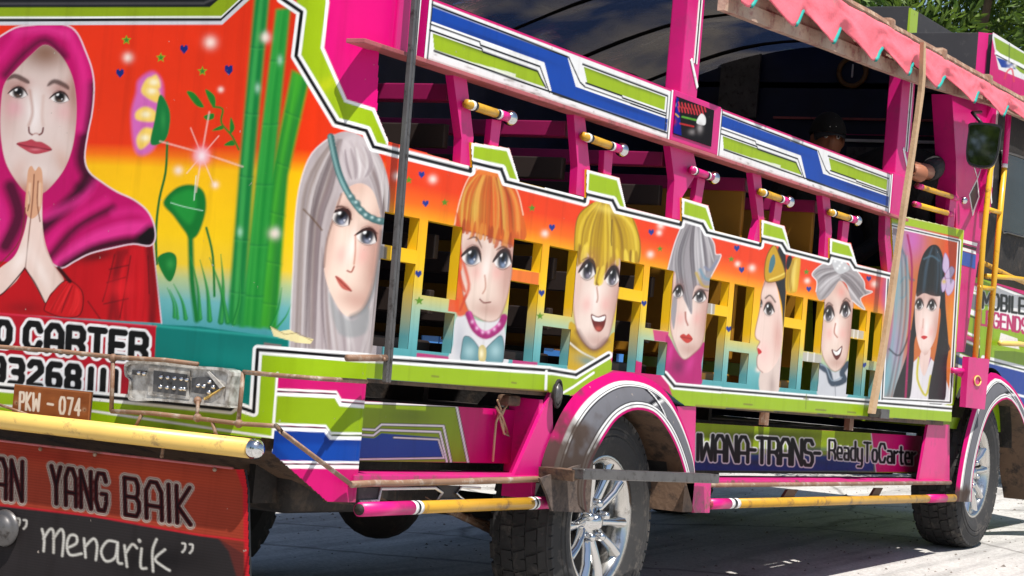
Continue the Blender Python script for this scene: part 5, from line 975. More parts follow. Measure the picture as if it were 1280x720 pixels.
box('panel_back', S(866, 540, yt)[0], S(1152, 545, yt)[0], yt, yt + .015, S(880, 588, yt)[1], S(880, 529, yt)[1], PINK, BUS, 0)
pxplate('gusset', [(1160, 531), (1187, 531), (1187, 603), (1148, 601)], YS + .03, .012, PINK); pxplate('gusset', [(846, 508), (870, 508), (868, 590), (860, 560)], YS + .004, .012, PINK)
for xp in (946, 1053): box('stanchion', S(xp, 540, yt)[0], S(xp + 5, 540, yt)[0], yt - .03, yt - .005, .56, .63, RUST, BUS, 0)
box('chassis_rail', 4.9, 10.4, YS + .42, YS + .50, .34, .50, DARK, BUS); box('chassis_rail', 4.9, 10.4, YF - .50, YF - .42, .34, .50, DARK, BUS)
zt2 = S(1000, 605)[1]
box('step_tread', S(884, 606)[0], S(1188, 604)[0], YS - .006, YS + .18, zt2 - .003, zt2 + .015, PINKD, BUS, .003); tube('step_lip', [S3(884, 606.5, YS - .01), S3(1000, 605.5, YS - .01), S3(1188, 603.5, YS - .01)], .0085, RUST, BUS, 8)
for p in ([(985, 612), (998, 612), (988, 628), (975, 628)], [(1095, 610), (1104, 610), (1096, 625), (1086, 625)]): pxplate('step_bracket', p, YS + .01, .012, BROWN)
# ------------------------------------------------------------------ fenders
def fender(name, outer, inner, lip, y0=YS - .002, y1=YS - .06, stripes=True):
    """arched fender: outer curve against the wall, inner curve standing proud, lip turned in around the wheel"""
    O = cat(outer, False, 6); I = cat(inner, False, 6); n = 46; t = np.linspace(0, 1, n)
    rs = lambda P: np.stack([np.interp(t, np.concatenate([[0], np.cumsum(np.linalg.norm(np.diff(P, axis=0), axis=1))]) / np.sum(np.linalg.norm(np.diff(P, axis=0), axis=1)), P[:, j]) for j in (0, 1)], 1)
    O, I = rs(O), rs(I); m_ = 64; fr = np.linspace(0, 1, m_)
    G = np.zeros((n * 3, m_, 3)); tt = np.linspace(0, n - 1, n * 3)
    ip = lambda P, q: np.stack([np.interp(q, np.arange(n), P[:, j]) for j in (0, 1)], 1)
    OO, II = ip(O, tt), ip(I, tt)
    for i in range(n * 3):
        xo, zo = S(*OO[i], y0); xi, zi = S(*II[i], y1)
        for j, f_ in enumerate(fr):
            s_ = math.sin(f_ * math.pi / 2); G[i, j] = (xo + (xi - xo) * f_, y0 + (y1 - y0) * s_, zo + (zi - zo) * f_)
    fj = np.tile(fr, (n * 3, 1)); ti = np.tile(np.linspace(0, 1, n * 3)[:, None], (1, m_))
    store = {}
    def fn(P):
        key = {tuple(np.round(p, 5)): k for k, p in enumerate(G.reshape(-1, 3))}
        idx = [key[tuple(np.round(p, 5))] for p in P]
        f_ = fj.ravel()[idx]; t_ = ti.ravel()[idx]
        C = np.tile(lin((206, 22, 122)), (len(P), 1))
        def band(a0, a1, col):
            k = np.clip((np.minimum(f_ - a0, a1 - f_)) / .012 + .5, 0, 1)[:, None]; C[:] = C * (1 - k) + lin(col) * k
        band(.22, .93, (238, 238, 238)); band(.31, .33, (20, 20, 22)); band(.36, .78, (122, 122, 128)); band(.36, .385, (60, 60, 64)); band(.755, .78, (60, 60, 64)); band(.84, .865, (20, 20, 22)); band(.93, .96, (200, 50, 130))
        # crossed white ornament at the crown of the arch
        for s_ in (-1, 1):
            dd = np.abs((t_ - lip) * 6 * s_ - (f_ - .57) * 1.0); k = (np.clip((.05 - dd) / .02 + .5, 0, 1) * (np.abs(f_ - .57) < .2))[:, None]; C[:] = C * (1 - k) + lin((40, 40, 44)) * k
            dd = np.abs((t_ - lip - .016) * 6 * s_ - (f_ - .57) * 1.0); k = (np.clip((.03 - dd) / .02 + .5, 0, 1) * (np.abs(f_ - .57) < .2))[:, None]; C[:] = C * (1 - k) + lin((235, 235, 235)) * k
        # caked mud on the trailing leg
        nz = np.array([noise.fractal(Vector(p) * 9, 1.0, 2.0, 4) for p in P])
        k = np.clip((.33 - t_) / .13 + nz * 1.5 + (.05 if stripes else -1.6), 0, 1)[:, None] * .95; C[:] = C * (1 - k) + lin((88, 75, 68)) * k
        return C
    o = skin_mesh(name, G, np.ones((n * 3 - 1, m_ - 1), bool), fn, PRINT, BUS)
    bm = bmesh.new(); R0 = [bm.verts.new(G[i, -1]) for i in range(n * 3)]; R1 = [bm.verts.new(G[i, -1] + np.array([0, .19, 0])) for i in range(n * 3)]; R2 = [bm.verts.new(G[i, -1] + np.array([0, .004, 0]) + (G[i, -2] - G[i, -1]) * np.array([.0, 0, 0])) for i in range(n * 3)]
    for i in range(int(n * 3 * .38), n * 3 - 1): bm.faces.new((R0[i], R0[i + 1], R1[i + 1], R1[i]))
    bmesh.ops.delete(bm, geom=[v for v in bm.verts if not v.link_faces], context='VERTS')
    bmobj('fender_lip', bm, BROWN, o, True)
    return o, G
zz6 = ZM(600, 440, 2.571)
fo = zz6((188, 405), (200, 350), (222, 285), (262, 195), (310, 130), (365, 90), (430, 66), (520, 76), (590, 120), (640, 200), (680, 310), (692, 395))
fi = zz6((345, 515), (338, 450), (352, 370), (375, 320), (405, 265), (445, 212), (500, 186), (560, 200), (605, 255), (640, 330), (665, 420), (672, 500))
fo[0] = (676, 600); fi[0] = (734, 641)
rear_f, GF = fender('rear_fender', fo, fi, .6)
zz8 = ZM(1080, 440, 2.571)
fo2 = zz8((290, 480), (300, 400), (318, 300), (345, 195), (375, 110), (405, 66), (440, 78), (480, 115), (520, 185), (560, 290), (590, 420))
fi2 = zz8((345, 482), (352, 390), (372, 290), (398, 210), (428, 166), (466, 152), (498, 190), (520, 250), (540, 330), (552, 420), (560, 480))
fender('front_fender', fo2, fi2, .55, y1=YS - .035, stripes=False)
# wheel-arch boxes behind the fenders
def arch(xc, zc, r, name='wheel_arch'):
    bm = bmesh.new(); a0, a1 = .15, math.pi - .45; n = 28; A = []; B_ = []
    for k in range(n + 1):
        a = a0 + (a1 - a0) * k / n; A.append(bm.verts.new((xc + r * math.cos(a), YS - .0, zc + r * math.sin(a)))); B_.append(bm.verts.new((xc + r * math.cos(a), YS + .42, zc + r * math.sin(a))))
    for k in range(n): bm.faces.new((A[k], A[k + 1], B_[k + 1], B_[k]))
    bm.faces.new(B_); bmobj(name, bm, DARK, BUS)
# grey bar step in front of the rear wheel, mud flap end
bm = bmesh.new(); bm_bar(bm, S3(722, 592, YS - .14), S3(892, 598, YS - .14), .045, .032, bev=.003); bmobj('bar_step', bm, GREYM, BUS)
pxplate('fender_skirt', [(675, 598), (742, 575), (737, 641), (690, 639), (684, 618)], YS - .055, .008, paint('caked_mud', (92, 78, 70), .85, spread=.3, scale=14, dirt=.4, dirtcol=(56, 48, 46), bump=.4))
pxplate('bar_step_arm', [(716, 588), (735, 588), (735, 596), (716, 602)], YS - .13, .12, BROWN)
pxplate('fender_foot', [(858, 604), (889, 604), (887, 641), (868, 641)], YS - .10, .012, PINKD); box('fender_foot', S(856, 604, YS - .1)[0], S(868, 604, YS - .1)[0], YS - .1, YS + .15, S(860, 640, YS - .1)[1], S(860, 603, YS - .1)[1], BROWN, BUS, 0)
# broken lamp socket beside the fender
bm = bmesh.new(); bmesh.ops.create_uvsphere(bm, u_segments=14, v_segments=10, radius=1.0)
c0 = S3(696, 492, YS - .02)
for v in bm.verts:
    k = 1 + .25 * noise.noise(v.co * 2.2); v.co = Vector((v.co.x * .021 * k, v.co.y * .016 * k, v.co.z * .034 * k)) + c0
bmobj('marker_lamp', bm, GREYM, BUS, True); tube('marker_lamp_rim', [c0 + Vector((.024 * math.cos(a), -.004, .042 * math.sin(a))) for a in np.linspace(0, 6.283, 18)], .005, DARK, BUS, 6)
# ------------------------------------------------------------------ wheels
WR = .385
def tyre_mesh(w=.235, R=WR, rim=.215):
    bm = bmesh.new(); n = 60
    prof = [(rim, -w / 2 + .03), (rim + .012, -w / 2 + .01), (rim + .05, -w / 2 - .004), (rim + .072, -w / 2 - .0075), (rim + .076, -w / 2 - .004), (rim + .082, -w / 2 - .0075), (R - .075, -w / 2 - .006), (R - .07, -w / 2 - .002), (R - .064, -w / 2 - .004), (R - .035, -w / 2 + .004), (R - .014, -w / 2 + .018), (R - .012, -w * .28), (R - .012, -w * .1), (R - .012, w * .1), (R - .012, w * .28), (R - .014, w / 2 - .018), (R - .035, w / 2 - .004), (R - .075, w / 2 + .006), (rim + .05, w / 2 + .004), (rim, w / 2 - .03)]
    rings = [[bm.verts.new((r * math.cos(2 * math.pi * k / n), y, r * math.sin(2 * math.pi * k / n))) for r, y in prof] for k in range(n)]
    for k in range(n):
        for j in range(len(prof) - 1): bm.faces.new((rings[k][j], rings[(k + 1) % n][j], rings[(k + 1) % n][j + 1], rings[k][j + 1]))
    # tread blocks: two shoulder rows and two centre rows, zig-zag grooves between them
    rows = [(-w / 2 + .004, -w * .30, 0.0), (-w * .275, -w * .115, .5), (-w * .09, w * .09, .25), (w * .115, w * .275, .5), (w * .30, w / 2 - .004, 0.1)]
    nb = 62
    for y0, y1, ph in rows:
        for k in range(nb):
            a0 = 2 * math.pi * (k + ph + (.12 if k % 3 == 0 else 0)) / nb; a1 = a0 + 2 * math.pi / nb * (.72 if k % 3 == 0 else .88); sk = .035 * (-1 if k % 2 else 1) * .5 + .02 * (1 if y0 < 0 else -1)
            vs = []
            sh = -.014 if abs(y0) > w * .4 or abs(y1) > w * .4 else 0
            for r_ in (R - .02, R - .0065):
                for a_, y_ in ((a0, y0), (a1, y0), (a1 + sk, y1), (a0 + sk, y1)):
                    rr = r_ + (sh if abs(y_) > w * .4 else 0); vs.append(bm.verts.new((rr * math.cos(a_), y_, rr * math.sin(a_))))
            for q in ((4, 5, 6, 7), (0, 1, 5, 4), (1, 2, 6, 5), (2, 3, 7, 6), (3, 0, 4, 7)): bm.faces.new([vs[i_] for i_ in q])
    bmesh.ops.recalc_face_normals(bm, faces=bm.faces); me = bpy.data.meshes.new('tyre'); bm.to_mesh(me); bm.free(); me.materials.append(RUBBER); return me
def lathe(prof, n=48):
    bm = bmesh.new(); R_ = [[bm.verts.new((r * math.cos(2 * math.pi * k / n), y, r * math.sin(2 * math.pi * k / n))) for r, y in prof] for k in range(n)]
    for k in range(n):
        for j in range(len(prof) - 1): bm.faces.new((R_[k][j], R_[(k + 1) % n][j], R_[(k + 1) % n][j + 1], R_[k][j + 1]))
    return bm
def mesh_of(bm, name, mat, smooth=True):
    bmesh.ops.recalc_face_normals(bm, faces=bm.faces); me = bpy.data.meshes.new(name); bm.to_mesh(me); bm.free(); me.materials.append(mat)
    if smooth: me.polygons.foreach_set('use_smooth', [True] * len(me.polygons))
    return me
TY = tyre_mesh()
RIMM = mesh_of(lathe([(.150, .06), (.170, .02), (.190, -.05), (.196, -.085), (.205, -.098), (.222, -.106), (.228, -.100), (.226, -.088), (.214, -.08)]), 'rim', ALLOY)
DISC = mesh_of(lathe([(.001, -.040), (.15, -.040), (.188, -.030)]), 'dark_disc', DARK)  # dark disc filling the rim so gaps between spokes read as shade
HUB = mesh_of(lathe([(.0005, -.104), (.018, -.103), (.026, -.096), (.029, -.078), (.050, -.074), (.066, -.066), (.070, -.05), (.07, -.02)], 32), 'hub', CHROME)
def spoke_mesh():
    bm = bmesh.new(); prof = [(.055, -.070, .020), (.10, -.082, .0135), (.150, -.092, .0135), (.205, -.094, .021)]
    V = [[bm.verts.new((r, y + dy, s_ * w_)) for (s_, dy) in ((-1, .022), (-.75, 0), (0, -.006), (.75, 0), (1, .022))] for r, y, w_ in prof]
    for a_, b_ in zip(V[:-1], V[1:]):
        for k in range(4): bm.faces.new((a_[k], a_[k + 1], b_[k + 1], b_[k]))
    return mesh_of(bm, 'spoke', CHROME)
SPK = spoke_mesh()
NUT = mesh_of(lathe([(.0005, -.034), (.010, -.033), (.0145, -.024), (.016, 0)], 12), 'lug_nut', CHROME)
def wheel(x, y, z, roll=0.0, flip=False, detail=True, steer=0.0):
    W = bpy.data.objects.new('wheel', None); COL.objects.link(W); W.parent = BUS; W.empty_display_size = .1
    W.matrix_parent_inverse = Matrix.Translation(BUS.location).inverted()
    W.location = (x, y, z); W.rotation_euler = (0, 0, (math.pi if flip else 0) + steer)
    def sub(nm, me, M=None):
        o = bpy.data.objects.new(nm, me); COL.objects.link(o); o.parent = W
        if M is not None: o.matrix_local = M
        return o
    Ry = lambda a: Matrix.Rotation(a, 4, 'Y')
    sub('tyre', TY, Ry(roll)); sub('rim', RIMM)
    if detail:
        sub('dark_disc', DISC); sub('hub', HUB)
        for k in range(5):
            for d_ in (-.27, .27): sub('spoke', SPK, Ry(roll + 2 * math.pi * k / 5 + d_))
            sub('lug_nut', NUT, Ry(roll + 2 * math.pi * (k + .5) / 5) @ Matrix.Translation((.062, -.070, 0)))
    else: sub('dark_disc', DISC)
    return W
xr, zr = S(753, 657, YS + .03); xf, zf = S(1222, 592, YS + .03)
YW = YS + .03 + .11
wheel(xr, YW, gz(xr) + WR - .006, .3); wheel(xf, YW, gz(xf) + WR - .006, .9)
wheel(xr, YF - .14, gz(xr) + WR - .006, .1, True, False); wheel(xf, YF - .14, gz(xf) + WR - .006, .4, True, False)
arch(xr + .03, gz(xr) + WR + .04, .40); arch(xf, gz(xf) + WR + .06, .47)
# axle, differential, leaf springs, fuel tank: what hangs under the floor
for xa in (xr, xf): tube('axle', [(xa, YS + .2, gz(xa) + WR), (xa, YF - .2, gz(xa) + WR)], .045, DARK, BUS, 12)
bm = bmesh.new(); bmesh.ops.create_uvsphere(bm, u_segments=18, v_segments=12, radius=.16); bmesh.ops.translate(bm, verts=bm.verts, vec=(xr, 4.05, gz(xr) + WR)); bmobj('differential', bm, DARK, BUS, True)
for y_ in (YS + .36, YF - .36):
    for k in range(5): tube('leaf_spring', [(xr + (.62 - .1 * k) * (s_ / 6), y_, gz(xr) + WR - .05 - .012 * k + .10 * (s_ / 6) ** 2 * (1 - .1 * k)) for s_ in range(-6, 7)], .011, RUST if k < 3 else BROWN, BUS, 6)
bm = bmesh.new(); bm_box(bm, 4.95, 5.55, YS + .30, YS + .95, .22, .46, .05); bmobj('fuel_tank', bm, DARK, BUS, True)
tube('exhaust_pipe', [(5.2, 4.5, .22), (6.0, 4.5, .2), (8.5, 4.4, .25), (9.8, 4.3, .3)], .03, BROWN, BUS, 10)
# ------------------------------------------------------------------ rear hardware
xb = XR - .10
def RP(px, py, x): return Q3(px, py, x)
bp0 = RP(312, 560.5, xb); bp1 = Vector((xb, YF + .0, bp0.z))
o = tube('bumper_pipe', [bp1, bp0], .026, CREAM, BUS, 20)
for e_, p in ((0, bp0), (1, bp1)):
    bm = bmesh.new(); bmesh.ops.create_uvsphere(bm, u_segments=24, v_segments=16, radius=.027); bmesh.ops.translate(bm, verts=bm.verts, vec=p + Vector((0, -.016 if e_ == 0 else .016, 0))); bmobj('bumper_ball', bm, CHROME, o, True)
for y_ in (3.62, 4.05, 4.5): box('bumper_bracket', xb + .01, XR + .05, y_ - .02, y_ + .02, bp0.z - .02, bp0.z + .02, GREYM, o)
# folded plate closing the tail below the panel
plate('tail_plate', [[(XR + .02, .455), (XR + .22, .45), (4.83, .33), (4.83, .28), (XR + .35, .27), (XR + .06, .40)]], lambda u, v, d: Vector((u, YS + .10 + d, v)), .01, BROWN, BUS)
bm = bmesh.new(); ydl = [YS + .06, YF]
pf = [(XR + .012, .47), (XR + .012, .405), (XR + .10, .365), (XR + .34, .285), (XR + .6, .27)]
V = [[bm.verts.new((x + (.12 if y == ydl[0] else 0), y, z)) for x, z in pf] for y in ydl]
for k in range(4): bm.faces.new((V[0][k], V[0][k + 1], V[1][k + 1], V[1][k]))
bmobj('tail_plate', bm, BROWN, BUS)
# rusty cage rails round the lamps
xc = XR - .07
def cage(pts, r=.0062): return tube('lamp_guard', pts, r, RUST, BUS, 8)
za = ZM(0, 380, 3.879)
cage([RP(-200, 411, xc)] + [RP(*p, xc) for p in za((0, 208), (300, 230), (560, 258), (800, 272), (960, 292))]); cage([RP(*p, xc) for p in za((548, 262), (540, 520))]); cage([RP(*p, xc) for p in za((540, 520), (740, 530), (960, 555), (1155, 580), (1280, 588), (1340, 592))]); cage([RP(*p, xc) for p in za((1155, 580), (1180, 330))])
cage([RP(*za((1180, 330))[0], xc), RP(345, 469, xc), S3(395, 473, YS - .045), S3(458, 477, YS - .02)]); cage([RP(345, 532, xc), S3(352, 540, YS - .05), S3(438, 605, YS - .012)], .0065)
for p, q in (((690, 530), (655, 600)), ((955, 560), (960, 470)), ((1030, 575), (1050, 640))): cage([RP(*za(p)[0], xc), RP(*za(q)[0], xc)], .005)
cage([RP(*za((160, 545))[0], xc), RP(0, 506, xc - .0)], .004)
for p in za((548, 262), (958, 552), (1158, 580)): bm = bmesh.new(); bmesh.ops.create_uvsphere(bm, u_segments=10, v_segments=8, radius=.012); bmesh.ops.translate(bm, verts=bm.verts, vec=RP(*p, xc)); bmobj('weld_bead', bm, RUST, BUS, True)
# tail lamp
xl = XR - .05
lampl = [Q(*p, xl) for p in za((612, 345), (622, 282), (745, 278), (950, 300), (1115, 318), (1120, 390), (1108, 492), (1085, 498), (770, 470), (645, 470), (628, 440), (632, 370))]
m, t, b = nodemat('lamp_lens'); b.inputs['Base Color'].default_value = (.50, .475, .43, 1); b.inputs['Roughness'].default_value = .22; b.inputs['Coat Weight'].default_value = .8; b.inputs['Transmission Weight'].default_value = .25
n_ = t.nodes.new('ShaderNodeTexNoise'); n_.inputs['Scale'].default_value = 40; tcx = t.nodes.new('ShaderNodeTexCoord'); t.links.new(tcx.outputs['Object'], n_.inputs[0]); r_ = t.nodes.new('ShaderNodeValToRGB'); r_.color_ramp.elements[0].color = (.24, .21, .18, 1); r_.color_ramp.elements[1].color = (.62, .60, .56, 1); r_.color_ramp.elements[0].position = .35; r_.color_ramp.elements[1].position = .65; t.links.new(n_.outputs[0], r_.inputs[0]); t.links.new(r_.outputs[0], b.inputs['Base Color']); LENS = m
lamp = plate('tail_lamp', [[tuple(p) for p in cat(lampl, True, 4)]], rear_place(xl), .045, LENS, BUS)
slab0 = plate('lamp_rim', [[tuple(p) for p in cat(lampl, True, 4)], [tuple(np.mean(lampl, axis=0) + (np.array(p) - np.mean(lampl, axis=0)) * np.array([.95, .86])) for p in cat(lampl, True, 4)]], rear_place(xl - .007), .0068, LENS, lamp)
def lampbox(a, b_, mat, dep=.006, nm='lamp_bezel', bev=.003):
    (ya, z_a), (yb, z_b) = Q(*za(a)[0], xl), Q(*za(b_)[0], xl); return box(nm, xl - dep, xl + .002, ya, yb, z_a, z_b, mat, lamp, bev)
def slab(quad, mat, dep, nm): return plate(nm, [[Q(*p, xl) for p in za(*quad)]], rear_place(xl - dep), dep, mat, lamp)
slab(((725, 298), (925, 322), (918, 462), (720, 440)), LENS, .004, 'lamp_bezel'); slab(((752, 322), (912, 342), (906, 446), (748, 424)), GREYM, .006, 'reflector'); slab(((935, 358), (1010, 352), (1075, 406), (1005, 440), (932, 428)), GREYM, .004, 'reflector'); slab(((645, 318), (712, 324), (708, 348), (645, 342)), GREYM, .004, 'reflector')
slab(((1012, 330), (1022, 326), (1092, 402), (1076, 414)), LENS, .008, 'arrow_rib'); slab(((1092, 402), (1076, 414), (998, 466), (996, 456)), CREAM, .008, 'arrow_rib')
LEDM = mesh_of(lathe([(.0004, -.008), (.004, -.007), (.0068, -.002), (.0072, .001)], 10), 'led', CHROME)
def led(p):
    o = bpy.data.objects.new('led', LEDM); v = RP(*za(p)[0], xl - .006); put(o, lamp); o.location = v; o.rotation_euler = (0, 0, -math.pi / 2)
for k in range(4):
    led((783 + k * 33, 354 + k * 3.2)); led((780 + k * 33, 402 + k * 3.2))
led((895, 412)); led((908, 368))
for p in ((962, 396), (990, 399), (1018, 378), (1036, 402), (1015, 428), (675, 334), (700, 338)): led(p)
bm = bmesh.new(); bmesh.ops.create_uvsphere(bm, u_segments=12, v_segments=8, radius=.011); bmesh.ops.translate(bm, verts=bm.verts, vec=RP(*za((958, 468))[0], xl - .01)); bmobj('lamp_screw', bm, RUST, lamp, True)
# number plate
xp = XR - .055
def paint_plate(P):
    px, py = proj(P); c = Canvas(px, py, (150, 92, 54)); rs = random.Random(2)
    for _ in range(40): c.glow(rs.uniform(15, 115), rs.uniform(480, 530), rs.uniform(3, 10), 3, rs.choice([(170, 108, 66), (128, 74, 44)]), .5)
    c.text('PKW', za((98, 428))[0], (6.0, .55), (-.9, 21), [(3.0, (226, 214, 200))], .5, soft=.5); c.line(za((232, 484), (256, 488)), (226, 214, 200), 3, .6, 1, False); c.text('074', za((292, 452))[0], (7.2, .7), (-.9, 20), [(3.0, (226, 214, 200))], .5, soft=.5)
    for p in za((78, 478), (408, 512)): c.glow(p[0], p[1], 3, 3, (196, 160, 130), .9); c.glow(p[0] + .5, p[1] + .6, 1.4, 1.4, (80, 40, 24), .9)
    c.line(za((72, 392), (438, 432), (428, 575)), (190, 130, 90), 1.2, .6, .8, False)
    return c.C
(ya, z_a), (yb, z_b) = Q(*za((72, 388))[0], xp), Q(*za((434, 578))[0], xp)
a_, b_ = np.meshgrid(np.linspace(ya, yb, 220), np.linspace(z_b, z_a, 100), indexing='ij')
pb = box('number_plate', xp + .001, xp + .004, ya, yb, z_b, z_a, BROWN, BUS, 0)
skin_mesh('plate_face', np.stack([np.full_like(a_, xp - .001), a_, b_], -1), np.ones((219, 99), bool), paint_plate, PRINT, pb)
# red and black rubber mud flap with painted words
xm = XR - .06
zc = ZM(0, 440, 2.571)
flap_px = [(-330, 508)] + zc((0, 284), (100, 296), (520, 348), (745, 375), (785, 378), (795, 440), (802, 760), (805, 900)) + [(-330, 790)]
FL = [Q(*p, xm) for p in flap_px]
def paint_flap(P):
    px, py = proj(P); c = Canvas(px, py, (168, 74, 54)); z = zc
    ridge = (np.sin(P[:, 2] * 2 * math.pi / .0075) * .10 + 1)[:, None]; C0 = c.C
    c.glow(150, 590, 160, 12, (196, 84, 52), .6, 6); c.glow(60, 570, 80, 10, (160, 52, 38), .6, 6)
    c.fill(z((-900, 380), (0, 492), (300, 525), (640, 590), (700, 598), (785, 650), (780, 900), (-900, 900)), (58, 54, 55), 1.4, 1, False)
    c.line(z((-900, 385), (0, 492), (300, 527), (640, 588), (790, 606)), (206, 44, 60), 2.4, 1, .9, False); c.line(z((770, 378), (792, 440), (800, 900)), (206, 40, 56), 9, 1.2, .9, False)
    c.fill(z((700, 598), (785, 612), (788, 760), (760, 720), (735, 640)), (120, 56, 50), 2, .7, False)
    c.glow(60, 700, 80, 20, (60, 56, 58), .6); c.glow(200, 700, 60, 20, (32, 30, 32), .7)
    lay = [(12.5, (196, 184, 172)), (10.5, (120, 84, 76)), (8.6, (210, 200, 188)), (6.6, (98, 36, 38)), (2.8, (40, 18, 24))]
    c.text('PAN', z((-62, 335))[0], (13.5, 1.8), (-.4, 49), lay, .5); c.text('YANG', z((165, 366))[0], (12.6, 1.95), (.6, 46), lay, .5); c.text('BAIK', z((400, 404))[0], (19.2, 3.0), (1.2, 46), lay, .48)
    s = z
    for st in (((135, 570), (142, 600), (140, 640)), ((140, 600), (160, 570), (172, 580), (172, 645)), ((172, 600), (195, 570), (205, 590), (200, 655)), ((215, 630), (245, 615), (245, 592), (225, 590), (215, 620), (225, 652), (262, 648)), ((270, 600), (275, 660)), ((274, 625), (300, 600), (312, 620), (308, 668)), ((372, 610), (345, 608), (325, 640), (340, 672), (370, 660), (378, 612), (378, 672), (392, 680)), ((400, 622), (408, 690)), ((405, 645), (425, 618), (440, 630)), ((455, 632), (452, 690), (470, 695)), ((503, 602), (490, 640), (492, 705)), ((530, 635), (498, 665), (525, 690), (545, 702))):
        c.line(s(*st), (176, 172, 166), 3.6, .8, 1, True); c.line(s(*st), (228, 226, 220), 1.6, .8, .8, True)
    c.line(s((447, 605), (449, 608)), (200, 196, 190), 4, .8, 1, False)
    for x0, y0 in ((60, 535), (82, 540), (592, 615), (616, 618)): c.line(s((x0 - 6, y0), (x0 + 3, y0 + 2), (x0 + 2, y0 + 18), (x0 - 6, y0 + 28)), (206, 202, 196), 2.6, .7, 1, True)
    return np.clip(c.C * ridge, 0, 1)
fy = np.linspace(min(p[0] for p in FL), max(p[0] for p in FL), 620); fz = np.linspace(-.02, .46, 210); a_, b_ = np.meshgrid(fy, fz, indexing='ij')
keep = inpoly((a_[:-1, :-1] + a_[1:, 1:]) / 2, (b_[:-1, :-1] + b_[1:, 1:]) / 2, FL)
fl = plate('mud_flap', [FL], rear_place(xm + .002), .008, BLACK, BUS)
skin_mesh('flap_paint', np.stack([np.full_like(a_, xm), a_, b_], -1), keep, paint_flap, PRINT, fl)
bar('flap_strip', Q3(*zc((-500, 225))[0], xm - .008), Q3(*zc((748, 374))[0], xm - .008), .006, .012, MAROON, fl)
for p in zc((130, 312), (305, 330), (690, 378), (520, 335)): bm = bmesh.new(); bmesh.ops.create_uvsphere(bm, u_segments=8, v_segments=6, radius=.006); bmesh.ops.translate(bm, verts=bm.verts, vec=Q3(*p, xm - .012)); bmobj('flap_bolt', bm, RUST, fl, True)
cage([Q3(*zc((525, 300))[0], xm - .01), Q3(*zc((520, 335))[0], xm - .012)], .0045)
tl = RP(2, 660, xm - .02); bm = lathe([(.0005, -.02), (.02, -.018), (.036, -.008), (.040, 0), (.048, 0), (.052, .012)], 24); bmesh.ops.rotate(bm, verts=bm.verts, matrix=Matrix.Rotation(-math.pi / 2, 3, 'Z')); bmesh.ops.translate(bm, verts=bm.verts, vec=tl); bmobj('flap_reflector', bm, GREYM, fl, True)

# ------------------------------------------------------------------ cab side, pillar, ladder, mirror
YC = YS + .06
def paint_cab(P):
    px, py = proj(P); c = Canvas(px, py, (150, 180, 28)); z = ZM(1180, 280, 3.27)
    row = lambda y0, y1, col, x0=0, x1=1200, sl=.42: c.fill(z((x0, y0 + (x0 - 100) * sl), (x1, y0 + (x1 - 100) * sl), (x1, y1 + (x1 - 100) * sl), (x0, y1 + (x0 - 100) * sl)), col, .6, 1, False)
    row(-400, 60, (60, 60, 64)); row(60, 76, WH); row(80, 90, (20, 20, 22)); row(94, 106, WH); row(108, 158, (16, 74, 160)); row(160, 174, WH); row(176, 186, (20, 20, 22)); row(190, 225, (160, 188, 28)); row(228, 240, (206, 30, 120)); row(242, 262, WH); row(266, 276, WH); row(278, 340, (128, 128, 132)); row(344, 366, WH); row(370, 376, (30, 30, 32)); row(380, 440, (150, 178, 26)); row(442, 452, WH); row(456, 476, (206, 20, 120)); row(478, 488, WH); row(492, 540, (24, 24, 26)); row(544, 556, WH); row(560, 590, (14, 60, 140)); row(592, 604, WH); row(606, 640, (206, 20, 120)); row(640, 900, (150, 180, 28))
    # to the front: lime field, lettered sign, blue strip
    c.fill(z((150, 215), (900, 560), (900, 900), (140, 900)), (150, 184, 24), .6, 1, False); c.fill(z((215, 225), (900, 470), (900, 560), (205, 260)), (206, 24, 122), .6, 1, False)
    c.fill(z((160, 560), (330, 600), (900, 760), (900, 900), (160, 700)), (18, 70, 160), .6, 1, False)
    for y0, w_, col in ((545, 5, WH), (552, 1.8, (20, 20, 22)), (560, 2, WH), (662, 3, WH)): c.line(z((160, y0), (330, y0 + 44), (900, y0 + 190)), col, w_, .6, 1, False)
    c.fill(z((218, 250), (330, 292), (700, 420), (690, 590), (330, 438), (170, 418)), (240, 240, 240), .6, 1, False); c.line(z((218, 250), (330, 292), (700, 420)), (20, 20, 22), 1, .5, 1, False)
    c.text('MOBILE', z((160, 280))[0], (7.6, 1.15), (-.6, 19), [(4.6, (240, 240, 240)), (3.4, (20, 18, 20))], .42, soft=.5); c.text('LEGENDS', z((150, 352))[0], (6.6, 1.3), (-.6, 18), [(3.0, (190, 36, 110))], .4, soft=.5)
    c.fill(z((232, 445), (300, 468), (308, 512), (222, 495)), (236, 236, 236), .6, 1, False)
    return c.C
xa, xb = 9.96, 12.3
a_, b_ = np.meshgrid(np.linspace(xa, xb, 330), np.linspace(.60, 1.36, 250), indexing='ij')
cab = skin_mesh('cab_side', np.stack([a_, np.full_like(a_, YC), b_], -1), np.ones((329, 249), bool), paint_cab, MURAL, BUS)
box('cab_body', xa, xb, YC + .004, YF - .06, .60, 1.36, LIME, BUS, .0)
tube('cab_rail', [S3(1250, 429, YC - .03), S3(1275, 430, YC - .03), S3(1330, 441, YC - .03)], .014, CREAM, BUS)
tube('cab_rail', [S3(1228, 328, YC - .04), S3(1262, 345, YC - .04), S3(1330, 375, YC - .04)], .012, YELP, BUS); tube('cab_rail', [S3(1232, 345, YC - .045), S3(1262, 347, YC - .045), S3(1330, 356, YC - .045)], .013, YELL, BUS)
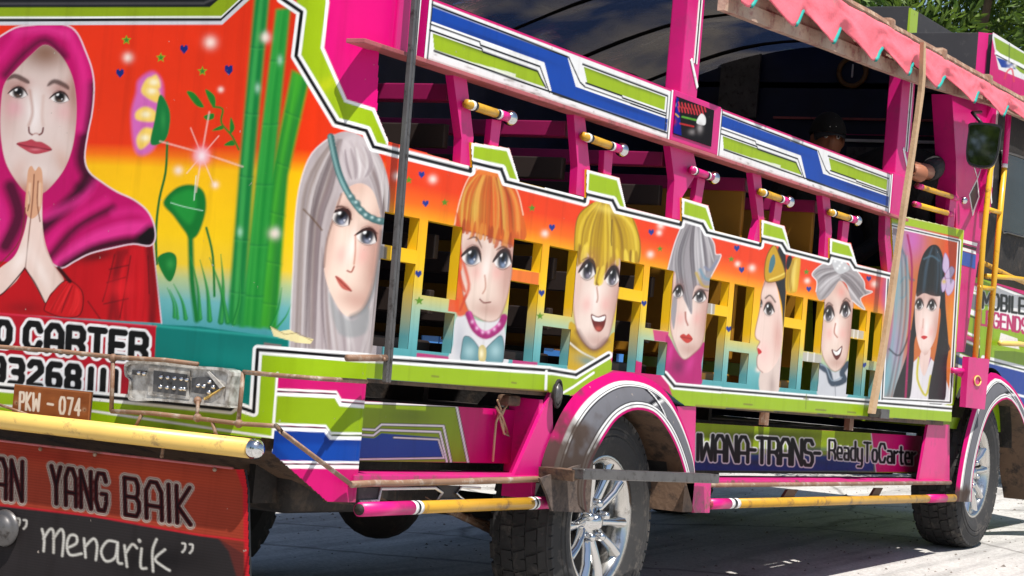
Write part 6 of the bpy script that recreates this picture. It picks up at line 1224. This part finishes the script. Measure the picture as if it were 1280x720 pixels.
# cab window with a rounded frame
gp = cat([S(*p, YC + .02) for p in ((1253, 200), (1256, 190), (1300, 205), (1318, 214), (1316, 300), (1300, 300), (1262, 291), (1252, 282))], True, 6)
plate('cab_window', [[tuple(p) for p in gp]], side_place(YC + .025), .006, GLASSD, BUS); tube('window_rubber', [Vector((p[0], YC + .02, p[1])) for p in list(gp) + [gp[0]]], .006, GREYM, BUS, 6)
plate('cab_pillar_panel', [[(10.0, 1.36), (12.0, 1.36), (11.75, 2.3), (10.0, 2.3)]], side_place(YC + .035), .02, DARK, BUS)
# windscreen-side pillar with the black diamond
pil = pxplate('door_pillar', [(1190, 118), (1240, 132), (1232, 300), (1222, 330), (1206, 440), (1190, 440), (1195, 300), (1195, 200)], YS + .02, .10, PINK)
pxplate('diamond_rim', [(1222, 222), (1211.5, 243), (1216, 270), (1224.5, 246)], YS + .0185, .0012, WHITE, pil); pxplate('diamond', [(1221.3, 227), (1213, 243), (1216.3, 263), (1223, 246)], YS + .0172, .0010, BLACK, pil)
for a, b_ in (((1217, 207), (1222, 223)), ((1227, 208), (1222, 223))): bar('diamond_rim', S3(*a, YS + .018), S3(*b_, YS + .018), .002, .007, WHITE, pil)
pxplate('pillar_stripe', [(1203, 299), (1222, 304), (1221, 308), (1203, 303)], YS + .0185, .001, WHITE, pil); pxplate('pillar_stripe', [(1203, 305), (1221, 310), (1220, 313), (1203, 308)], YS + .0185, .001, BLACK, pil); pxplate('pillar_stripe', [(1203, 309), (1220, 314), (1220, 318), (1203, 313)], YS + .0185, .001, WHITE, pil); pxplate('pillar_stripe', [(1203, 314), (1220, 319), (1219, 336), (1202, 331)], YS + .0185, .001, BLUE, pil)
yl = YS - .05
def twotone(name, pts, cut, r, m0, m1):
    o = tube(name, pts[:cut + 1], r, m0, BUS, 12); tube('pole_sleeve', pts[cut:], r + .0008, m1, o, 12); return o
l1 = [S3(*p, yl) for p in ((1243, 196), (1238, 212), (1229, 300), (1219, 448))]; tube('ladder_pole', l1, .0145, YELL, BUS, 12)
l2 = [S3(*p, yl) for p in ((1262, 128), (1256, 205), (1247, 300), (1234, 450))]; o = tube('ladder_pole', l2[1:], .0145, YELL, BUS, 12); tube('pole_sleeve', l2[:2], .0148, PINK, o, 12); tube('pole_sleeve', [l2[1], l2[1].lerp(l2[2], .05)], .0152, WHITE, o, 12)
for a, b_ in (((1234, 261), (1250, 266)), ((1224, 359), (1241, 361))): tube('ladder_rung', [S3(*a, yl), S3(*b_, yl)], .0115, YELL, BUS, 10)
pxplate('ladder_foot', [(1211, 446), (1237, 449), (1231, 512), (1207, 509)], yl - .012, .03, PINK); tube('ladder_foot_eye', [S3(1222 + 4 * math.cos(a), 476 + 6 * math.sin(a), yl - .016) for a in np.linspace(0, 6.28, 14)], .004, CREAM, BUS, 6)
tube('ladder_stay', [S3(1190, 463, YS - .01), S3(1212, 464, yl)], .014, PINK, BUS)
# short rails in the door opening
for a, b_, mt in (((1146, 232), (1196, 248), YELP), ((1143, 255), (1190, 268), YELL)):
    A, B_ = S3(*a), S3(*b_); h = tube('door_rail', [A, B_], .0125, mt, BUS, 12); tube('rail_sleeve', [A.lerp(B_, .86), B_], .0133, PINK, h, 12); tube('rail_sleeve', [A, A.lerp(B_, .12)], .0133, PINK, h, 12)
pxplate('door_rail_strut', [(1188, 246), (1196, 248), (1192, 288), (1184, 286)], YS + .004, .02, PINK)
bm = bmesh.new(); bmesh.ops.create_uvsphere(bm, u_segments=18, v_segments=12, radius=.019); bmesh.ops.translate(bm, verts=bm.verts, vec=S3(1204.5, 250.5, YS - .005)); bmobj('rail_knob', bm, CHROME, BUS, True)
pxplate('corner_strip', [(1107, 262), (1113, 268), (1113, 300), (1118, 346), (1110, 344), (1106, 300)], YS + .002, .03, PINKD)
# mirror: a rounded glass in a black shell on a bent arm
MC = S3(1229, 182, YS - .16); ang = math.radians(-14)
mx_ = Vector((-math.sin(ang), -math.cos(ang), 0)); nrm = Vector((-math.cos(ang), math.sin(ang), 0)); upv = Vector((0, 0, 1))
shape = cat([(-.062, .102), (.066, .098), (.076, .05), (.066, -.06), (.03, -.102), (-.05, -.095), (-.074, -.05), (-.072, .06)], True, 5)
def mplace(dn): return lambda u, v, d: MC + mx_ * u + upv * v + nrm * (dn - d)
mir = plate('wing_mirror', [[tuple(p) for p in shape]], mplace(.012), .05, BLACK, BUS)
m, t, b = nodemat('mirror_glass'); b.inputs['Base Color'].default_value = (.20, .20, .21, 1); b.inputs['Metallic'].default_value = 1; b.inputs['Roughness'].default_value = .03
plate('mirror_glass', [[tuple(p * .9) for p in shape]], mplace(.0145), .003, m, mir)
tube('mirror_arm', [MC - nrm * .03 + Vector((0, 0, .09)), MC + Vector((.05, .08, .16)), S3(1226, 140, YS)], .008, BLACK, BUS); tube('mirror_arm', [MC - nrm * .03 - Vector((0, 0, .09)), l1[0]], .008, BLACK, BUS)
# ------------------------------------------------------------------ awning along the front half of the roof
XA0, XA1 = 6.75, 12.2
YA = 3.05
bm = bmesh.new(); fa = [(6.75, 1.985), (7.14, 2.0), (7.79, 2.03), (8.35, 2.05), (8.97, 2.08), (9.92, 2.145), (10.43, 2.16), (12.2, 2.2)]
V = [[bm.verts.new((x, YA + dy, z + dz)) for dy, dz in ((.0, 0), (.0, .055), (.012, .058), (.012, .11), (.03, .11), (.03, 0))] for x, z in [(a_, b_ + .014) for a_, b_ in fa]]
for p, q in zip(V[:-1], V[1:]):
    for k in range(6): bm.faces.new((p[k], p[(k + 1) % 6], q[(k + 1) % 6], q[k]))
bm.faces.new(V[0]); bm.faces.new(V[-1]); bmobj('awning_fascia', bm, paint('dusty_fascia_wood', (188, 160, 140), .75, spread=.2, scale=7, dirt=.35, dirtcol=(150, 96, 92), bump=.3), BUS)
bm = bmesh.new(); n_ = 60
bm_tube(bm, [(XA0 + (XA1 - XA0) * k / n_, YA + .004 * noise.noise(Vector((k * .4, 0, 0))), 2.248 + .006 * noise.noise(Vector((k * .3, 3, 0)))) for k in range(n_ + 1)], .027, 8); bmobj('awning_beam', bm, BEAMW, BUS)
for xk in (8.35, 9.05, 9.75, 10.4): box('beam_lashing', xk, xk + .06, YA - .032, YA + .03, 2.212, 2.282, BEAMW, BUS, .012)
box('awning_arm', 7.0, 7.04, YA, YS + .02, 2.24, 2.28, BEAMW, BUS); box('awning_arm', 9.3, 9.34, YA, YS + .02, 2.24, 2.28, BEAMW, BUS); box('awning_arm', 11.4, 11.44, YA, YS + .1, 2.24, 2.32, BEAMW, BUS)
TIPS = [.982 * t_ for t_ in (6.55, 6.95, 7.37, 7.76, 8.26, 8.68, 9.08, 9.59, 10.09, 10.6, 11.1, 11.6, 12.1, 12.6)]
def edge(x):
    i = max(j for j, t_ in enumerate(TIPS) if t_ <= x); f = (x - TIPS[i]) / (TIPS[i + 1] - TIPS[i])
    zt_ = 2.008 + (x - 6.83) * .030; zp = zt_ + .105 - .010 * (x - 6.83)
    if f < .24: s_ = f / .24; s_ = s_ * s_ * (3 - 2 * s_); return zt_ + (zp - zt_) * s_, f
    s_ = ((f - .24) / .76) ** 1.25; s_ = s_ * s_ * (3 - 2 * s_); return zp + (zt_ - zp) * s_, f
nu, nv = 520, 18; bm = bmesh.new(); xs = np.linspace(XA0, XA1, nu); rows = []; ff = []
for x in xs:
    ze, fe = edge(x); ze = float(np.mean([edge(min(max(x + d_, XA0), XA1))[0] for d_ in np.linspace(-.055, .055, 9)])); ff.append(fe); r = []
    bil = .030 * math.cos(2 * math.pi * (fe - .85))
    for j in range(nv):
        f = j / (nv - 1)
        r.append(bm.verts.new((x + .02 * f * math.sin(2 * math.pi * fe), YA - .030 - .022 * math.sin(f * math.pi * .5) - .6 * bil * f ** 1.6 + .012 * noise.noise(Vector((x * 5, f * 2.5, 1))) + .004 * noise.noise(Vector((x * 19, f * 4, 2))), 2.236 + (ze - 2.236) * f - .006 * math.sin(f * math.pi) * noise.noise(Vector((x * 3, 0, 5))))))
    rows.append(r)
for a_, b_ in zip(rows[:-1], rows[1:]):
    for j in range(nv - 1): bm.faces.new((a_[j], b_[j], b_[j + 1], a_[j + 1]))
edgepts = [r[-1].co.copy() for r in rows]
r = bmesh.ops.extrude_face_region(bm, geom=bm.faces[:]); bmesh.ops.translate(bm, verts=[g for g in r['geom'] if isinstance(g, bmesh.types.BMVert)], vec=Vector((0, .003, 0)))
aw = bmobj('awning_fabric', bm, FABRIC, BUS, True)
run = []
for p, fe in list(zip(edgepts, ff)) + [(None, .99)]:
    if (fe < .30) and p is not None: run.append(p)
    else:
        if len(run) > 3: tube('awning_piping', run[::2], .0085, TURQ, aw, 6)
        run = []
# ------------------------------------------------------------------ crown boxes on the cab roof
xh = S(1239, 60, YS + .03)[0]
zt = S(1239, 39, YS + .03)[1]; yL = Q(1137, 38, xh)[0]
def paint_crown(P):
    px, py = proj(P); c = Canvas(px, py, (214, 20, 122)); z = ZM(1120, 0, 6)
    c.fill(z((712, 235), (1900, 900), (1900, 1200), (1300, 760), (960, 600), (770, 520)), (236, 236, 236), .6, 1, False); c.fill(z((735, 275), (1900, 930), (1900, 1100), (1300, 740), (930, 540), (750, 370)), (150, 178, 30), .6, 1, False)
    c.fill(z((755, 430), (870, 470), (900, 520), (790, 505)), (30, 70, 160), .6, 1, False); c.line(z((752, 400), (920, 480), (1400, 740)), WH, 4, .6, 1, False); c.line(z((752, 412), (910, 495), (1400, 765)), (20, 20, 22), 1.5, .5, 1, False)
    for p in ((845, 470), (868, 505), (840, 520), (890, 490)): c.glow(*z(p)[0], 3, 3, (244, 240, 240), .9)
    c.line(z((815, 590), (835, 535), (870, 520), (885, 610)), (230, 80, 90), 2, .6, .9); c.line(z((850, 330), (848, 470)), (60, 70, 40), 1, .5, .9, False)
    return c.C
zb_ = 2.36
a_, b_ = np.meshgrid(np.linspace(xh, 12.1, 150), np.linspace(zb_ - .08, zt, 90), indexing='ij')
skin_mesh('crown_board', np.stack([a_, np.full_like(a_, YS + .028) + 0.0, b_], -1), np.ones((149, 89), bool), paint_crown, MURAL, BUS)
box('crown_box', xh + .03, 12.1, YS + .031, yL, zb_, zt - .004, BLKMAT, BUS, .004)
box('crown_back', xh, xh + .028, YS + .10, yL, zb_ - .1, zt - .002, BLKMAT, BUS, .003)
bm = bmesh.new(); q = [(xh - .0, YS + .10), (xh + .05, YS + .03), (xh + .05, YS + .10)]
A = [bm.verts.new((x, y, zb_ - .1)) for x, y in q]; B_ = [bm.verts.new((x, y, zt)) for x, y in q]
bm.faces.new(A[::-1]); bm.faces.new(B_)
for k in range(3): bm.faces.new((A[k], A[(k + 1) % 3], B_[(k + 1) % 3], B_[k]))
bmobj('crown_corner', bm, PINK, BUS)
zt2 = Q(1100, 8, xh + .3)[1]; ya2 = Q(1136, 10, xh + .3)[0]
box('crown_box', xh + .3, 12.0, ya2, ya2 + .55, zb_, zt2, BLKMAT, BUS, .004); box('crown_edge', xh + .299, xh + .42, ya2 - .012, ya2 - .001, zb_, zt2 - .01, LIME, BUS, 0)
plate('roof', [[(10.3, YS + .02), (12.2, YS + .02), (12.2, YF), (10.3, YF)]], lambda u, v, d: Vector((u, v, 2.29 + d)), .03, BLKMAT, BUS)
# ------------------------------------------------------------------ bulkhead behind the driver and rails in front of it
xk = 10.3
plate('bulkhead', [[(YS + .16, .56), (YF, .56)] + [(y, roofz(y) + .005) for y in np.linspace(YF, YS + .16, 12)]], rear_place(xk), .03, NAVY, BUS)
def onb(p, q, x, mat, nm, dep=.02):
    (y0, z0), (y1, z1) = Q(*p, x), Q(*q, x); return box(nm, x - dep, x, y0, y1, z0, z1, mat, BUS, .002)
onb((968, 146), (1190, 153), xk - .01, MAROON, 'bulkhead_rail'); onb((1058, 168), (1200, 172), xk - .01, PINKD, 'bulkhead_rail'); onb((1058, 174), (1200, 181), xk - .012, WHITE, 'bulkhead_rail'); onb((1060, 184), (1200, 230), xk - .005, GREYM, 'bulkhead_rail'); onb((905, 62), (946, 148), xk - .02, GREYM, 'bulkhead_panel')
ec = Q3(1066, 90, xk - .005); R1 = abs(Q3(1086, 90, xk - .005).y - ec.y)
tube('emblem_ring', [ec + Vector((-.006, R1 * .85 * math.cos(a), R1 * .85 * math.sin(a))) for a in np.linspace(0, 2 * math.pi, 28)], R1 * .16, paint('dull_gold', (120, 84, 40), .5), BUS, 8)
bar('emblem_hand', ec + Vector((-.006, 0, -.03)), ec + Vector((-.006, 0, .04)), .008, .010, WHITE, BUS)
# ------------------------------------------------------------------ people inside
def person(name, label, root, joints, edges, radii, mat, parts):
    me = bpy.data.meshes.new('body'); me.from_pydata([tuple(Vector(j)) for j in joints], edges, []); me.update()
    T = thing(name, label, 'person', root, None)
    o = bpy.data.objects.new('body', me); me.materials.append(mat); put(o, T)
    sk = o.modifiers.new('skin', 'SKIN'); 
    for v, r in zip(me.skin_vertices[0].data, radii): v.radius = (r, r); v.use_root = False
    me.skin_vertices[0].data[0].use_root = True
    ss = o.modifiers.new('subsurf', 'SUBSURF'); ss.levels = 2; ss.render_levels = 2
    for p in o.data.polygons: p.use_smooth = True
    parts(T)
    return T
def head_mesh(parent, c, fwd, s=1.0, mat=SKIN):
    """head with brow, nose, chin and ears; fwd = facing direction"""
    fwd = Vector(fwd).normalized(); lat = Vector((0, 0, 1)).cross(fwd).normalized()
    bm = bmesh.new(); bmesh.ops.create_uvsphere(bm, u_segments=28, v_segments=20, radius=1.0)
    for v in bm.verts:
        x, y, z = v.co
        w_ = .074 * (1 - .22 * max(0, -z) ** 1.5); d_ = .098 * (1 - .12 * max(0, -z))
        px_, py_, pz_ = x * w_, y * d_, z * .118
        if y > .6 and abs(x) < .22 and -.35 < z < .12: py_ += .020 * (1 - abs(x) / .22) * (1 - (z + .12) ** 2 * 6 if abs(z + .12) < .4 else 0)      # nose
        if y > .5 and abs(z - .12) < .1 and .15 < abs(x) < .5: py_ -= .010                                                                    # eye sockets
        if y > .4 and z < -.75: py_ += .012
        if abs(x) > .95 and abs(z) < .25: px_ *= 1.12
        v.co = c + (lat * px_ + fwd * py_ + Vector((0, 0, 1)) * pz_) * s
    h = bmobj('head', bm, mat, parent, True)
    for sx_ in (-1, 1):
        e = c + (lat * .030 * sx_ + fwd * .086 + Vector((0, 0, .012))) * s; bm = bmesh.new(); bmesh.ops.create_uvsphere(bm, u_segments=10, v_segments=8, radius=.011 * s); bmesh.ops.translate(bm, verts=bm.verts, vec=e); bmobj('eye', bm, WHITE, h, True)
        bm = bmesh.new(); bmesh.ops.create_uvsphere(bm, u_segments=8, v_segments=6, radius=.006 * s); bmesh.ops.translate(bm, verts=bm.verts, vec=e + fwd * .007 * s); bmobj('eye', bm, BLACK, h, True)
    bm = bmesh.new(); bm_tube(bm, [c + (lat * k * .024 + fwd * (.094 - abs(k) * .012) + Vector((0, 0, -.058))) * s for k in (-1, -.5, 0, .5, 1)], .005 * s, 6); bmobj('mouth', bm, PINKD, h, True)
    return h
def cap_on(parent, c, fwd, s=1.0):
    fwd = Vector(fwd).normalized(); lat = Vector((0, 0, 1)).cross(fwd).normalized(); up_ = Vector((0, 0, 1))
    bm = bmesh.new(); bmesh.ops.create_uvsphere(bm, u_segments=28, v_segments=16, radius=1.0); bmesh.ops.delete(bm, geom=[v for v in bm.verts if v.co.z < -.05], context='VERTS')
    for v in bm.verts: v.co = c + (lat * v.co.x * .088 + fwd * v.co.y * .108 + up_ * (.03 + v.co.z * .112)) * s
    k = bmobj('cap', bm, CLOTHB, parent, True)
    bm = bmesh.new(); A = []; B_ = []
    for q in np.linspace(-1, 1, 13):
        a = q * 1.15; A.append(bm.verts.new(c + (lat * .086 * math.sin(a) + fwd * .100 * math.cos(a) + up_ * .03) * s)); B_.append(bm.verts.new(c + (lat * .080 * math.sin(a) + fwd * (.095 * math.cos(a) + .085 * max(0, math.cos(a * 1.3))) + up_ * (.012 - .02 * abs(q) ** 2)) * s))
    for j in range(12): bm.faces.new((A[j], A[j + 1], B_[j + 1], B_[j]))
    r = bmesh.ops.extrude_face_region(bm, geom=bm.faces[:]); bmesh.ops.translate(bm, verts=[g for g in r['geom'] if isinstance(g, bmesh.types.BMVert)], vec=Vector((0, 0, -.005)))
    bmobj('cap_visor', bm, paint('charcoal_cloth', (66, 66, 70), .8), k, True)
    for i_ in range(3):
        for j_ in range(2): bar('cap_emblem', c + (fwd * (.098 - .012 * i_) + lat * (-.02 + .022 * j_) + up_ * (.055 + .022 * i_)) * s, c + (fwd * (.096 - .012 * i_) + lat * (-.006 + .022 * j_) + up_ * (.062 + .022 * i_)) * s, .012, .006, WHITE, k)
yp = YS + .62
hc = S3(1034, 176, yp); fw = (-.80, -.55, 0)
b0 = hc + Vector((.0, 0, -.62))
J = [b0, b0 + Vector((0, 0, .2)), b0 + Vector((0, 0, .40)), b0 + Vector((0, 0, .52)), b0 + Vector((.10, -.17, .40)), b0 + Vector((.12, -.24, .14)), b0 + Vector((-.10, -.20, .04)), b0 + Vector((-.10, .17, .40)), b0 + Vector((-.12, .24, .14)), b0 + Vector((-.26, .08, .04)), b0 + Vector((-.30, -.18, -.02)), b0 + Vector((-.34, -.2, -.40)), b0 + Vector((-.42, .02, -.02)), b0 + Vector((-.46, 0, -.40))]
Ed = [(0, 1), (1, 2), (2, 3), (2, 4), (4, 5), (5, 6), (2, 7), (7, 8), (8, 9), (0, 10), (10, 11), (0, 12), (12, 13)]
Ra = [.15, .145, .13, .055, .062, .048, .036, .062, .048, .036, .085, .055, .085, .055]
def pp(T): head_mesh(T, hc, fw); cap_on(T, hc, fw)
person('person', 'person in a black cap and dark clothes seated inside the bus', Vector((b0.x, b0.y, .75)), J, Ed, Ra, CLOTHB, pp)
# driver: head hidden by the post, bare elbow on the rail
el = S3(1150, 217, YS - .01); dh = S3(1129, 150, YS + .30); sh = dh + Vector((0, -.18, -.24)); b1 = Vector((dh.x, dh.y, dh.z - .62))
J = [b1, b1 + Vector((0, 0, .2)), b1 + Vector((0, 0, .40)), b1 + Vector((0, 0, .52)), b1 + Vector((0, -.18, .40)), sh + (el - sh) * .55, b1 + Vector((0, .18, .40)), b1 + Vector((.12, .24, .14)), b1 + Vector((.34, .2, .2)), b1 + Vector((.40, -.1, -.02)), b1 + Vector((.44, -.1, -.4)), b1 + Vector((.40, .12, -.02)), b1 + Vector((.44, .12, -.4))]
Ed = [(0, 1), (1, 2), (2, 3), (2, 4), (4, 5), (2, 6), (6, 7), (7, 8), (0, 9), (9, 10), (0, 11), (11, 12)]
Ra = [.15, .145, .13, .055, .06, .05, .06, .048, .036, .085, .055, .085, .055]
def pd(T):
    head_mesh(T, dh, (1, 0, 0)); bm = bmesh.new(); bmesh.ops.create_uvsphere(bm, u_segments=20, v_segments=14, radius=1)
    for v in bm.verts: v.co = dh + Vector((v.co.x * .1 - .018, v.co.y * .08, v.co.z * .1 + .035))
    bmobj('hair', bm, BLACK, T, True)
    hand = el + Vector((.30, .16, .06))
    bm = bmesh.new(); pts_ = [sh + (el - sh) * .5, el + Vector((-.06, .04, .015)), el, el + Vector((.035, .03, .01)), el + Vector((.12, .07, .025)), hand]; bm_tube(bm, pts_, [.036, .037, .040, .038, .034, .026], 14); bmobj('forearm', bm, SKIN, T, True)
    for k in range(5):
        o_ = Vector((0, -.03 + .016 * k, 0)); bm = bmesh.new(); L_ = (.05, .085, .09, .085, .07)[k]; bm_tube(bm, [hand + o_ * .7 - Vector((.02, 0, 0)), hand + o_ + Vector((L_ * .5, 0, .008)), hand + o_ + Vector((L_ * .8, 0, -.02))], [.012, .009, .007], 8); bmobj('finger', bm, SKIN, T, True)
person('person', 'driver resting a bare elbow on the door rail beside the wooden batten', Vector((b1.x, b1.y, b1.z - .1)), J, Ed, Ra, CLOTHB, pd)

# ------------------------------------------------------------------ trees beyond the bus
def leaf_mat(name, c0, c1):
    m, t, b = nodemat(name); N = t.nodes; L = t.links
    n = N.new('ShaderNodeTexNoise'); n.inputs['Scale'].default_value = 3.5; tc = N.new('ShaderNodeTexCoord'); L.new(tc.outputs['Object'], n.inputs[0])
    r = N.new('ShaderNodeValToRGB'); r.color_ramp.elements[0].position = .35; r.color_ramp.elements[1].position = .65; r.color_ramp.elements[0].color = (*c0, 1); r.color_ramp.elements[1].color = (*c1, 1); L.new(n.outputs[0], r.inputs[0]); L.new(r.outputs[0], b.inputs['Base Color'])
    b.inputs['Roughness'].default_value = .4; b.inputs['Transmission Weight'].default_value = 0
    tr = N.new('ShaderNodeBsdfTranslucent'); L.new(r.outputs[0], tr.inputs[0]); mx = N.new('ShaderNodeMixShader'); mx.inputs[0].default_value = .3; L.new(b.outputs[0], mx.inputs[1]); L.new(tr.outputs[0], mx.inputs[2]); L.new(mx.outputs[0], N['Material Output'].inputs[0])
    return m
LEAF = leaf_mat('broad_leaf', (.045, .10, .012), (.16, .24, .03)); LEAF2 = leaf_mat('dark_leaf', (.018, .05, .012), (.06, .11, .02))
BARK = paint('bark', (104, 84, 66), .85, spread=.25, scale=10, bump=.5, bscale=30)
def make_crown(seed, R, H, n, ls):
    rs = random.Random(seed); V = []; Fq = []
    cl = []
    for _ in range(46):
        a = rs.uniform(0, 6.283); u = rs.uniform(-.85, 1); rr = math.sqrt(max(0, 1 - u * u)) * rs.uniform(.55, 1.0); cl.append((Vector((rr * math.cos(a) * R, rr * math.sin(a) * R, u * H)), rs.uniform(.28, .5) * R * .75))
    for _ in range(n):
        c, r = cl[rs.randrange(len(cl))]
        d = Vector((rs.gauss(0, 1), rs.gauss(0, 1), rs.gauss(0, 1))).normalized() * r * rs.uniform(.6, 1.05) ** .6
        p = c + d; ax = (d.normalized() + Vector((rs.uniform(-.6, .6), rs.uniform(-.6, .6), rs.uniform(-.9, .1)))).normalized()
        sd = ax.cross(Vector((rs.uniform(-1, 1), rs.uniform(-1, 1), rs.uniform(.2, 1)))).normalized(); L_ = ls * rs.uniform(.7, 1.4); w_ = L_ * .2; nn = ax.cross(sd) * L_ * .1
        k = len(V); V += [p, p + ax * L_ * .45 + sd * w_ + nn, p + ax * L_, p + ax * L_ * .45 - sd * w_ + nn]; Fq += [(k, k + 1, k + 2, k + 3)]
    me = bpy.data.meshes.new('crown'); me.from_pydata([tuple(v) for v in V], [], Fq); me.update(); return me, cl
def tree(loc, label, R=2.2, H=1.6, th=2.6, n=9000, ls=.2, seed=1, mat=LEAF):
    T = thing('tree', label, 'tree', loc, 'trees behind the bus')
    me, cl = make_crown(seed, R, H, n, ls); me.materials.append(mat); C_ = bpy.data.objects.new('crown', me); COL.objects.link(C_); C_.parent = T; C_.location = (0, 0, th + H * .8)
    bm = bmesh.new(); top = Vector((0, 0, th)); rs = random.Random(seed)
    bm_tube(bm, [(0, 0, -.1), (.03, .02, th * .4), (.0, .05, th * .75), top], [.2, .15, .13, .11], 10)
    for c, r in cl[::3]:
        e = Vector((0, 0, th + H * .8)) + c * .9; s_ = Vector((0, 0, th * rs.uniform(.7, 1))); md = s_.lerp(e, .5) + Vector((rs.uniform(-.2, .2), rs.uniform(-.2, .2), .15)); bm_tube(bm, [s_, md, e], [.06, .04, .015], 6)
    me2 = bpy.data.meshes.new('trunk'); bmesh.ops.recalc_face_normals(bm, faces=bm.faces); bm.to_mesh(me2); bm.free(); me2.materials.append(BARK); t_ = bpy.data.objects.new('trunk', me2); COL.objects.link(t_); t_.parent = T
    return T
def tl(x, y): return (x, y, gz(min(x, 60)))
tree(tl(15.6, 5.0), 'bushy tree with bright broad leaves rising behind the black roof boxes', 2.1, 1.7, 1.6, 42000, .085, 3)
tree(tl(16.8, 7.6), 'darker leafy tree standing between two brighter trees behind the bus', 2.4, 1.9, 1.5, 30000, .09, 5, LEAF2)
tree(tl(18.6, 4.4), 'broad-leaved tree beside the blue tarpaulin, past the bus bonnet', 2.4, 2.0, 1.6, 40000, .085, 8)
tree(tl(19.5, 10.5), 'pale green tree beyond the far side of the bus', 2.6, 2.1, 1.8, 7000, .26, 11)
tree(tl(14.0, 12.5), 'dark rounded tree set back beyond the far side of the bus', 2.7, 2.0, 1.7, 6000, .28, 15, LEAF2)
tree(tl(-9.5, -1.0), 'shady light green tree standing across the street behind the bus tail', 2.6, 2.0, 1.9, 6000, .28, 21)
tree(tl(-8.0, 5.5), 'dark shady tree across the street, in line with the red mud flap', 2.4, 2.0, 2.0, 6000, .28, 27, LEAF2)
# blue tarpaulin shelter at the edge of the picture
tp = thing('tarpaulin_shelter', 'blue tarpaulin sheet stretched on poles in front of the trees', 'shelter', tl(15.0, 3.6))
bm = bmesh.new(); n_ = 14
A0, A1, A2, A3 = [Vector(v) for v in ((14.6, 3.12, 3.0), (16.4, 2.4, 3.15), (16.2, 1.6, 3.85), (14.4, 2.4, 3.7))]
V = [[bm.verts.new(A0.lerp(A1, i / n_).lerp(A3.lerp(A2, i / n_), j / n_) + Vector((0, 0, -.10 * math.sin(math.pi * i / n_) * math.sin(math.pi * j / n_) + .02 * noise.noise(Vector((i * .5, j * .5, 0)))))) for j in range(n_ + 1)] for i in range(n_ + 1)]
for i in range(n_):
    for j in range(n_): bm.faces.new((V[i][j], V[i + 1][j], V[i + 1][j + 1], V[i][j + 1]))
r = bmesh.ops.extrude_face_region(bm, geom=bm.faces[:]); bmesh.ops.translate(bm, verts=[g for g in r['geom'] if isinstance(g, bmesh.types.BMVert)], vec=Vector((0, 0, -.006)))
bmobj('sheet', bm, paint('blue_tarpaulin', (40, 96, 200), .5, spread=.12, bump=.3, bscale=10), tp, True)
for p in (A0, A1, A2, A3): tube('pole', [(p.x, p.y, gz(p.x) - .05), (p.x, p.y, p.z + .02)], .03, WOOD, tp, 8)

# ------------------------------------------------------------------ lorry parked on the other side of the street
LT = thing('parked_lorry', 'flatbed lorry with blue and orange board sides parked beyond the bus', 'lorry', (12.2, 7.2, gz(12.2)))
ylo = 6.6; OR = paint('orange_board', (214, 140, 64), .6, spread=.2, dirt=.3, dirtcol=(150, 96, 50)); LB = paint('sky_blue_board', (70, 140, 220), .5, spread=.1)
x = 9.7; k = 0
while x < 13.2:
    w_ = (.26, .14, .20)[k % 3]; box('board', x, x + w_ - .012, ylo, ylo + .03, gz(x) + .78, gz(x) + 1.75, (LB, OR, LB)[k % 3], LT, .003); x += w_; k += 1
for z in (.86, 1.25, 1.66): box('board_rail', 9.7, x, ylo - .03, ylo - .001, gz(11.5) + z, gz(11.5) + z + .06, BLACK, LT, .003)
box('bed', 9.65, x + .05, ylo, ylo + 1.8, gz(11.5) + .66, gz(11.5) + .75, DARK, LT); box('bed_front', x, x + .04, ylo, ylo + 1.8, gz(12) + .75, gz(12) + 1.9, LB, LT)
bm = bmesh.new(); bm_box(bm, x + .1, x + 1.6, ylo + .02, ylo + 1.78, gz(14) + .45, gz(14) + 2.1, .12); bmobj('cab', bm, LB, LT, True); box('cab_window', x + .45, x + 1.3, ylo + .012, ylo + .03, gz(14) + 1.35, gz(14) + 1.9, GLASSD, LT)
box('chassis', 9.8, x + 1.5, ylo + .5, ylo + 1.3, gz(11.5) + .45, gz(11.5) + .64, DARK, LT)
for xw in (10.6, x + .8):
    for yw, fl_ in ((ylo + .14, 0), (ylo + 1.66, math.pi)):
        for nm, me_ in (('tyre', TY), ('rim', RIMM), ('dark_disc', DISC)): o = bpy.data.objects.new(nm, me_); put(o, LT); o.location = (xw, yw, gz(xw) + WR - .006); o.rotation_euler = (0, 0, fl_)

# ------------------------------------------------------------------ grit and dry leaves on the street
rs = random.Random(4); V = []; Fq = []
for _ in range(2600):
    x = rs.uniform(5.5, 15); y = rs.uniform(1.6, 8.0); s_ = rs.uniform(.003, .011) * (1.6 if rs.random() < .06 else 1); z = gz(x); a = rs.uniform(0, 6.28); k = len(V)
    for j in range(4): V.append((x + s_ * math.cos(a + j * 1.57) * rs.uniform(.7, 1.2), y + s_ * math.sin(a + j * 1.57) * rs.uniform(.7, 1.2), z - .001))
    V.append((x + rs.uniform(-.3, .3) * s_, y, z + s_ * rs.uniform(.4, .9))); Fq += [(k + j, k + (j + 1) % 4, k + 4) for j in range(4)]
me = bpy.data.meshes.new('grit'); me.from_pydata(V, [], Fq); me.update(); gr = obj('grit', me, paint('grey_grit', (120, 112, 104), .9, spread=.4, scale=3)); tag(gr, 'loose grit scattered over the pale street', 'grit', kind='stuff')
